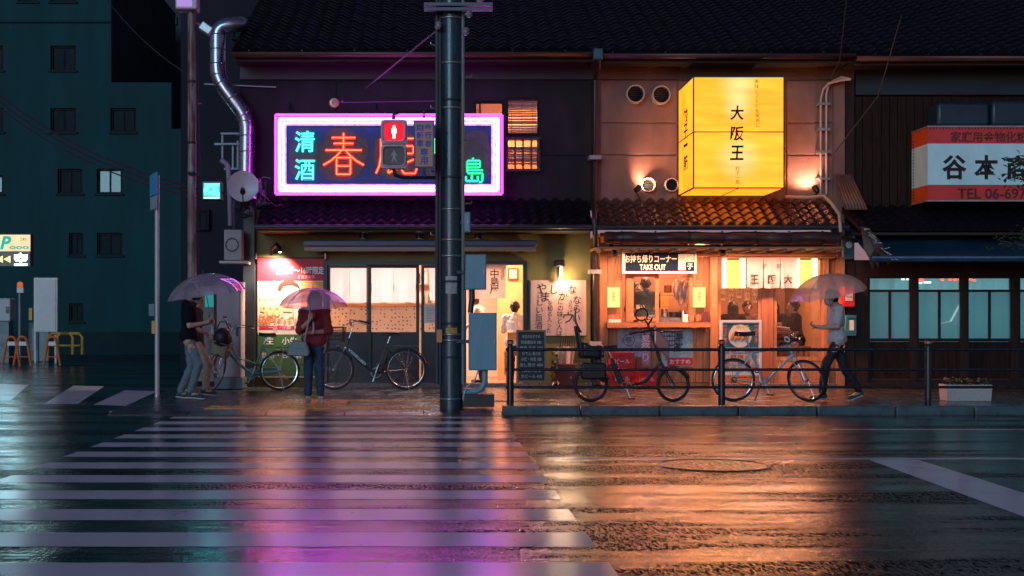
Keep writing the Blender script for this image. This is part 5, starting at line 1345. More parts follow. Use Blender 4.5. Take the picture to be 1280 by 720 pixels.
def leaf_mass(name, label, box_, n, size, mat, seed, cat='plant', flowers=0, fmat=None, grp=None):
    r2 = random.Random(seed); x0, x1, y0, y1, z0, z1 = box_
    t = thing(name, label, cat, ((x0 + x1) / 2, (y0 + y1) / 2, z0), group=grp)
    m = MB(); st = MB()
    for k in range(max(4, n // 25)):
        a = Vector((r2.uniform(x0, x1), r2.uniform(y0, y1), z0)); st.tube([a, a + Vector((r2.uniform(-.04, .04), r2.uniform(-.04, .04), (z1 - z0) * r2.uniform(.5, .9)))], [0.005, 0.002], 5)
    for k in range(n):
        c = Vector((r2.uniform(x0, x1), r2.uniform(y0, y1), z0 + (z1 - z0) * r2.random() ** 0.8)); e_ = Euler((r2.uniform(-1, 1), r2.uniform(-1, 1), r2.uniform(0, 6.3))).to_matrix(); s2 = size * r2.uniform(.6, 1.3)
        m.add([c + e_ @ Vector(p) * s2 for p in ((-.5, 0, 0), (0, -.28, .06), (.5, 0, 0), (0, .28, .06))], [(0, 1, 2), (0, 2, 3)])
    m.build('foliage', mat, t); st.build('stem', M('plant_stem', (0.05, 0.06, 0.02), 0.6), t)
    for k in range(flowers):
        c = Vector((r2.uniform(x0, x1), r2.uniform(y0, y1), z1 - r2.random() * (z1 - z0) * .4)); MB().ell(c, (size * .5, size * .5, size * .3), nu=7, nv=4).build('flower', fmat, t)
    return t
leaf_green = M('dark_leaf', (0.03, 0.06, 0.025), 0.45, 0, 0.4, 8)
leaf_mass('flower_bed', 'low leafy plants with small reddish flowers filling the concrete trough', (xa + .04, xb - .04, Yq + .04, Yq + .26, zt_ - .03, zt_ + .09), 260, 0.05, leaf_green, 3, 'plants', 22, M('dull_red_flower', (0.35, 0.12, 0.10), 0.6))

# chalkboard, planter by the board, crates and posters
def a_board(name, label, px0, px1, py0, py1, Y, cat='chalkboard'):
    t = thing(name, label, cat, P((px0 + px1) / 2, py1, Y)); return t
Yc_ = 21.3
cbd = a_board('chalkboard_stand', 'standing chalkboard covered in white chalk writing beside the open doorway', 646, 683, 412, 478, Yc_)
T = Matrix.Translation(P(664.5, 484, Yc_)) @ Matrix.Rotation(R_(-8), 4, 'X')
hw_, hh = 18.5 / F * Yc_, 72 / F * Yc_
fr_ = MB(T)
for a in ((-hw_, -hw_ + .03, 0, hh), (hw_ - .03, hw_, 0, hh), (-hw_ + .03, hw_ - .03, hh - .03, hh), (-hw_ + .03, hw_ - .03, .08, .11)): fr_.b(a[0], a[1], -.015, .015, a[2], a[3])
fr_.build('frame', WOOD('chalkboard_wood', (0.3, 0.2, 0.13), 0.5, 0.3, 'z'), cbd)
MB(T).b(-hw_ + .03, hw_ - .03, -.005, .006, .11, hh - .03).build('slate', M('chalk_slate', (0.016, 0.035, 0.04), 0.6, 0, 0.4, 8), cbd)
MB(Matrix.Translation(P(664.5, 484, Yc_ + 0.0)) @ Matrix.Translation((0, .28, 0)) @ Matrix.Rotation(R_(8), 4, 'X')).bar((-hw_ + .02, 0, 0.01), (-hw_ + .02, 0, hh), .025).bar((hw_ - .02, 0, 0.01), (hw_ - .02, 0, hh), .025).build('rear_leg', WOOD('chalkboard_wood', (0.3, 0.2, 0.13)), cbd)
chalk = M('chalk', (0.5, 0.62, 0.62), 0.8)
vdir = Vector((0, math.sin(R_(8)), math.cos(R_(8))))
for k, s_ in enumerate(('本日のおすすめ', '刺身盛合せ 980', '焼鳥 五本 650', 'おでん 各120', '冷奴・枝豆 300', '出し巻き 480', '日本酒 冷酒 燗', '生ビール 450')):
    p = T @ Vector((0, -0.012, hh - 0.11 - k * 0.094))
    text(s_, 'lettering', chalk, cbd, p, w=hw_ * 1.55 * (0.8 + 0.2 * ((k * 7) % 3) / 2), h=0.062, v=vdir, bold=0.006)
pp_ = thing('plant_pot', 'dark red square pot with white flowers in paper below the calligraphy board', 'planter', P(706, 482, 22.5))
MB().px(694, 720, 455, 482, 22.4, 22.7).build('pot', M('dark_red_pot', (0.09, 0.02, 0.022), 0.4), pp_, bevel=0.01)
MB().grid(lambda i, j: P(699 + 17 * i + (i - .5) * 6 * j, 455 - 22 * j, 22.5 + 0.06 * math.sin(i * 9)), 14, 3).build('paper_wrap', CLOTH('pale_wrapping_paper', (0.6, 0.52, 0.5), 0.4), pp_)
m = MB()
for k in range(7): m.bar(P(700 + 3 * k, 434, 22.52), P(702 + 2.6 * k, 420 + rnd.uniform(0, 5), 22.52), 0.03, 0.012)
m.build('dark_bottle_neck', M('brown_bottle_glass', (0.08, 0.03, 0.015)), pp_)
leaf_mass('potted_plant', 'small drooping leafy plant just left of the dark red pot', (PX(689, 22.3), PX(697, 22.3), 22.2, 22.4, PZ0, PZ(438, 22.3)), 60, 0.09, leaf_green, 9)
po_a = [M('blue_grey_poster', (0.25, 0.27, 0.36), 0.5, 0, 0.5, 9), M('pink_poster', (0.55, 0.2, 0.33), 0.5, 0, 0.5, 8), M('teal_poster', (0.28, 0.40, 0.45), 0.5, 0, 0.4, 7)]
for i, (a, b2, c0, d, lab) in enumerate(((772, 802, 411, 446, 'blue grey poster under the counter ledge, left of the pink one'), (802.5, 812, 411, 458, 'tall narrow pink poster under the counter ledge'), (827, 866, 411, 458, 'pale teal poster under the counter ledge behind the front basket of the child seat bicycle'))):
    t = thing('poster', lab, 'poster', P((a + b2) / 2, d, Y0 - 0.02))
    MB().px(a, b2, c0, d, Y0 - 0.012, Y0 - 0.004).build('sheet', po_a[i], t)
    if i == 0:
        MB().torus(P(786, 425, Y0 - 0.016), 0.10, 0.006, (0, 1, 0), 24, 5).build('printed_ring', ink, t); text('祭', 'lettering', ink, t, P(786, 425, Y0 - 0.018), w=0.12)
    if i == 2:
        text('海鮮', 'lettering', M('navy_print', (0.03, 0.06, 0.15), 0.6), t, P(848, 428, Y0 - 0.018), h=0.34, vert=True, bold=0.02)
        MB().px(834, 866, 447, 457, Y0 - 0.018, Y0 - 0.013).build('red_strip', M('red_banner_print', (0.50, 0.02, 0.045)), t); text('おすすめ', 'lettering', white_ink, t, P(850, 452, Y0 - 0.022), w=0.36)
    if i == 1: text('夏祭り', 'lettering', white_ink, t, P(807, 434, Y0 - 0.018), h=0.5, vert=True)
crate_red = M('red_crate_plastic', (0.55, 0.015, 0.02), 0.35, 0, 0.12, 6)
def crate(label, px0, px1, py0, py1, Y):
    t = thing('beer_crate', label, 'crate', P((px0 + px1) / 2, py1, Y), group='red beer crates under the counter')
    x0, x1, z0, z1 = PX(px0, Y), PX(px1, Y), PZ(py1, Y), PZ(py0, Y); d = 0.30; tk_ = 0.02
    MB().b(x0, x1, Y, Y + d, z0, z0 + 0.02).build('bottom', crate_red, t)
    w_ = MB()
    for za, zb2_ in ((z0 + .021, z0 + (z1 - z0) * .36), (z0 + (z1 - z0) * .66, z1)):
        w_.b(x0, x1, Y, Y + tk_, za, zb2_).b(x0, x1, Y + d - tk_, Y + d, za, zb2_).b(x0, x0 + tk_, Y + tk_, Y + d - tk_, za, zb2_).b(x1 - tk_, x1, Y + tk_, Y + d - tk_, za, zb2_)
    za, zb2_ = z0 + (z1 - z0) * .36, z0 + (z1 - z0) * .66
    for k in range(6):
        xx = x0 + (x1 - x0 - .03) * k / 5; w_.b(xx, xx + .03, Y + .002, Y + tk_ - .002, za, zb2_).b(xx, xx + .03, Y + d - tk_ + .002, Y + d - .002, za, zb2_)
    w_.b(x0 + .06, x1 - .06, Y + .003, Y + tk_ - .003, za, zb2_)
    w_.build('side_wall', crate_red, t)
    text('ビール', 'lettering', white_ink, t, ((x0 + x1) / 2, Y - 0.004, (z0 + z1) / 2), w=(x1 - x0) * .6)
crate('red plastic beer crate, upper one of the stack under the counter', 763, 793, 441, 462, 22.2)
crate('red plastic beer crate, lower one of the stack under the counter', 763, 793, 462.4, 484, 22.2)
crate('red plastic beer crate standing alone behind the crank of the child seat bicycle', 797, 823, 463, 485, 22.2)
# menu stand by the entrance
ym_ = 22.35
ms = a_board('menu_stand', 'white framed menu stand with a dumpling photo beside the entrance', 900, 952, 400, 480, ym_, 'menu stand')
m = MB()
for a, b2, c0, d in ((900, 903, 400, 480), (949, 952, 400, 480), (903, 949, 400, 403), (903, 949, 466, 469)): m.px(a, b2, c0, d, ym_, ym_ + .04)
m.build('frame', white_paint, ms)
MB().px(903, 949, 403, 466, ym_ + .014, ym_ + .03).build('board', M('menu_paper', (0.62, 0.56, 0.52), 0.5), ms)
MB().px(904, 948, 404, 434, ym_ + .008, ym_ + .012).build('header_print', M('teal_print', (0.02, 0.13, 0.15), 0.5), ms)
MB().lathe(P(925, 420, ym_ + .006), [(0.2, 0), (0.2, 0.004), (0.001, 0.004)], (0, -1, 0), 24).build('printed_plate', M('plate_print', (0.7, 0.62, 0.55), 0.5), ms)
for k in range(5): MB().ell(P(916 + 4.5 * k, 420 + (k % 2), ym_ + .0), (0.035, 0.004, 0.085), Euler((0, .35, 0)).to_matrix(), 10, 6).build('printed_dumpling', M('dumpling_print', (0.6, 0.22, 0.06), 0.5, 0, 0.4, 30), ms)
text('餃子', 'lettering', M('yellow_print', (0.7, 0.45, 0.05), 0.5), ms, P(926, 409, ym_ + .002), w=0.3, h=0.08, bold=0.03)
for px in (906.5, 945.5): text('焼餃子定食', 'lettering', M('red_print', (0.6, 0.1, 0.06), 0.5), ms, P(px, 419, ym_ + .002), h=0.36, vert=True, bold=0.03)
food = [M('food_print_brown', (0.3, 0.13, 0.07), 0.5, 0, 0.5, 30), M('food_print_red', (0.45, 0.1, 0.06), 0.5, 0, 0.5, 30), M('food_print_tan', (0.5, 0.36, 0.2), 0.5, 0, 0.5, 30)]
for r in range(4):
    for c_ in range(5): MB().px(904.5 + 8.8 * c_, 911.5 + 8.8 * c_, 436 + 7.4 * r, 440.5 + 7.4 * r, ym_ + .008, ym_ + .012).build('menu_photo', food[(r * 2 + c_) % 3], ms)
    text('680 720 650 800 550', 'lettering', ink, ms, P(926, 441.8 + 7.4 * r, ym_ + .008), w=0.55, h=0.018)
# fire box and post box on the dark post
fbx = thing('fire_hydrant_box', 'red fire extinguisher box on the dark post right of the restaurant entrance', 'fire box', P(1061, 384, Y0 - .25))
MB().px(1054, 1069, 357, 384, Y0 - .27, Y0 - .062).build('cabinet', M('signal_red_paint', (0.55, 0.02, 0.02), 0.35), fbx, bevel=0.015)
MB().px(1057, 1066, 366, 376, Y0 - .278, Y0 - .272).build('plate', M('pale_plate', (0.6, 0.5, 0.48), 0.5), fbx)
text('消火器', 'lettering', ink, fbx, P(1061.5, 371, Y0 - .281), w=0.10, bold=.01)
pbx = thing('letter_box', 'teal letter box with a white label below the red fire box', 'letter box', P(1064, 420, Y0 - .2))
MB().px(1057, 1071, 394, 420, Y0 - .22, Y0 - .062).build('cabinet', M('teal_box_paint', (0.02, 0.15, 0.17), 0.4), pbx, bevel=0.01)
MB().px(1062, 1067.5, 400, 413, Y0 - .228, Y0 - .222).build('label_plate', white_paint, pbx)
MB().px(1058, 1070, 395, 397.5, Y0 - .235, Y0 - .221).build('flap', M('teal_box_paint', (0.02, 0.22, 0.24)), pbx)
gm = thing('gas_meter', 'dim teal meter box mounted high on the dark post beside the blue awning', 'meter', P(1062, 325, Y0 - .2))
MB().px(1055, 1068, 296, 324, Y0 - .18, Y0 - .062).build('cabinet', M('dull_teal_meter', (0.05, 0.12, 0.14), 0.4), gm, bevel=0.01)
MB().lathe(P(1061, 306, Y0 - .18), [(0.06, 0), (0.06, .01), (.05, .012)], (0, -1, 0), 16).build('dial', white_paint, gm)

# ------------------------------------------------------------------ left side: duct, dish, poles, parking lot
yd = 22.7
dk = thing('exhaust_duct', 'shiny silver exhaust duct zigzagging down the left end of the neon sign shop', 'duct', P(308, 215, yd))
duct_mat = M('shiny_duct_metal', (0.35, 0.42, 0.48), 0.25, 0.9, 0.12, 8)
def bend(pts, n=6):
    out = []
    for i, p in enumerate(pts):
        if 0 < i < len(pts) - 1:
            a, c_ = Vector(pts[i - 1]), Vector(pts[i + 1]); p = Vector(p); r = min(0.22, (p - a).length * .45, (c_ - p).length * .45)
            q, s_ = p + (a - p).normalized() * r, p + (c_ - p).normalized() * r
            out += [(q * (1 - t) + p * t) * (1 - t) + (p * (1 - t) + s_ * t) * t for t in (k / n for k in range(n + 1))]
        else: out.append(Vector(p))
    return out
dpath = bend([P(302, 30, yd + .6), P(299, 30, yd), P(272, 34, yd), P(272, 98, yd), P(309, 148, yd), P(308, 222, yd)], 8)
MB().tube(dpath, 0.135, 20).build('duct', duct_mat, dk)
seam = MB()
for a, b2 in ((P(272, 44, yd), 0), (P(272, 62, yd), 0), (P(272, 80, yd), 0), (P(272, 94, yd), 0), (P(309, 152, yd), 0), (P(308, 170, yd), 0), (P(308, 190, yd), 0)): MB().torus(a, 0.137, 0.010, (0, 0, 1), 24, 6).build('seam_ring', duct_mat, dk)
for t in (.12, .5, .92): MB().torus(P(272, 98, yd).lerp(P(309, 148, yd), t), 0.137, 0.010, P(309, 148, yd) - P(272, 98, yd), 24, 6).build('seam_ring', duct_mat, dk)
ds = thing('satellite_dish', 'round pale mauve satellite dish below the silver duct', 'satellite dish', P(304, 240, 22.2))
prof = [(0.001, 0.0)] + [(0.255 * k / 8, 0.05 * (k / 8) ** 2) for k in range(1, 9)] + [(0.262, 0.052), (0.255, 0.058)]
MB().lathe(P(304, 233, 22.2), prof, Vector((0.08, -1, -0.06)), 40, cap=False).build('reflector', M('pale_dish_paint', (0.55, 0.50, 0.60), 0.4, 0, 0.06, 3), ds, solid=0.006)
MB().tube([P(304, 252, 22.15), P(303.5, 246, 21.9), P(303.5, 241, 21.82)], 0.012, 8).build('feed_arm', dark_steel, ds)
MB().cap(P(303.5, 240, 21.84), P(303.5, 237, 21.80), 0.05, 0.04, 12).build('receiver', black_metal, ds)
MB().tube([P(304, 236, 22.25), P(318, 246, 22.9)], 0.02, 8).build('mount', steel, ds)
sk = thing('ladder_rack', 'grey steel balcony rack beside the neon sign, behind the duct', 'rack', P(305, 212, 23.3))
rackm = M('teal_grey_steel', (0.16, 0.2, 0.24), 0.45, 0.3)
for a, b2, py in ((268, 345, 180), (280, 342, 211), (312, 340, 155), (276, 300, 167)): MB().bar(P(a, py, 23.2), P(b2, py, 23.2), 0.035).build('rail', rackm, sk)
for px, a, b2 in ((278, 167, 205), (291, 180, 211), (297, 176, 211), (322, 156, 211), (337, 156, 211), (330, 180, 211)): MB().bar(P(px, a, 23.25), P(px, b2, 23.25), 0.03).build('upright', rackm, sk)
MB().bar(P(255, 105, 22.9), P(345, 109, 22.9), 0.02).build('stay_bar', rackm, sk)
for k in range(8): MB().bar(P(318 + 3 * k, 155, 23.2), P(318 + 3 * k, 160, 23.2), 0.02).build('tooth', rackm, sk)
gp = thing('grey_drain_pipe', 'thin grey drain pipe curving down beside the satellite dish', 'pipe', P(286, 285, 22.6))
MB().tube(bend([P(276, 200, 22.6), P(285, 206, 22.6), P(287, 240, 22.6), P(288, 282, 22.6)]), 0.045, 10).build('pipe', M('dull_grey_pipe', (0.2, 0.22, 0.26), 0.45), gp)
ac = thing('air_conditioner', 'outdoor air conditioning unit on a bracket at the corner of the olive shop', 'air conditioner', P(290, 327, 22.6))
MB().px(280, 302, 287, 325, 22.5, 22.8).build('casing', M('old_white_casing', (0.32, 0.34, 0.36), 0.5, 0, 0.15, 5), ac, bevel=0.012)
MB().torus(P(290, 306, 22.49), 0.11, 0.012, (0, 1, 0), 24, 6).build('fan_ring', dark_steel, ac)
for k in range(7): MB().px(282, 300, 290 + 5 * k, 291 + 5 * k, 22.48, 22.495).build('grille_slat', M('old_white_casing', (0.32, 0.34, 0.36)), ac)
MB().px(274, 308, 326, 329, 22.4, 22.9).build('shelf_bracket', M('pale_bracket', (0.4, 0.42, 0.44), 0.4), ac)
hose = thing('cable_tangle', 'tangle of black hoses and foil under the satellite dish', 'cables', P(315, 262, 22.5))
m = MB(); r2 = random.Random(5)
for k in range(12):
    p = P(r2.uniform(294, 330), r2.uniform(240, 262), 22.5 + r2.uniform(-.2, .2)); pts = [p]
    for _ in range(6): pts.append(pts[-1] + Vector((r2.uniform(-.13, .15), r2.uniform(-.06, .06), r2.uniform(-.10, .10))))
    m.tube(pts, r2.uniform(.012, .028), 6)
m.build('hose', M('black_hose', (0.015, 0.017, 0.02), 0.4), hose)
m = MB()
for k in range(9):
    c = P(r2.uniform(316, 332), r2.uniform(228, 250), 22.45); e_ = Euler((r2.uniform(0, 3), r2.uniform(0, 3), r2.uniform(0, 3))).to_matrix(); m.add([c + e_ @ Vector(p) * .12 for p in ((-1, -.5, 0), (1, -.4, .2), (.9, .5, 0), (-.8, .6, -.2))], [(0, 1, 2), (0, 2, 3)])
m.build('foil', M('crumpled_foil', (0.5, 0.55, 0.6), 0.25, .8), hose)
cab = thing('locker_cabinet', 'tall pale metal cabinet standing behind the teal bicycle', 'cabinet', P(286, 482, 22.0))
MB().px(271, 301, 352, 472, 22.0, 22.5).build('casing', M('mauve_cabinet_paint', (0.33, 0.29, 0.32), 0.45, 0, 0.08, 3), cab, bevel=0.01)
MB().px(273, 299, 355, 470, 21.985, 21.998).build('door', M('mauve_cabinet_paint', (0.33, 0.29, 0.32)), cab, bevel=0.006)
MB().px(268, 303, 472.4, 486, 21.95, 22.5).build('plinth', M('dull_teal_plinth', (0.10, 0.16, 0.18), 0.5), cab)
MB().px(295, 297, 408, 420, 21.96, 21.984).build('handle', dark_steel, cab)
vb = thing('ticket_machine', 'dark machine with a dim teal screen in the alley behind the clear umbrella', 'machine', P(258, 480, 23.2))
MB().px(243, 269, 356, 478, 23.2, 23.8).build('body', M('dark_machine_body', (0.02, 0.03, 0.035), 0.4), vb, bevel=0.02)
MB().px(256, 267, 364, 384, 23.18, 23.198).build('screen', EM('dim_teal_screen', (0.08, 0.6, 0.65), 0.35), vb)
yr = 21.0
rp = thing('rusty_pole', 'rust streaked steel utility pole left of the silver duct', 'utility pole', (PX(240, yr), yr, 0))
def rust_mat():
    m = bpy.data.materials.new('rusty_pole_paint'); n, l = nodes_of(m); b = n['Principled BSDF']; b.inputs['Roughness'].default_value = .5
    tc = n.new('ShaderNodeTexCoord'); mp = n.new('ShaderNodeMapping'); mp.inputs['Scale'].default_value = (5, 5, 1.1); l.new(tc.outputs['Object'], mp.inputs[0])
    z = n.new('ShaderNodeTexNoise'); z.inputs['Scale'].default_value = 1.6; z.inputs['Detail'].default_value = 6; l.new(mp.outputs[0], z.inputs['Vector'])
    r = n.new('ShaderNodeValToRGB'); r.color_ramp.elements[0].position = .42; r.color_ramp.elements[0].color = (.10, .035, .02, 1); r.color_ramp.elements[1].position = .56; r.color_ramp.elements[1].color = (.24, .22, .22, 1)
    l.new(z.outputs['Fac'], r.inputs[0]); l.new(r.outputs[0], b.inputs['Base Color']); return m
MB().lathe((PX(240, yr), yr, 0), [(0.072, 0), (0.070, 3), (0.066, 7.2)], n=18).build('shaft', rust_mat(), rp)
for py in (104, 180, 218): MB().lathe((PX(240, yr), yr, PZ(py, yr)), [(0.072, 0), (0.075, .04)], n=18, cap=False).build('band', dark_steel, rp, solid=.006)
MB().tube([P(236, 218, yr - .1), P(248, 218, yr - .1)], .02, 6).build('step_bolt', dark_steel, rp)
MB().tube([P(247, 130, yr), P(252, 129, yr)], .012, 6).build('step_bolt', M('red_reflector', (.5, .05, .08), .4), rp)
MB().tube([P(247, 40 + 0, yr), P(249, 160, yr), P(250, 210, yr), P(248, 330, yr)], .008, 6).build('cable', dark_steel, rp)
lb = thing('lamp_box', 'pale violet lit lamp box on top of the rusty pole', 'lamp', P(232, 14, yr))
MB().px(219, 246, -6, 11, yr - .2, yr + .1).build('housing', M('white_lamp_housing', (.5, .5, .55), .5), lb, bevel=.02)
MB().px(221, 240, -4, 8, yr - .21, yr - .202).build('diffuser', EM('violet_diffuser', (.55, .35, .9), .7), lb)
fl_ = thing('flood_lamp', 'grey floodlight clamped to the rusty pole below the lamp box', 'floodlight', P(258, 36, yr))
MB(Matrix.Translation(P(258, 36, yr)) @ Matrix.Rotation(R_(35), 4, 'Y')).c((0, 0, 0), (.22, .16, .15)).build('housing', steel, fl_, bevel=.02); MB().tube([P(258, 34, yr), P(243, 28, yr)], .02, 6).build('arm', steel, fl_)
sp2 = thing('lit_cube_sign', 'small glowing cyan sign high in the alley left of the satellite dish', 'lit sign', P(264, 247, 25))
MB().px(253, 276, 227, 249, 25, 25.3).build('cabinet', dark_steel, sp2)
MB().px(254.5, 274.5, 229, 245, 24.98, 24.998).build('face', EM('cyan_sign_face', (.12, .80, .90), 1.6, .75, 9), sp2)
MB().px(254.5, 274.5, 246, 248, 24.98, 24.998).build('strip', EM('white_sign_strip', (.7, 1, 1), 1.5), sp2)
MB().tube([P(276, 240, 25.15), P(292, 245, 25.15), P(292, 330, 25.15)], .02, 6).build('bracket', dark_steel, sp2)
lamp('POINT', P(264, 250, 24.7), 5, (.1, .8, 1.0), .1, sp2)
yq = 19.9
tp = thing('sign_pole', 'slim pale sign pole at the street corner with a small blue plate', 'sign pole', (PX(196.5, yq), yq, 0))
MB().lathe((PX(196.5, yq), yq, 0), [(0.036, 0), (0.036, PZ(219, yq))], n=14).build('shaft', M('pale_pole_paint', (.42, .45, .47), .4, .1, .15, 5), tp)
MB().lathe((PX(196.5, yq), yq, 0), [(0.05, 0.0), (0.045, .05)], n=14).build('base_collar', steel, tp)
T = Matrix.Translation(P(196, 231, yq)) @ Matrix.Rotation(R_(-66), 4, 'Z')
MB(T).b(-.26, .26, -.055, -.045, -.16, .17).build('blue_plate', M('blue_reflective_plate', (.05, .35, .6), .35), tp)
MB(T).b(-.23, .23, -.055, -.045, -.38, -.18).build('lower_plate', M('pale_reflective_plate', (.25, .4, .45), .35), tp)
MB().px(189.5, 195.5, 401, 417, yq - .03, yq + .03).build('yellow_marker', M('yellow_marker', (.6, .33, .03), .5), tp)
MB().px(186, 193, 380, 395, yq - .03, yq + .03).build('push_button', M('dull_teal_meter', (.05, .12, .14)), tp)
# parking lot
ypk = 40.0
ps = thing('parking_sign', 'lit parking sign with a teal letter P and white character at the far left edge', 'lit sign', P(10, 460, ypk))
MB().px(-30, 38.5, 292.5, 333, ypk, ypk + .3).build('cabinet', dark_steel, ps)
MB().px(-29, 37.5, 293.5, 314, ypk - .03, ypk - .002).build('upper_panel', EM('cream_sign_panel', (1.0, .74, .42), 1.0, .15, 2), ps)
MB().px(-29, 37.5, 315, 332.5, ypk - .03, ypk - .002).build('lower_panel', M('black_sign_panel', (.01, .015, .02), .3), ps)
text('P', 'lettering', EM('teal_print_lit', (.02, .5, .42), .9), ps, P(7, 303.5, ypk - .04), h=.42, bold=.04, shear=.25)
text('24h', 'lettering', M('grey_ink', (.25, .25, .25)), ps, P(29, 299, ypk - .04), w=.2)
text('ooo', 'lettering', EM('teal_print_lit', (.02, .5, .42), .9), ps, P(24, 309.5, ypk - .04), w=.6, h=.1, bold=.03)
white_led = EM('white_led', (.75, .95, 1.0), 4.5)
text('空', 'lettering', white_led, ps, P(26, 324, ypk - .04), h=.40, w=.42, bold=.04)
for px in (-1, 8.5): MB().prism([(-.1, 0), (.11, .11), (.11, -.11)], P(px, 324, ypk - .04), (1, 0, 0), (0, 0, 1), .004).build('arrow', EM('yellow_led', (1.0, .8, .3), 1.6), ps)
lamp('AREA', P(12, 318, ypk - .1), 22, (.4, .85, 1.0), .9, ps, P(12, 440, ypk - 14), size_y=.4, name='sign_glow')
MB().tube([P(-12, 333, ypk + .15), (PX(-12, ypk), ypk + .15, 0)], .07, 10).build('post', dark_steel, ps)
yb_ = 38.0
wb = thing('parking_notice_board', 'blank white notice board on two legs in the parking lot at the left', 'notice board', P(57, 450, yb_))
MB().px(42, 72, 347, 415, yb_, yb_ + .08).build('frame', white_paint, wb, bevel=.02)
MB().px(44, 69.5, 349.5, 413, yb_ - .02, yb_ - .002).build('panel', M('white_notice_panel', (.55, .58, .58), .4, 0, .15, 1.5), wb)
for px in (69.5, 44): MB().tube([P(px, 415, yb_ + .04), (PX(px, yb_), yb_ + .04, 0)], .04, 8).build('leg', white_paint, wb)
om = M('orange_barrier_paint', (.62, .16, .05), .4)
for pxc, lab in ((14, 'orange hoop barrier at the left, nearest the frame edge'), (28, 'orange hoop barrier overlapping the leftmost one in the parking lot'), (65, 'orange hoop barrier in front of the white notice board leg')):
    yy = 34.5; t = thing('hoop_barrier', lab, 'barrier', P(pxc, 458, yy), group='orange hoop barriers')
    sk_ = 1 if pxc != 65 else .95
    pts = [P(pxc - 11 * sk_, 457, yy)] + [P(pxc - 5.5 * sk_ * math.cos(R_(a)), 426 - 5 * math.sin(R_(a)), yy) for a in range(0, 181, 20)] + [P(pxc + 11 * sk_, 457, yy)]
    MB().tube(pts, .035, 8).build('hoop', om, t)
    MB().tube([P(pxc - 9, 446, yy), P(pxc + 9, 446, yy)], .02, 6).build('crossbar', om, t); MB().px(pxc - 6, pxc + 6, 427, 432, yy - .01, yy + .01).build('reflective_band', white_paint, t)
ym2 = M('yellow_barrier_paint', (.5, .30, .04), .4)
yy = 37.0; t = thing('yellow_hoop_rail', 'low yellow hoop rail right of the white notice board', 'barrier', P(86, 441, yy))
for a, b2 in ((60, 91), (72, 103)): MB().tube([P(a, 441, yy), P(a, 421, yy), P(a + 4, 417, yy), P(b2 - 4, 417, yy), P(b2, 421, yy), P(b2, 443, yy)], .045, 8).build('hoop', ym2, t)
MB().tube([P(58, 432, yy), P(100, 432, yy)], .03, 8).build('rail', ym2, t)
t = thing('beacon_post', 'slim grey post with an orange beacon on top in the parking lot', 'post', P(25, 455, 36))
MB().tube([P(25, 365, 36), P(25, 455, 36)], .05, 10).build('post', M('teal_grey_steel', (.16, .2, .24)), t)
MB().px(21, 29, 359, 366, 35.9, 36.1).build('lamp_base', white_paint, t); MB().lathe(P(25, 358.5, 36), [(.08, 0), (.08, .1), (.03, .14)], n=14).build('beacon', EM('orange_beacon', (1, .22, .05), .5), t)
t = thing('payment_machine', 'pale grey parking payment machine at the far left edge', 'machine', P(2, 455, 38))
MB().px(-14, 13, 373, 402, 38, 38.5).build('head', M('pale_machine_paint', (.35, .42, .44), .4, 0, .1, 3), t, bevel=.03); MB().px(-12, 11, 402.4, 455, 38.05, 38.5).build('body', M('dull_teal_meter', (.05, .12, .14)), t); MB().px(7, 11, 383, 392, 37.98, 37.998).build('slot_panel', black_metal, t)
t = thing('lock_control_box', 'pair of teal grey control cabinets behind the white notice board', 'cabinet', P(48, 452, 39))
MB().px(35, 48, 404, 452, 39, 39.4).build('cabinet', M('teal_grey_cabinet', (.12, .2, .23), .4), t, bevel=.02); MB().px(48.4, 61, 408, 452, 39, 39.4).build('cabinet', M('teal_grey_cabinet', (.12, .2, .23)), t, bevel=.02); MB().px(40, 46, 410, 438, 38.97, 38.998).build('door', M('pale_teal_door', (.2, .35, .38), .4), t)
t = MB().px(36, 40, 385, 400, 38.5, 38.6).build('yellow_plate', M('yellow_plate', (.6, .36, .04), .5)); tag(t, 'small yellow plate beside the left edge of the white notice board', 'plate')
# overhead wires
def wire(label, p, q, sag, r=.012):
    pts = [Vector(p).lerp(Vector(q), k / 24) - Vector((0, 0, sag * 4 * (k / 24) * (1 - k / 24))) for k in range(25)]
    o = MB().tube(pts, r, 5).build('overhead_wire', M('black_wire', (.012, .014, .018), .4)); tag(o, label, 'wire', 'overhead wires at the left'); return o
for k in range(3): wire('%s of three dark overhead wires running from upper left to the rusty pole' % ('topmost', 'middle one', 'lowest')[k], P(-30, 95 + 8 * k, 30), P(247, 236 + 6 * k, 21), .35, .022 - .004 * k)
wire('thin pale overhead wire slanting across the dark tower towards the rusty pole', P(120, -20, 30), P(238, 95, 21), .2, .012)
o = MB().tube([P(455, 112, 22.9), P(548, 36, 17.0)], .012, 6).build('guy_wire', M('dull_grey_wire', (.08, .09, .10), .6)); tag(o, 'guy wire from the utility pole down to the wall above the neon sign', 'wire')
o = MB().tube([P(1059, -10, 20), P(1055, 30, 20.5), P(1050, 75, 21.8), P(1038, 98, 22.7)], .010, 6).build('service_wire', M('teal_wire', (.03, .06, .075), .5)); tag(o, 'thin wire dropping from above the roof to the conduit bend of the restaurant', 'wire')
o = MB().tube([P(1127, 20, 20), P(1098, 120, 21.5), P(1044, 190, 22.7)], .010, 6).build('service_wire', M('teal_wire', (.1, .25, .3))); tag(o, 'thin slack wire crossing in front of the dark planks at the right', 'wire')
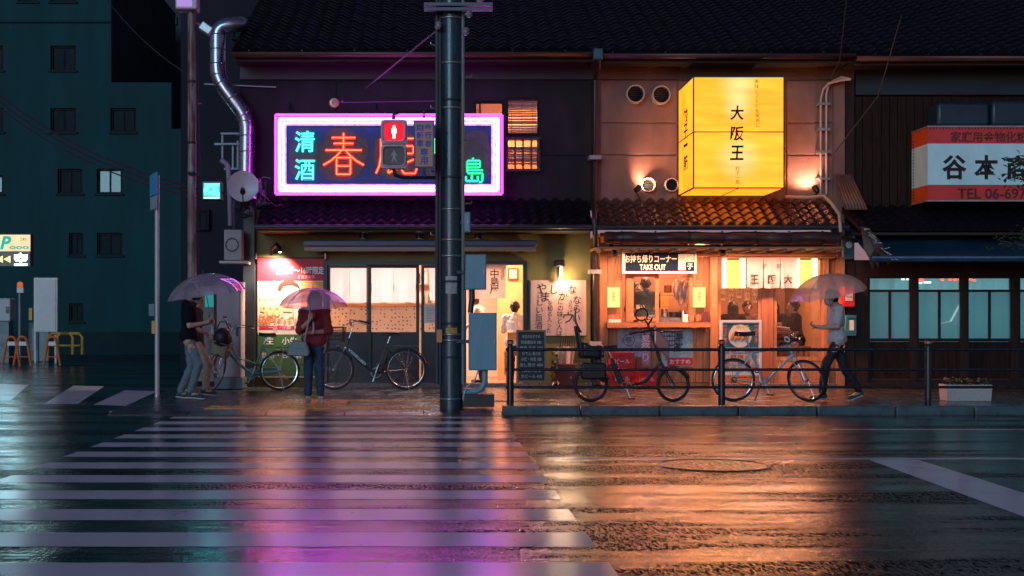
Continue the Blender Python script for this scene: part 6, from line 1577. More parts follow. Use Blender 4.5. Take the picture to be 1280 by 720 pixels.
# tree at the right edge
yt = 16.6
tr = thing('street_tree', 'leafy street tree reaching into the frame at the right edge', 'tree', (PX(1370, yt), yt, PZ0))
bark = M('tree_bark', (.06, .045, .035), .7, 0, .4, 10, (1, 1, .3), .4, 20)
x = PX(1370, yt)
MB().tube([(x, yt, PZ0), (x + .03, yt, 1.2), (x - .02, yt, 2.6), (x, yt, 4.2)], [.13, .10, .08, .03], 12).build('trunk', bark, tr)
lim = MB(); leaves = MB(); r2 = random.Random(21)
tips = [P(1262, 200, yt), P(1278, 215, yt), P(1250, 301, yt), P(1272, 292, yt), P(1300, 160, yt), P(1310, 260, yt), P(1400, 120, yt), P(1440, 200, yt + .4), P(1470, 270, yt), P(1390, 170, yt - .5), P(1350, 230, yt + .5), P(1330, 130, yt + .4), P(1265, 222, yt)]
for k, tpnt in enumerate(tips):
    a = Vector((x, yt, min(4.0, max(1.5, tpnt.z - .5)))); mid = a.lerp(tpnt, .5) + Vector((0, r2.uniform(-.1, .1), .12)); lim.tube([a, mid, tpnt], [.035, .02, .006], 7)
    for j in range(150 if tpnt.x > PX(1285, yt) else 55):
        f = r2.random() ** .6; base = mid.lerp(tpnt, f * 1.02); c = base + Vector((r2.gauss(0, .08), r2.gauss(0, .14), r2.gauss(0, .05)))
        e_ = Euler((r2.uniform(-.8, .8), r2.uniform(-.8, .8), r2.uniform(0, 6.3))).to_matrix(); s2 = r2.uniform(.05, .10)
        leaves.add([c + e_ @ Vector(p) * s2 for p in ((-.55, 0, 0), (0, -.25, .08), (.55, 0, -.05), (0, .25, .08))], [(0, 1, 2), (0, 2, 3)])
lim.build('branch', bark, tr); leaves.build('crown', M('tree_leaf', (.045, .09, .03), .4, 0, .4, 6), tr)
# kitchen clutter behind the ticket window
kt = thing('kitchen_counter', 'steel kitchen counter crowded with pots behind the open ticket window', 'counter', P(840, 402, 23.7))
MB().px(820, 886, 397, 404, 23.5, 24.2).build('worktop', steel, kt)
MB().px(826, 858, 366, 369, 24.6, 24.9).build('shelf_board', wdx, kt)
MB().px(826, 836, 369.5, 396, 24.5, 24.8).build('cupboard', WOOD('orange_counter_wood', (.55, .22, .07)), kt)
for px, py, w, h, mt, lab in ((826, 397, .14, .16, chrome, 'bright steel pot on the kitchen counter, nearest the window sash'), (836, 397, .2, .1, black_metal, 'wide low black pan on the kitchen counter behind the ticket window'), (849, 397, .16, .13, chrome, 'bright steel pot on the kitchen counter under the hanging plastic bags'),
        (830, 366, .15, .14, bott_cols[0], 'dark brown pot at the left end of the upper kitchen shelf'), (841, 366, .12, .2, bott_cols[2], 'tall pale jar in the middle of the upper kitchen shelf'), (851, 366, .13, .11, chrome, 'small bright pot at the right end of the upper kitchen shelf')):
    p = P(px, py, 23.8 if py > 380 else 24.7); o = MB().lathe(p + Vector((w / 2, 0, .002)), [(w * .42, 0), (w * .5, h * .1), (w * .5, h), (w * .47, h), (w * .45, h * .2)], n=16).build('cooking_pot', mt); tag(o, lab, 'pot', 'kitchen pots behind the ticket window')
t = thing('hanging_bags', 'clear plastic bags hanging on the right inside the ticket window', 'plastic bags', P(850, 384, 23.6))
for k in range(4): MB().ell(P(847 + 4.5 * k, 362 + 5 * (k % 2), 23.6), (.085, .05, .2 + .04 * (k % 2)), nu=12, nv=8).build('bag', GLASS('cloudy_plastic', (.8, .7, .66), .12, .25, .55, (.6, .45, .4)), t)
MB().bar(P(845, 346, 23.6), P(862, 346, 23.6), .012).build('hook_rail', steel, t)
o = MB().px(854, 860, 393, 403, Y0 - .2, Y0 - .12).build('napkin_holder', white_paint, bevel=.01); tag(o, 'small white box on the counter ledge at the right of the ticket window', 'box')
o = MB().px(878, 886, 390, 403, Y0 - .22, Y0 - .10).build('menu_card', M('dark_menu_card', (.08, .03, .04), .4)); tag(o, 'dark leaning menu card on the right end of the counter ledge', 'menu card')
o = MB().px(761, 776, 399, 403, Y0 - .25, Y0 - .12).build('paper_stack', white_paint); tag(o, 'low white stack of papers on the left end of the counter ledge', 'papers')
# dining room furniture
dt_ = WOOD('dining_wood', (.32, .15, .07), .4, .3, 'x')
def table(label, px, Y, w=.9):
    t = thing('dining_table', label, 'table', (PX(px, Y), Y, .301)); x = PX(px, Y)
    MB().b(x - w / 2, x + w / 2, Y - .3, Y + .3, .97, 1.01).build('tabletop', dt_, t, bevel=.006)
    for sx in (-1, 1):
        for sy in (-1, 1): MB().c((x + sx * (w / 2 - .06), Y + sy * .24, .635), (.05, .05, .668)).build('leg', dt_, t)
table('wooden table in front of the seated man in the black shirt', 974, 24.0, .55); table('wooden table of the group seated deeper inside on the left', 925, 24.9)
beer = M('amber_beer', (.6, .25, .04), .1)
for px, lab in ((969, 'beer glass on the table, the left of two'), (974, 'beer glass on the table, nearest the man in the black shirt')):
    t = thing('beer_glass', lab, 'glass', (PX(px, 23.95), 23.9, 1.011)); MB().lathe((PX(px, 23.95), 23.9, 1.011), [(.032, 0), (.036, .13), (.001, .13)], n=14).build('beer', beer, t); MB().lathe((PX(px, 23.95), 23.9, 1.011), [(.036, .1305), (.037, .155), (.001, .158)], n=14).build('foam', white_paint, t)
def stool(label, px, Y, z=.301):
    t = thing('wooden_chair', label, 'chair', (PX(px, Y), Y, z)); x = PX(px, Y)
    MB().b(x - .19, x + .19, Y - .19, Y + .19, z + .40, z + .44).build('seat', dt_, t, bevel=.01)
    for sx in (-1, 1):
        for sy in (-1, 1): MB().c((x + sx * .16, Y + sy * .16, z + .20), (.035, .035, .398)).build('leg', dt_, t)
    return t
# ------------------------------------------------------------------ bicycles
def wheel_parts(root, c, R, T, rimm, spoke_n=28, fat=0.019, disc=False):
    """wheel > tyre, spokes, hub"""
    w = MB(T).torus(c, R - 0.040, 0.013, (0, 1, 0), 44, 8, 0.9).build('wheel', rimm, root, local=True)
    MB(T).torus(c, R - fat, fat, (0, 1, 0), 44, 10).build('tyre', rubber, w, local=True)
    s = MB(T); c = Vector(c)
    for k in range(spoke_n):
        a = k * math.tau / spoke_n; b2 = a + (0.35 if k % 2 else -0.35); sy = 0.025 if (k // 2) % 2 else -0.025
        s.tube([c + Vector((0.02 * math.cos(b2), sy, 0.02 * math.sin(b2))), c + Vector(((R - .045) * math.cos(a), 0, (R - .045) * math.sin(a)))], 0.0016, 4)
    s.build('spokes', chrome, w, local=True)
    MB(T).lathe(c, [(0.012, -0.05), (0.022, -0.04), (0.022, 0.04), (0.012, 0.05)], (0, 1, 0), 14).build('hub', steel, w, local=True)
    return w

def arc_guard(mb, c, R, a0, a1, w, n=16):
    c = Vector(c); vs = []
    for k in range(n + 1):
        a = R_(a0 + (a1 - a0) * k / n); e_ = Vector((math.cos(a), 0, math.sin(a)))
        vs += [c + e_ * (R - .012) + Vector((0, -w, 0)), c + e_ * R, c + e_ * (R - .012) + Vector((0, w, 0))]
    mb.add(vs, [(3 * k + j, 3 * k + j + 1, 3 * k + j + 4, 3 * k + j + 3) for k in range(n) for j in (0, 1)])

def bicycle(label, loc, rz, R, base, frame_c, kind, steer=0.0, Rf=None, group='bicycles parked in front of the shops'):
    t = thing('bicycle', label, 'bicycle', loc, rz, group)
    fm = M('bike_frame_' + kind, frame_c, 0.3, 0.2, 0.15, 8, coat=0.1)
    Rf = Rf or R
    rimm = chrome if kind != 'child_seat' else steel
    rear, front = Vector((-base * .45, 0, R)), Vector((base * .55, 0, Rf))
    bb = Vector((-base * .03, 0, R * .84))                      # bottom bracket
    city = kind in ('teal', 'electric')
    seat_top = bb + Vector((-.20, 0, .50 if kind != 'child_seat' else .42)); head_b = Vector((front.x - .20, 0, Rf * 2 + .02)); ha = Vector((-.32, 0, .95)).normalized(); 
    if kind == 'child_seat': head_b = Vector((front.x - .17, 0, Rf * 2 + .04))
    head_t = head_b + ha * (.18 if kind != 'child_seat' else .20)
    fr_ = MB(); r = .017
    if kind == 'cross':
        fr_.tube([head_b + ha * .03, bb], r * 1.15, 10).tube([head_t - ha * .02, seat_top - Vector((-.03, 0, .06))], r, 10)
    else:
        low = [head_b + ha * .03, head_b.lerp(bb, .45) + Vector((0, 0, -.03 if kind != 'child_seat' else -.10)), bb]
        fr_.tube(low, .026 if city else .024, 10)
        if kind == 'teal': fr_.tube([head_t - ha * .03, head_b.lerp(bb, .5) + Vector((.02, 0, .07)), bb + (seat_top - bb) * .35], .012, 8)
    fr_.tube([bb, seat_top], r, 10)
    for sy in (-.055, .055):
        fr_.tube([bb + Vector((0, sy * .5, 0)), rear + Vector((0, sy, 0))], .010, 8).tube([seat_top - (seat_top - bb) * .12 + Vector((0, sy * .4, 0)), rear + Vector((0, sy, 0))], .009, 8)
    fr_.tube([head_b, head_t], .022, 12).lathe(bb, [(.026, -.04), (.026, .04)], (0, 1, 0), 14)
    f = fr_.build('frame', fm, t, local=True)
    # front end turns about the head tube
    Ts = Matrix.Translation(head_b) @ Matrix.Rotation(steer, 4, ha) @ Matrix.Translation(-head_b)
    fk = MB(Ts)
    for sy in (-.05, .05): fk.tube([head_b + Vector((0, sy, 0)), head_b.lerp(front, .55) + Vector((.0, sy, 0)), front + Vector((0, sy, 0))], [.013, .012, .009], 8)
    fk.tube([head_b + Vector((0, -.055, 0)), head_b + Vector((0, .055, 0))], .015, 8)
    fk.build('fork', fm if kind in ('cross', 'child_seat') else steel, t, local=True)
    wheel_parts(t, rear, R, None, rimm, 28, .019 if kind != 'child_seat' else .026); wheel_parts(t, front, Rf, Ts, rimm, 28, .019 if kind != 'child_seat' else .026)
    st = head_t + ha * (.20 if kind != 'cross' else .06) 
    hb = MB(Ts); hb.tube([head_t, st], .013, 10)
    if kind == 'cross':
        hb.tube([st + Vector((.04, -.29, .02)), st + Vector((.06, 0, 0)), st + Vector((.04, .29, .02))], .012, 10)
        ends = [st + Vector((.04, s_ * .29, .02)) for s_ in (-1, 1)]; back = Vector((-.02, 0, 0))
    else:
        for s_ in (-1, 1): hb.tube([st, st + Vector((.05, s_ * .07, .07)), st + Vector((.02, s_ * .20, .11)), st + Vector((-.14, s_ * .27, .09)), st + Vector((-.22, s_ * .27, .07))], .011, 8)
        ends = [st + Vector((-.15, s_ * .27, .09)) for s_ in (-1, 1)]; back = Vector((-.10, 0, -.02))
    h = hb.build('handlebar', chrome if city else black_metal, t, local=True)
    for e_ in ends:
        MB(Ts).cap(e_, e_ + (back if kind != 'cross' else Vector((0, math.copysign(.09, e_.y) * -1, 0))), .017, .016, 8).build('grip', rubber, h, local=True)
        MB(Ts).tube([e_ + Vector((.05, 0, -.01)), e_ + Vector((-.02, 0, -.05)), e_ + Vector((-.12, 0, -.055))], .006, 6).build('brake_lever', steel, h, local=True)
    MB(Ts).tube([ends[1] + Vector((.02, 0, 0)), st + Vector((.16, .05, .02)), head_b + Vector((.08, .02, .05))], .005, 5).build('brake_cable', black_metal, h, local=True)
    MB(Ts).ell(st + Vector((.03, .1, .06)), (.028, .028, .02)).build('bell', chrome, h, local=True)
    # saddle
    sp_ = seat_top + (seat_top - bb).normalized() * (.14 if kind != 'cross' else .20)
    MB().tube([seat_top - (seat_top - bb) * .05, sp_], .0125, 10).build('seat_post', chrome, t, local=True)
    wd_ = .10 if kind != 'cross' else .068
    MB().grid(lambda i, j: sp_ + Vector((-.14 + .28 * i, (j - .5) * 2 * wd_ * (1 - .80 * min(1, i * 1.35) ** 1.2 if i < .74 else .20), .055 - .05 * (2 * j - 1) ** 2 - .012 * math.sin(i * 3.1))), 14, 8).build('saddle', M('black_saddle_vinyl', (.02, .02, .02), .4), t, local=True, solid=.022)
    for s_ in (-.05, .05):
        MB().lathe(sp_ + Vector((-.10, s_, -.0)), [(.018, 0), (.018, .03)], n=10).build('saddle_spring', steel, t, local=True)
    # drive
    cr = MB(); cr.torus(bb + Vector((0, -.06, 0)), .082, .006, (0, 1, 0), 30, 6).lathe(bb + Vector((0, -.062, 0)), [(.03, -.004), (.03, .004)], (0, 1, 0), 14)
    for k in range(5):
        a = k * math.tau / 5; cr.bar(bb + Vector((0, -.06, 0)), bb + Vector((.08 * math.cos(a), -.06, .08 * math.sin(a))), .014, .005)
    for s_, a in ((-1, -70), (1, 110)):
        e_ = bb + Vector((.165 * math.cos(R_(a)), s_ * .085, .165 * math.sin(R_(a)))); cr.bar(bb + Vector((0, s_ * .075, 0)), e_, .022, .012)
    ck = cr.build('crank_set', steel, t, local=True)
    for s_, a in ((-1, -70), (1, 110)):
        e_ = bb + Vector((.165 * math.cos(R_(a)), s_ * .085, .165 * math.sin(R_(a)))); MB().c(e_ + Vector((0, s_ * .055, 0)), (.09, .08, .022)).build('pedal', black_metal, ck, local=True)
    ch_ = MB(); ch_.bar(bb + Vector((0, -.06, .08)), rear + Vector((0, -.06, .035)), .008).bar(bb + Vector((0, -.06, -.08)), rear + Vector((0, -.06, -.035)), .008)
    ch_.torus(rear + Vector((0, -.06, 0)), .036, .006, (0, 1, 0), 18, 6); ch_.build('chain', dark_steel, t, local=True)
    if city:
        g_ = MB(); a = bb + Vector((.09, -.075, 0)); b2 = rear + Vector((0, -.075, .01)); g_.bar(a, b2, .012, .10); g_.lathe(bb + Vector((0, -.07, 0)), [(.095, 0), (.095, -.012)], (0, 1, 0), 22)
        g_.build('chain_guard', fm if kind == 'teal' else black_metal, t, local=True)
    if kind != 'cross':
        m = MB(); arc_guard(m, rear, R + .022, 15, 175, .024); m.build('mudguard', steel if kind == 'teal' else black_metal, t, local=True, solid=.003)
        m = MB(Ts); arc_guard(m, front, Rf + .022, 20, 150, .024); m.build('mudguard', steel if kind == 'teal' else black_metal, t, local=True, solid=.003)
        rk = MB(); z = R * 2 + .055
        for sy in (-.06, .06):
            rk.tube([Vector((rear.x + .22, sy * .7, z)), Vector((rear.x - .20, sy, z)), Vector((rear.x - .22, sy, z - .02))], .006, 6); rk.tube([rear + Vector((0, sy, 0)), Vector((rear.x - .06, sy, z))], .005, 6)
        for k in range(5): rk.tube([Vector((rear.x + .15 - .085 * k, -.06, z)), Vector((rear.x + .15 - .085 * k, .06, z))], .005, 6)
        rk.build('rear_rack', steel, t, local=True)
        MB().lathe(rear + Vector((-R - .03, 0, .10)), [(.025, 0), (.02, .02)], (-1, 0, 0.2), 14).build('rear_reflector', M('red_reflector_lens', (.4, .01, .02), .2), t, local=True)
        MB().tube([rear + Vector((.02, .06, 0)), Vector((rear.x - .05, .16, .008))], .009, 8).build('kickstand', steel, t, local=True)
    else:
        MB().tube([bb + Vector((-.04, .04, 0)), Vector((bb.x - .10, .17, .006))], .009, 8).build('kickstand', steel, t, local=True)
    return t, dict(rear=rear, front=front, bb=bb, head_b=head_b, head_t=head_t, st=st, Ts=Ts, seat=sp_, ha=ha)

def basket(t, T, c, w, d, h, mat, name='front_basket', nx=7):
    """wire basket, wider at the top"""
    m = MB(T); c = Vector(c)
    def q(a, b2, z): k = .82 + .18 * z; return c + Vector((a * d * k, b2 * w * k, z * h))
    per = []
    for k in range(nx): per.append((-.5 + k / nx, -.5))
    for k in range(nx): per.append((.5, -.5 + k / nx))
    for k in range(nx): per.append((.5 - k / nx, .5))
    for k in range(nx): per.append((-.5, .5 - k / nx))
    for z in (0, .25, .5, .75, 1): m.tube([q(a, b2, z) for a, b2 in per], .0045 if z != 1 else .007, 5, closed=True)
    for a, b2 in per: m.tube([q(a, b2, 0), q(a, b2, 1)], .003, 4)
    for k in range(1, nx): m.tube([q(-.5 + k / nx, -.5, 0), q(-.5 + k / nx, .5, 0)], .003, 4)
    return m.build(name, mat, t, local=True)

# pale teal town bicycle at the left, front wheel turned to the viewer
b1, g1 = bicycle('pale teal step through bicycle leaning by the metal cabinet with its front wheel turned', (PX(313, 21.55), 21.5, PZ0), R_(180 + 14), .335, 1.10, (.06, .34, .34), 'teal', R_(62))
bk = basket(b1, g1['Ts'], g1['head_t'] + Vector((.25, 0, -.23)), .34, .26, .25, steel)
bag_o = thing('shopping_bag', 'black soft bag sitting in the front basket of the pale teal bicycle', 'bag', (b1.location.x - .0, 21.4, PZ0))
_wc = Matrix.Translation(b1.location) @ Matrix.Rotation(b1.rotation_euler.z, 4, 'Z') @ g1['Ts'] @ (g1['head_t'] + Vector((.25, 0, .07)))
m = MB(); m.ell(_wc, (.16, .15, .17), nu=18, nv=12); m.v = [p + Vector((.02 * noise.noise(p * 9), .02 * noise.noise(p * 9 + Vector((4, 0, 0))), .03 * noise.noise(p * 7))) for p in m.v]
m.build('bag_body', M('black_bag_nylon', (.012, .013, .016), .45, 0, .3, 20), bag_o)
MB().tube([_wc + Vector((-.10, -.02, .14)), _wc + Vector((-.04, -.02, .27)), _wc + Vector((.06, -.02, .26)), _wc + Vector((.11, -.02, .13))], .012, 8).build('handle', M('black_bag_nylon', (.012, .013, .016)), bag_o)
MB(g1['Ts']).b(g1['head_t'].x + .16, g1['head_t'].x + .34, -.135, .135, g1['head_t'].z - .215, g1['head_t'].z - .02).build('basket_lining', M('pale_yellow_lining', (.40, .34, .20), .7, 0, .2, 8), b1, local=True, bevel=.02)
# black electric town bicycle
b2_, g2 = bicycle('black electric town bicycle with white lettering on its down tube and a rear rack', (PX(467, 21.9), 21.9, PZ0), R_(180), .345, 1.22, (.012, .02, .026), 'electric', R_(-6))
MB().bar(g2['bb'] + Vector((-.075, 0, .05)), g2['bb'] + Vector((-.20, 0, .40)), .09, .085).build('battery', black_metal, b2_, local=True, bevel=.012)
basket(b2_, g2['Ts'], g2['head_t'] + Vector((.22, 0, -.06)), .36, .28, .24, black_metal)
MB(g2['Ts']).lathe(g2['head_b'] + Vector((.10, 0, .02)), [(.02, 0), (.035, .05), (.03, .06)], (1, 0, 0), 14).build('headlight', chrome, b2_, local=True)
a, b2 = g2['head_b'] + g2['ha'] * .03, g2['bb']; dvec = (b2 - a).normalized()
tx = text('ASSISTED', 'lettering', M('pale_blue_lettering', (.45, .62, .68), .5), None, (0, 0, 0), w=.40, h=.045, bold=.03, u=dvec, v=Vector((dvec.z, 0, -dvec.x)) * -1 if False else Vector((-dvec.z, 0, dvec.x)))
tx.parent = b2_; tx.location = a.lerp(b2, .36) + Vector((0, .030, -.015))
# mini bicycle with child seat
b3, g3 = bicycle('black small wheeled bicycle with a child seat at the back and a front basket', (PX(785, 18.55), 18.55, PZ0), 0, .25, 1.18, (.014, .014, .017), 'child_seat', R_(8))
g3_h = .46
MB().bar(g3['bb'] + Vector((-.06, 0, .06)), g3['bb'] + Vector((-.17, 0, .34)), .10, .09).build('battery', black_metal, b3, local=True, bevel=.012)
MB(g3['Ts']).tube([g3['head_t'], g3['head_t'] + g3['ha'] * .42], .016, 10).build('stem_riser', black_metal, b3, local=True)
basket(b3, g3['Ts'], g3['head_t'] + Vector((.19, 0, .02)), .36, .28, .26, black_metal)
cs3 = MB(); rx = g3['rear'].x; zt3 = g3['rear'].z * 2 + .08
cs3.grid(lambda i, j: Vector((rx + .17 - .30 * j, (i - .5) * .30, zt3 + .05 + .04 * (2 * i - 1) ** 2)), 8, 6)
cs3.grid(lambda i, j: Vector((rx - .13 - .07 * j - .04 * (1 - (2 * i - 1) ** 2), (i - .5) * (.32 - .10 * j), zt3 + .05 + .46 * j)), 8, 8)
for s_ in (-1, 1): cs3.grid(lambda i, j, s_=s_: Vector((rx - .14 + .26 * i, s_ * (.16 + .02 * j), zt3 + .05 + (.24 - .12 * i) * j)), 6, 4)
sh = cs3.build('child_seat', M('dark_seat_plastic', (.012, .016, .02), .4), b3, local=True, solid=.02)
MB().grid(lambda i, j: Vector((rx - .20 - .05 * math.sin(j * 3) + .05 * (1 - j), (i - .5) * (.26 * (1 - j) ** .7 + .01), zt3 + .42 + .36 * j)), 8, 10).build('folded_cover', M('dark_brown_cover', (.025, .015, .018), .5), sh, local=True, solid=.012)
for s_ in (-.12, .12): MB().cap(Vector((rx + .10, s_, zt3 + .02)), Vector((rx + .16, s_, zt3 - .26)), .035, .03, 8).build('foot_rest', M('dark_seat_plastic', (.012, .016, .02)), sh, local=True)
MB().tube([Vector((rx + .14, -.13, zt3 + .06)), Vector((rx + .17, -.12, zt3 + .22)), Vector((rx + .17, .12, zt3 + .22)), Vector((rx + .14, .13, zt3 + .06))], .016, 8).build('grab_bar', black_metal, sh, local=True)
pn = MB().c(Vector((rx + .02, -.14, zt3 - .13)), (.36, .12, .24)); pn.build('pannier', M('black_bag_nylon', (.012, .013, .016)), b3, local=True, bevel=.03)
for s_ in (-1, 1): MB(g3['Ts']).tube([g3['head_t'] + g3['ha'] * .40, g3['head_t'] + g3['ha'] * .46 + Vector((.03, s_ * .16, .02)), g3['head_t'] + g3['ha'] * .44 + Vector((-.12, s_ * .27, .03))], .012, 8).build('upper_bar', black_metal, b3, local=True)
MB(g3['Ts']).torus(g3['head_t'] + g3['ha'] * .5 + Vector((-.06, 0, .05)), .09, .012, (0, 1, .3), 20, 6).build('cable_loop', black_metal, b3, local=True)
MB(g3['Ts']).grid(lambda i, j: g3['head_t'] + Vector((-.10 + .22 * i, -.19, .10 + .28 * j - .25 * i)), 6, 4).build('basket_cover', GLASS('pink_plastic_film', (.9, .7, .7), .1, .2, .5, (.6, .42, .4)), b3, local=True, solid=.004)
# pale blue cross bicycle
b4, g4 = bicycle('pale blue sporty bicycle without mudguards standing behind the railing at the entrance', (PX(958, 18.6), 18.6, PZ0), R_(-3), .315, 1.05, (.34, .42, .47), 'cross', R_(-48))
MB(g4['Ts']).torus(g4['st'] + Vector((.06, -.10, .05)), .038, .012, (0, 1, .2), 20, 6).build('ring_lock', M('pale_ring', (.55, .6, .62), .4), b4, local=True)
MB(g4['Ts']).c(g4['st'] + Vector((.10, .05, .02)), (.06, .05, .05)).build('front_lamp', black_metal, b4, local=True, bevel=.01)

# ------------------------------------------------------------------ people
skin_l = M('skin', (.48, .27, .19), .5, 0, .08, 12)
hair_m = M('black_hair', (.012, .010, .010), .45, 0, .4, 40, (1, 1, .3))
eye_m = M('dark_eye', (.01, .008, .008), .2)
lip_m = M('lip', (.34, .12, .10), .5)
def remesh(o, vox, it=3, disp=0.0):
    m = o.modifiers.new('skin_over', 'REMESH'); m.mode = 'VOXEL'; m.voxel_size = vox; m.use_smooth_shade = True
    s = o.modifiers.new('relax', 'SMOOTH'); s.factor = .5; s.iterations = it
    if disp:
        tx_ = bpy.data.textures.get('cloth_folds') or bpy.data.textures.new('cloth_folds', 'CLOUDS'); tx_.noise_scale = .07
        d = o.modifiers.new('folds', 'DISPLACE'); d.texture = tx_; d.strength = disp; d.mid_level = .5
    return o
STAND = dict(pelvis=(0, 0, .94), chest=(0, 0, 1.24), neck=(-.01, 0, 1.44), head=(.02, 0, 1.59), look=(1, 0, 0),
             sl=(0, .175, 1.385), sr=(0, -.175, 1.385), el=(-.02, .22, 1.10), er=(-.02, -.22, 1.10), wl=(.05, .22, .86), wr=(.05, -.22, .86),
             hl=(0, .088, .90), hr=(0, -.088, .90), kl=(.02, .09, .49), kr=(.02, -.09, .49), al=(-.01, .09, .085), ar=(-.01, -.09, .085),
             tl=(.16, .11, .03), tr=(.16, -.11, .03), fl=(.2, 0, -1), fr=(.2, 0, -1), cl=.9, cr=.9)
def person(label, loc, rz, pose, shirt, pants=None, shoes=None, sole=None, sleeve=.75, hair='short', mask=None, vox=.009, legs=True, scale=1.0, skin=None, bare_ankle=False, long_sleeve=False, apron=None, group=None):
    q = {k: (Vector(v) if isinstance(v, tuple) else v) for k, v in {**STAND, **pose}.items()}
    t = thing('person', label, 'person', loc, rz, group); t.scale = (scale,) * 3
    sk = skin or skin_l
    up_ = (q['neck'] - q['pelvis']).normalized(); side = (q['sl'] - q['sr']).normalized(); fwd = side.cross(up_).normalized()
    Rt = Matrix((fwd, side, up_)).transposed()
    lk = q['look'].normalized(); ls = Vector((0, 0, 1)).cross(lk).normalized(); lu = lk.cross(ls); Rh = Matrix((lk, ls, lu)).transposed()
    hd = q['head']
    def H_(x, y, z): return hd + Rh @ Vector((x, y, z))
    b = MB()
    def torso(m, g=0.0, low=0.0):
        m.ell(q['chest'].lerp(q['neck'], .18), (.105 + g, .150 + g, .19 + g), Rt); m.ell(q['pelvis'].lerp(q['chest'], .42), (.095 + g, .130 + g, .19 + g), Rt); m.ell(q['pelvis'] - up_ * (low - .08 if low else 0), (.105 + g * 2.1, .155 + g * 2.5, .13 + g * 1.2), Rt)
        m.cap(q['sl'], q['sr'], .062 + g, .062 + g, 12)
    torso(b, -.014)
    b.cap(q['neck'] - up_ * .05, hd - lu * .06 - lk * .015, .054, .050, 12)
    for s_ in 'lr':
        b.cap(q['s' + s_], q['e' + s_], .050, .040, 12).cap(q['e' + s_], q['w' + s_], .040, .027, 12)
        if legs:
            b.cap(q['h' + s_], q['k' + s_], .082, .056, 12).cap(q['k' + s_], q['a' + s_], .054, .036, 12).cap(q['a' + s_] - Vector((0, 0, .03)), q['t' + s_], .035, .028, 10)
        # hand: palm, four unequal bent fingers, thumb from the side of the palm
        d = q['f' + s_].normalized(); u0 = (side if abs(d.dot(side)) < .8 else fwd); pn_ = d.cross(u0).normalized(); ac = pn_.cross(d).normalized()
        if s_ == 'l': pn_ = -pn_
        w = q['w' + s_]; b.cap(w, w + d * .035, .026, .030, 10); b.ell(w + d * .055, (.040, .036, .017), Matrix((d, ac, pn_)).transposed(), 12, 8)
        c_ = q['c' + s_]
        for k, (off, L) in enumerate(((-.027, .062), (-.009, .072), (.009, .068), (.027, .052))):
            p0 = w + d * .085 + ac * off; p1 = p0 + (d * math.cos(c_ * .6) + pn_ * math.sin(c_ * .6)) * L * .5; p2 = p1 + (d * math.cos(c_ * 1.5) + pn_ * math.sin(c_ * 1.5)) * L * .5
            b.cap(p0, p1, .0095, .009, 7, 3).cap(p1, p2, .009, .0075, 7, 3)
        th = w + d * .035 + ac * (-.032); th2 = th + (d * .7 - ac * .6 + pn_ * .5).normalized() * .035; b.cap(th, th2, .012, .010, 7, 3).cap(th2, th2 + (d * .8 + pn_ * .6).normalized() * .028, .010, .008, 7, 3)
    b.ell(hd + lu * .015, (.094, .074, .108), Rh, 18, 14); b.ell(H_(.022, 0, -.052), (.066, .054, .062), Rh, 16, 12); b.cap(H_(.085, 0, .02), H_(.103, 0, -.018), .009, .014, 8); b.ell(H_(.062, 0, -.098), (.022, .026, .018), Rh, 10, 8)
    for sy in (-1, 1): b.ell(H_(-.005, sy * .075, -.002), (.022, .010, .032), Rh, 10, 8)
    body = remesh(b.build('body', sk, t, local=True), vox, 2)
    for sy in (-1, 1):
        MB().ell(H_(.083, sy * .031, .018), (.012, .016, .008), Rh, 10, 6).build('eye', eye_m, t, local=True)
        MB().cap(H_(.088, sy * .016, .038), H_(.082, sy * .046, .038), .006, .004, 6, 3).build('eyebrow', hair_m, t, local=True)
    if mask is not None:
        mk = MB().ell(H_(.052, 0, -.042), (.066, .062, .058), Rh, 18, 12); mo = mk.build('face_mask', mask, t, local=True)
        st_ = MB()
        for sy in (-1, 1): st_.tube([H_(.04, sy * .058, -.02), H_(-.012, sy * .082, .005)], .003, 5).tube([H_(.03, sy * .056, -.065), H_(-.012, sy * .082, -.01)], .003, 5)
        st_.build('strap', mask, mo, local=True)
    else: MB().cap(H_(.084, -.022, -.055), H_(.084, .022, -.055), .007, .007, 6, 3).build('mouth', lip_m, t, local=True)
    hm = MB()
    hm.ell(H_(-.016, 0, .040), (.098, .083, .098), Rh, 20, 14); hm.ell(H_(-.030, 0, .0), (.082, .080, .10), Rh, 18, 12)
    r2 = random.Random(len(label))
    for k in range(70):
        a = r2.uniform(0, math.tau); z = r2.uniform(-.3, 1); rr = math.sqrt(max(0, 1 - z * z)); v_ = Vector((.098 * rr * math.cos(a), .083 * rr * math.sin(a), .098 * z)); 
        if v_.x > .05 and v_.z < .045: continue
        p0 = H_(-.016 + v_.x * .96, v_.y * .96, .040 + v_.z * .96); d_ = (Rh @ Vector((v_.x * .3 - .03 * 0, v_.y * .3, -.05 if z < .6 else .02))); hm.cap(p0, p0 + d_ * .6 + Rh @ Vector((r2.uniform(-.02, .03), r2.uniform(-.02, .02), r2.uniform(-.02, .0))), .013, .004, 6, 2)
    if hair == 'long':
        for k in range(9):
            y = -.08 + .02 * k; hm.cap(H_(-.055, y * .9, .03), H_(-.075, y * 1.15, -.22), .036, .018, 8)
    remesh(hm.build('hair', hair_m, t, local=True), .009, 1)
    # clothes
    c = MB(); torso(c, .016, .05)
    for s_ in 'lr':
        S, E_, W_ = q['s' + s_], q['e' + s_], q['w' + s_]
        c.cap(S, S.lerp(E_, min(1, sleeve)), .068, .060, 12)
        if sleeve > 1: c.cap(E_, E_.lerp(W_, sleeve - 1), .060, .048, 12)
    c.cap(q['neck'] - up_ * .04, q['neck'] + up_ * .005, .068, .062, 12)
    remesh(c.build('shirt', shirt, t, local=True), max(vox, .012), 3, .034)
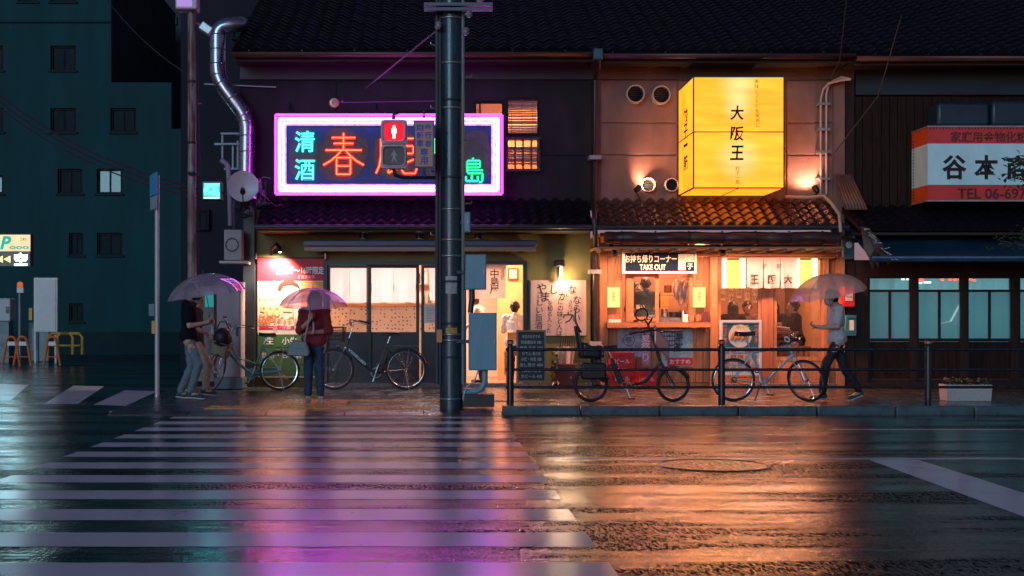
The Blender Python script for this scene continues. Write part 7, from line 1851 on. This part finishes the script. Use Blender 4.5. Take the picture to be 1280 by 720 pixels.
    if legs and pants is not None:
        p_ = MB(); p_.ell(q['pelvis'] - up_ * .02, (.112, .158, .118), Rt)
        for s_ in 'lr':
            K, A = q['k' + s_], q['a' + s_]; p_.cap(q['h' + s_].lerp(q['pelvis'], .12), K, .088, .070, 12).cap(K, K.lerp(A, .86 if bare_ankle else .95), .071, .056, 12)
        remesh(p_.build('trousers', pants, t, local=True), max(vox, .012), 3, .030)
    if legs and shoes is not None:
        for s_ in 'lr':
            A, T_ = q['a' + s_], q['t' + s_]; d = (T_ - A); d = Vector((d.x, d.y, d.z * 1.0)); dn = d.normalized(); hl_ = A - Vector((0, 0, .05)) - Vector((dn.x, dn.y, 0)) * .04
            sm_ = MB(); sm_.cap(hl_ + Vector((0, 0, .005)), A + Vector((0, 0, .0)), .040, .042, 12).cap(hl_, T_ + Vector((0, 0, .0)), .040, .034, 12)
            so = remesh(sm_.build('shoe', shoes, t, local=True), .010, 3)
            MB().bar(hl_ - Vector((0, 0, .033)) - dn * .03, T_ - Vector((0, 0, .026)) + dn * .03, .074, .018).build('sole', sole or shoes, so, local=True, bevel=.008)
    return t, q

def umbrella(label, apex, axis, Rr, depth, mat, ribm, shaft_len, n=8, handle=True, seed=0):
    """canopy of n panels over n ribs, shaft, ferrule and crook"""
    ax = Vector(axis).normalized(); u, v, _ = frame_of(ax); apex = Vector(apex); t = thing('umbrella', label, 'umbrella', apex - ax * shaft_len)
    def pt(a, s, sag=0.0):
        r = Rr * math.sin(s * 1.25) / math.sin(1.25); h = depth * (1 - math.cos(s * 1.25)) / (1 - math.cos(1.25))
        return apex - ax * (h + sag) + (u * math.cos(a) + v * math.sin(a)) * r
    for k in range(n):
        a0 = k * math.tau / n
        def fn(i, j, a0=a0):
            w = math.sin(math.pi * i); a = a0 + i * math.tau / n; p = pt(a, j * (1 - .07 * w * j * j)); c_ = pt(a0, j).lerp(pt(a0 + math.tau / n, j), i)
            return p.lerp(c_, .35) + ax * (-.012 * w * j)
        MB().grid(fn, 8, 10).build('canopy_panel', mat, t, ang=60)
        MB().tube([pt(a0, j / 8, .006) for j in range(9)], .0048, 5).build('rib', ribm, t)
    s_ = MB(); s_.tube([apex + ax * .07, apex], [.003, .006], 8).tube([apex, apex - ax * shaft_len], .006, 8); s_.build('shaft', ribm, t)
    if handle:
        e_ = apex - ax * shaft_len; pts = [e_ + ax * .10, e_]; 
        for k in range(1, 8): pts.append(e_ + u * (.035 - .035 * math.cos(k * math.pi / 7)) - ax * (.045 * math.sin(k * math.pi / 7) * 1.2))
        MB().tube(pts, .012, 8).build('handle', M('pale_plastic_handle', (.5, .5, .52), .35), t)
    return t
film = GLASS('clear_umbrella_film', (.80, .88, .90), .10, .08, .30, (.92, .90, 1.0), .14)
pinkf = GLASS('pinkish_umbrella_film', (.92, .76, .9), .06, .15, .42, (.97, .74, .95), .10)
orangef = GLASS('cloudy_umbrella_film', (.95, .82, .75), .05, .15, .56, (1.0, .82, .68), .08)
shaftm = M('grey_umbrella_rib', (.10, .10, .11), .35, .6)

denim = M('blue_grey_denim', (.115, .17, .20), .8, 0, .2, 14, bump=.2, bscale=120)
dark_denim = M('dark_blue_denim', (.014, .040, .085), .8, 0, .25, 14, bump=.2, bscale=120)
black_tee = M('black_tee', (.007, .007, .010), .85, 0, .2, 20, bump=.1, spec=.15)
red_knit = M('dark_red_knit', (.20, .018, .026), .85, 0, .2, 30, bump=.35, bscale=150)
grey_tee = M('light_grey_tee', (.42, .42, .42), .8, 0, .1, 14)
white_uni = M('white_work_shirt', (.72, .66, .60), .75, 0, .06, 10)
black_pants = M('black_trousers', (.010, .010, .013), .75, 0, .2, 20)
dark_shoe = M('dark_shoe', (.012, .012, .015), .5); teal_shoe = M('dark_teal_sneaker', (.02, .05, .065), .5); pale_sole = M('pale_sole', (.5, .55, .56), .5)
beige_shoe = M('pale_beige_shoe', (.42, .33, .28), .5)
# man with the clear umbrella, walking to the right and looking at his phone
A_, qa = person('man in black tee and grey blue jeans walking with a dark face mask', (PX(236, 19.35), 19.35, .03), 0,
    dict(pelvis=(.0, 0, .92), chest=(.0, 0, 1.22), neck=(-.01, 0, 1.43), head=(.035, 0, 1.575), look=(1, 0, -.16), el=(.03, .23, 1.09), er=(.05, -.22, 1.09), wl=(.27, .10, 1.13), wr=(.29, -.10, 1.14), fl=(.6, -.4, .5), fr=(.6, .4, .5), cl=1.2, cr=1.2,
         hl=(0, .088, .90), hr=(0, -.088, .90), kl=(.02, .09, .48), al=(-.15, .10, .10), tl=(.02, .11, .03), kr=(.16, -.09, .52), ar=(.04, -.09, .10), tr=(.22, -.10, .04)),
    black_tee, denim, dark_shoe, M('pale_sole', (.5, .55, .56)), .72, mask=M('black_mask', (.012, .012, .016), .7), scale=1.0)
person('person in dark top and beige trousers walking half hidden behind the man in black tee', (PX(243, 20.1), 20.1, .03), R_(-6),
    dict(pelvis=(.02, 0, .90), chest=(.02, 0, 1.19), neck=(.02, 0, 1.39), head=(.06, 0, 1.52), look=(1, 0, -.1), sl=(.02, .17, 1.34), sr=(.02, -.17, 1.34), el=(.0, .22, 1.07), er=(.10, -.21, 1.07), wl=(.1, .2, .84), wr=(.26, -.14, 1.0), hl=(.02, .085, .88), hr=(.02, -.085, .88),
         kr=(.26, -.09, .50), ar=(.20, -.09, .11), tr=(.36, -.09, .05), kl=(-.02, .09, .48), al=(-.22, .09, .12), tl=(-.08, .09, .04)),
    M('dark_navy_top', (.012, .016, .022), .8), M('beige_trousers', (.36, .30, .19), .8, 0, .15, 14), dark_shoe, pale_sole, .8, scale=.97)
ph = MB().c((A_.location.x + .335, A_.location.y - .0, 1.215), (.012, .075, .15), (0, -.5, 0)).build('phone', black_metal, bevel=.006); tag(ph, 'dark phone held up in both hands by the man in the black tee', 'phone')
umbrella('clear plastic umbrella with a pink sheen held by the man at the left', (A_.location.x + .22, 19.33, 1.90), (-.15, -.05, 1), .60, .34, film, shaftm, .86)
# woman with the pink umbrella, facing the viewer
B_, qb = person('woman in dark red knit and blue jeans standing under the pink umbrella', (PX(393, 18.2), 18.2, PZ0 + .005), R_(-90),
    dict(pelvis=(0, 0, .90), chest=(0, 0, 1.18), neck=(-.01, 0, 1.37), head=(.02, .01, 1.505), look=(1, .1, -.1), sl=(0, .16, 1.32), sr=(0, -.16, 1.32), er=(.03, -.22, 1.05), wr=(.19, -.05, 1.20), fr=(.4, .5, .8), cr=1.4,
         el=(.03, .22, 1.05), wl=(.20, -.02, 1.02), fl=(.2, -1, .0), cl=.8, hl=(0, .08, .87), hr=(0, -.08, .87), kl=(.02, .085, .48), kr=(.01, -.085, .48), al=(0, .09, .085), ar=(0, -.09, .085), tl=(.13, .12, .03), tr=(.13, -.12, .03)),
    red_knit, dark_denim, beige_shoe, pale_sole, 1.25, hair='long', bare_ankle=True, scale=.97)
umbrella('pinkish translucent umbrella hiding the face of the woman in red', (PX(391, 17.9), 17.93, PZ(359.5, 17.9)), (.0, -.12, 1), .475, .26, pinkf, shaftm, .58)
hb_ = thing('handbag', 'grey blue shoulder bag hanging at the side of the woman in red', 'bag', P(373, 447, 18.0))
bm_ = M('grey_blue_leather', (.13, .18, .21), .4, 0, .25, 14, bump=.2)
c0 = P(373.5, 435, 17.98); T = Matrix.Translation(c0)
pl_ = [(-.155, -.11), (.135, -.12), (.155, -.06), (.11, .09), (-.09, .10), (-.165, -.04)]
MB().prism(pl_, c0 - Vector((0, .055, 0)), (1, 0, 0), (0, 0, 1), .11).build('bag_body', bm_, hb_, bevel=.02)
MB().prism([(-.09, .0), (.10, -.01), (.11, .085), (-.09, .095)], c0 - Vector((0, .062, 0)), (1, 0, 0), (0, 0, 1), .006).build('flap', bm_, hb_, bevel=.002)
MB().tube([c0 + Vector((-.08, 0, .09)), c0 + Vector((-.04, -.02, .17)), c0 + Vector((.05, -.02, .17)), c0 + Vector((.09, 0, .09))], .009, 8).build('handle', bm_, hb_)
MB().tube([c0 + Vector((.08, -.02, .09)), c0 + Vector((.13, -.10, .30)), c0 + Vector((.17, -.13, .50)), c0 + Vector((.12, -.06, .66))], .012, 8).build('strap', M('pale_bag_strap', (.35, .33, .34), .5), hb_)
# pedestrian striding left with the tilted umbrella
C_, qc = person('person in pale grey tee and black trousers striding left under the tilted umbrella', (PX(1046, 18.85), 18.85, PZ0), R_(180),
    dict(pelvis=(0, 0, .90), chest=(.01, 0, 1.20), neck=(.02, 0, 1.41), head=(.085, 0, 1.53), look=(1, 0, -.28), sl=(.02, .175, 1.36), sr=(.02, -.175, 1.36), el=(.06, .22, 1.10), er=(.04, -.21, 1.09), wl=(.27, .10, 1.09), wr=(.27, -.12, 1.10), fl=(.8, -.3, .2), fr=(.8, .3, .2), cl=1.3, cr=1.3,
         kl=(.20, .09, .52), al=(.24, .09, .11), tl=(.40, .09, .055), kr=(-.13, -.09, .50), ar=(-.36, -.09, .14), tr=(-.22, -.09, .035)),
    grey_tee, black_pants, teal_shoe, pale_sole, .80, mask=M('pale_blue_mask', (.45, .52, .62), .7), scale=.98)
umbrella('cloudy clear umbrella glowing orange, tilted forward over the striding person at the right', (PX(1030, 18.8), 18.75, PZ(343, 18.8)), (-.20, -.10, 1), .56, .30, orangef, shaftm, .62)
# people inside the shops
SEAT = dict(pelvis=(0, 0, .52), chest=(.04, 0, .82), neck=(.05, 0, 1.02), head=(.09, 0, 1.16), sl=(.05, .175, .965), sr=(.05, -.175, .965), el=(.16, .22, .74), er=(.16, -.22, .74), wl=(.38, .12, .78), wr=(.38, -.12, .78), fl=(1, -.2, 0), fr=(1, .2, 0),
            hl=(.04, .09, .50), hr=(.04, -.09, .50), kl=(.44, .10, .50), kr=(.44, -.10, .50), al=(.42, .10, .10), ar=(.42, -.10, .10), tl=(.56, .11, .04), tr=(.56, -.11, .04))
stool('wooden chair under the man in the black shirt', 997, 23.9)
person('seated man in a black shirt seen in profile at a table inside the restaurant entrance', (PX(997, 23.9), 23.9, .30), R_(180), SEAT, black_tee, black_pants, dark_shoe, vox=.011, sleeve=.9)
stool('wooden chair under the companion partly hidden behind the red brown door mullion', 966, 24.6)
person('seated person with black hair and black clothes partly hidden behind the red brown door mullion', (PX(968, 24.7), 24.7, .30), R_(-120), SEAT, black_tee, black_pants, dark_shoe, vox=.013, sleeve=.9, hair='long')
stool('wooden chair under the guest with the bare face at the left inside the restaurant', 934, 25.4)
person('seated guest with short hair facing the street at the left inside the restaurant', (PX(934, 25.5), 25.5, .30), R_(-100), {**SEAT, 'look': (1, .3, -.1)}, M('brown_shirt', (.10, .05, .05), .8), black_pants, dark_shoe, vox=.013)
stool('wooden chair under the guest with dark hair turned away', 916, 25.2)
person('seated guest with dark hair turned away at the left inside the restaurant', (PX(916, 25.2), 25.2, .30), R_(70), SEAT, black_tee, black_pants, dark_shoe, vox=.013, hair='long')
navy_tee = M('dark_teal_work_tee', (.012, .05, .06), .8)
c_a, _ = person('cook in dark teal tee seen from behind through the ticket window pane', (PX(808, 23.75), 23.75, .30), R_(95), dict(el=(.10, .24, 1.12), er=(.10, -.24, 1.12), wl=(.30, .15, 1.05), wr=(.30, -.15, 1.05), head=(.07, 0, 1.57), look=(1, 0, -.4)), navy_tee, black_pants, dark_shoe, vox=.011)
text('旨い', 'lettering', white_ink, None, (PX(800.5, 23.58), 23.575, 1.46), w=.16, bold=.02).parent = None
_t = bpy.data.objects[[o.name for o in bpy.data.objects if o.name.startswith('lettering') and o.parent is None][-1]]
_mw = Matrix.Translation(c_a.location) @ Matrix.Rotation(c_a.rotation_euler.z, 4, 'Z'); _t.parent = c_a; _t.matrix_parent_inverse = _mw.inverted()
person('second cook in a dark cap at the left edge of the ticket window pane', (PX(795, 24.3), 24.3, .30), R_(-60), {}, navy_tee, black_pants, dark_shoe, vox=.013, scale=.95)
person('cook in white seen through the glass just left of the sliding door stiles', (PX(512, 25.5), 25.5, .046), R_(-100), dict(head=(.05, 0, 1.57), look=(1, .2, -.5)), white_uni, black_pants, dark_shoe, vox=.013, sleeve=.95, scale=.93)
person('cook in white shirt standing bent behind the grey boxes in the open doorway', (PX(603, 24.3), 24.3, .046), R_(165), dict(chest=(.06, 0, 1.22), neck=(.10, 0, 1.41), head=(.17, 0, 1.54), sl=(.08, .175, 1.36), sr=(.08, -.175, 1.36), look=(1, 0, -.35), el=(.12, .22, 1.1), er=(.12, -.22, 1.1), wl=(.34, .12, 1.05), wr=(.34, -.12, 1.05)), white_uni, black_pants, dark_shoe, vox=.012, sleeve=.95)
stool('wooden stool under the seated man in white', 643, 24.0, .20)
SB = {**SEAT, **{k: (v[0], v[1], v[2] + .24) for k, v in SEAT.items() if isinstance(v, tuple) and k not in ('fl', 'fr', 'al', 'ar', 'tl', 'tr')}}
person('seated man in a white shirt with his back to the street in the open doorway', (PX(643, 23.95), 23.95, .046), R_(80), SB, white_uni, black_pants, dark_shoe, vox=.011, sleeve=1.2)
t = thing('counter_chair', 'orange wooden chair back behind the seated man in white', 'chair', (PX(646, 23.7), 23.7, .046)); x = PX(645, 23.75)
MB().b(x - .18, x + .18, 23.74, 24.1, .56, .60).build('seat', dt_, t); MB().b(x - .16, x + .19, 23.70, 23.73, .86, .99).build('backrest', WOOD('orange_counter_wood', (.55, .22, .07)), t)
for sx in (-.15, .15):
    MB().c((x + sx, 23.715, .45), (.035, .03, .80)).build('leg', dt_, t); MB().c((x + sx, 24.08, .303), (.035, .03, .51)).build('leg', dt_, t)

# one suffix for repeats, and every child keeps plain names
bpy.context.view_layer.update()
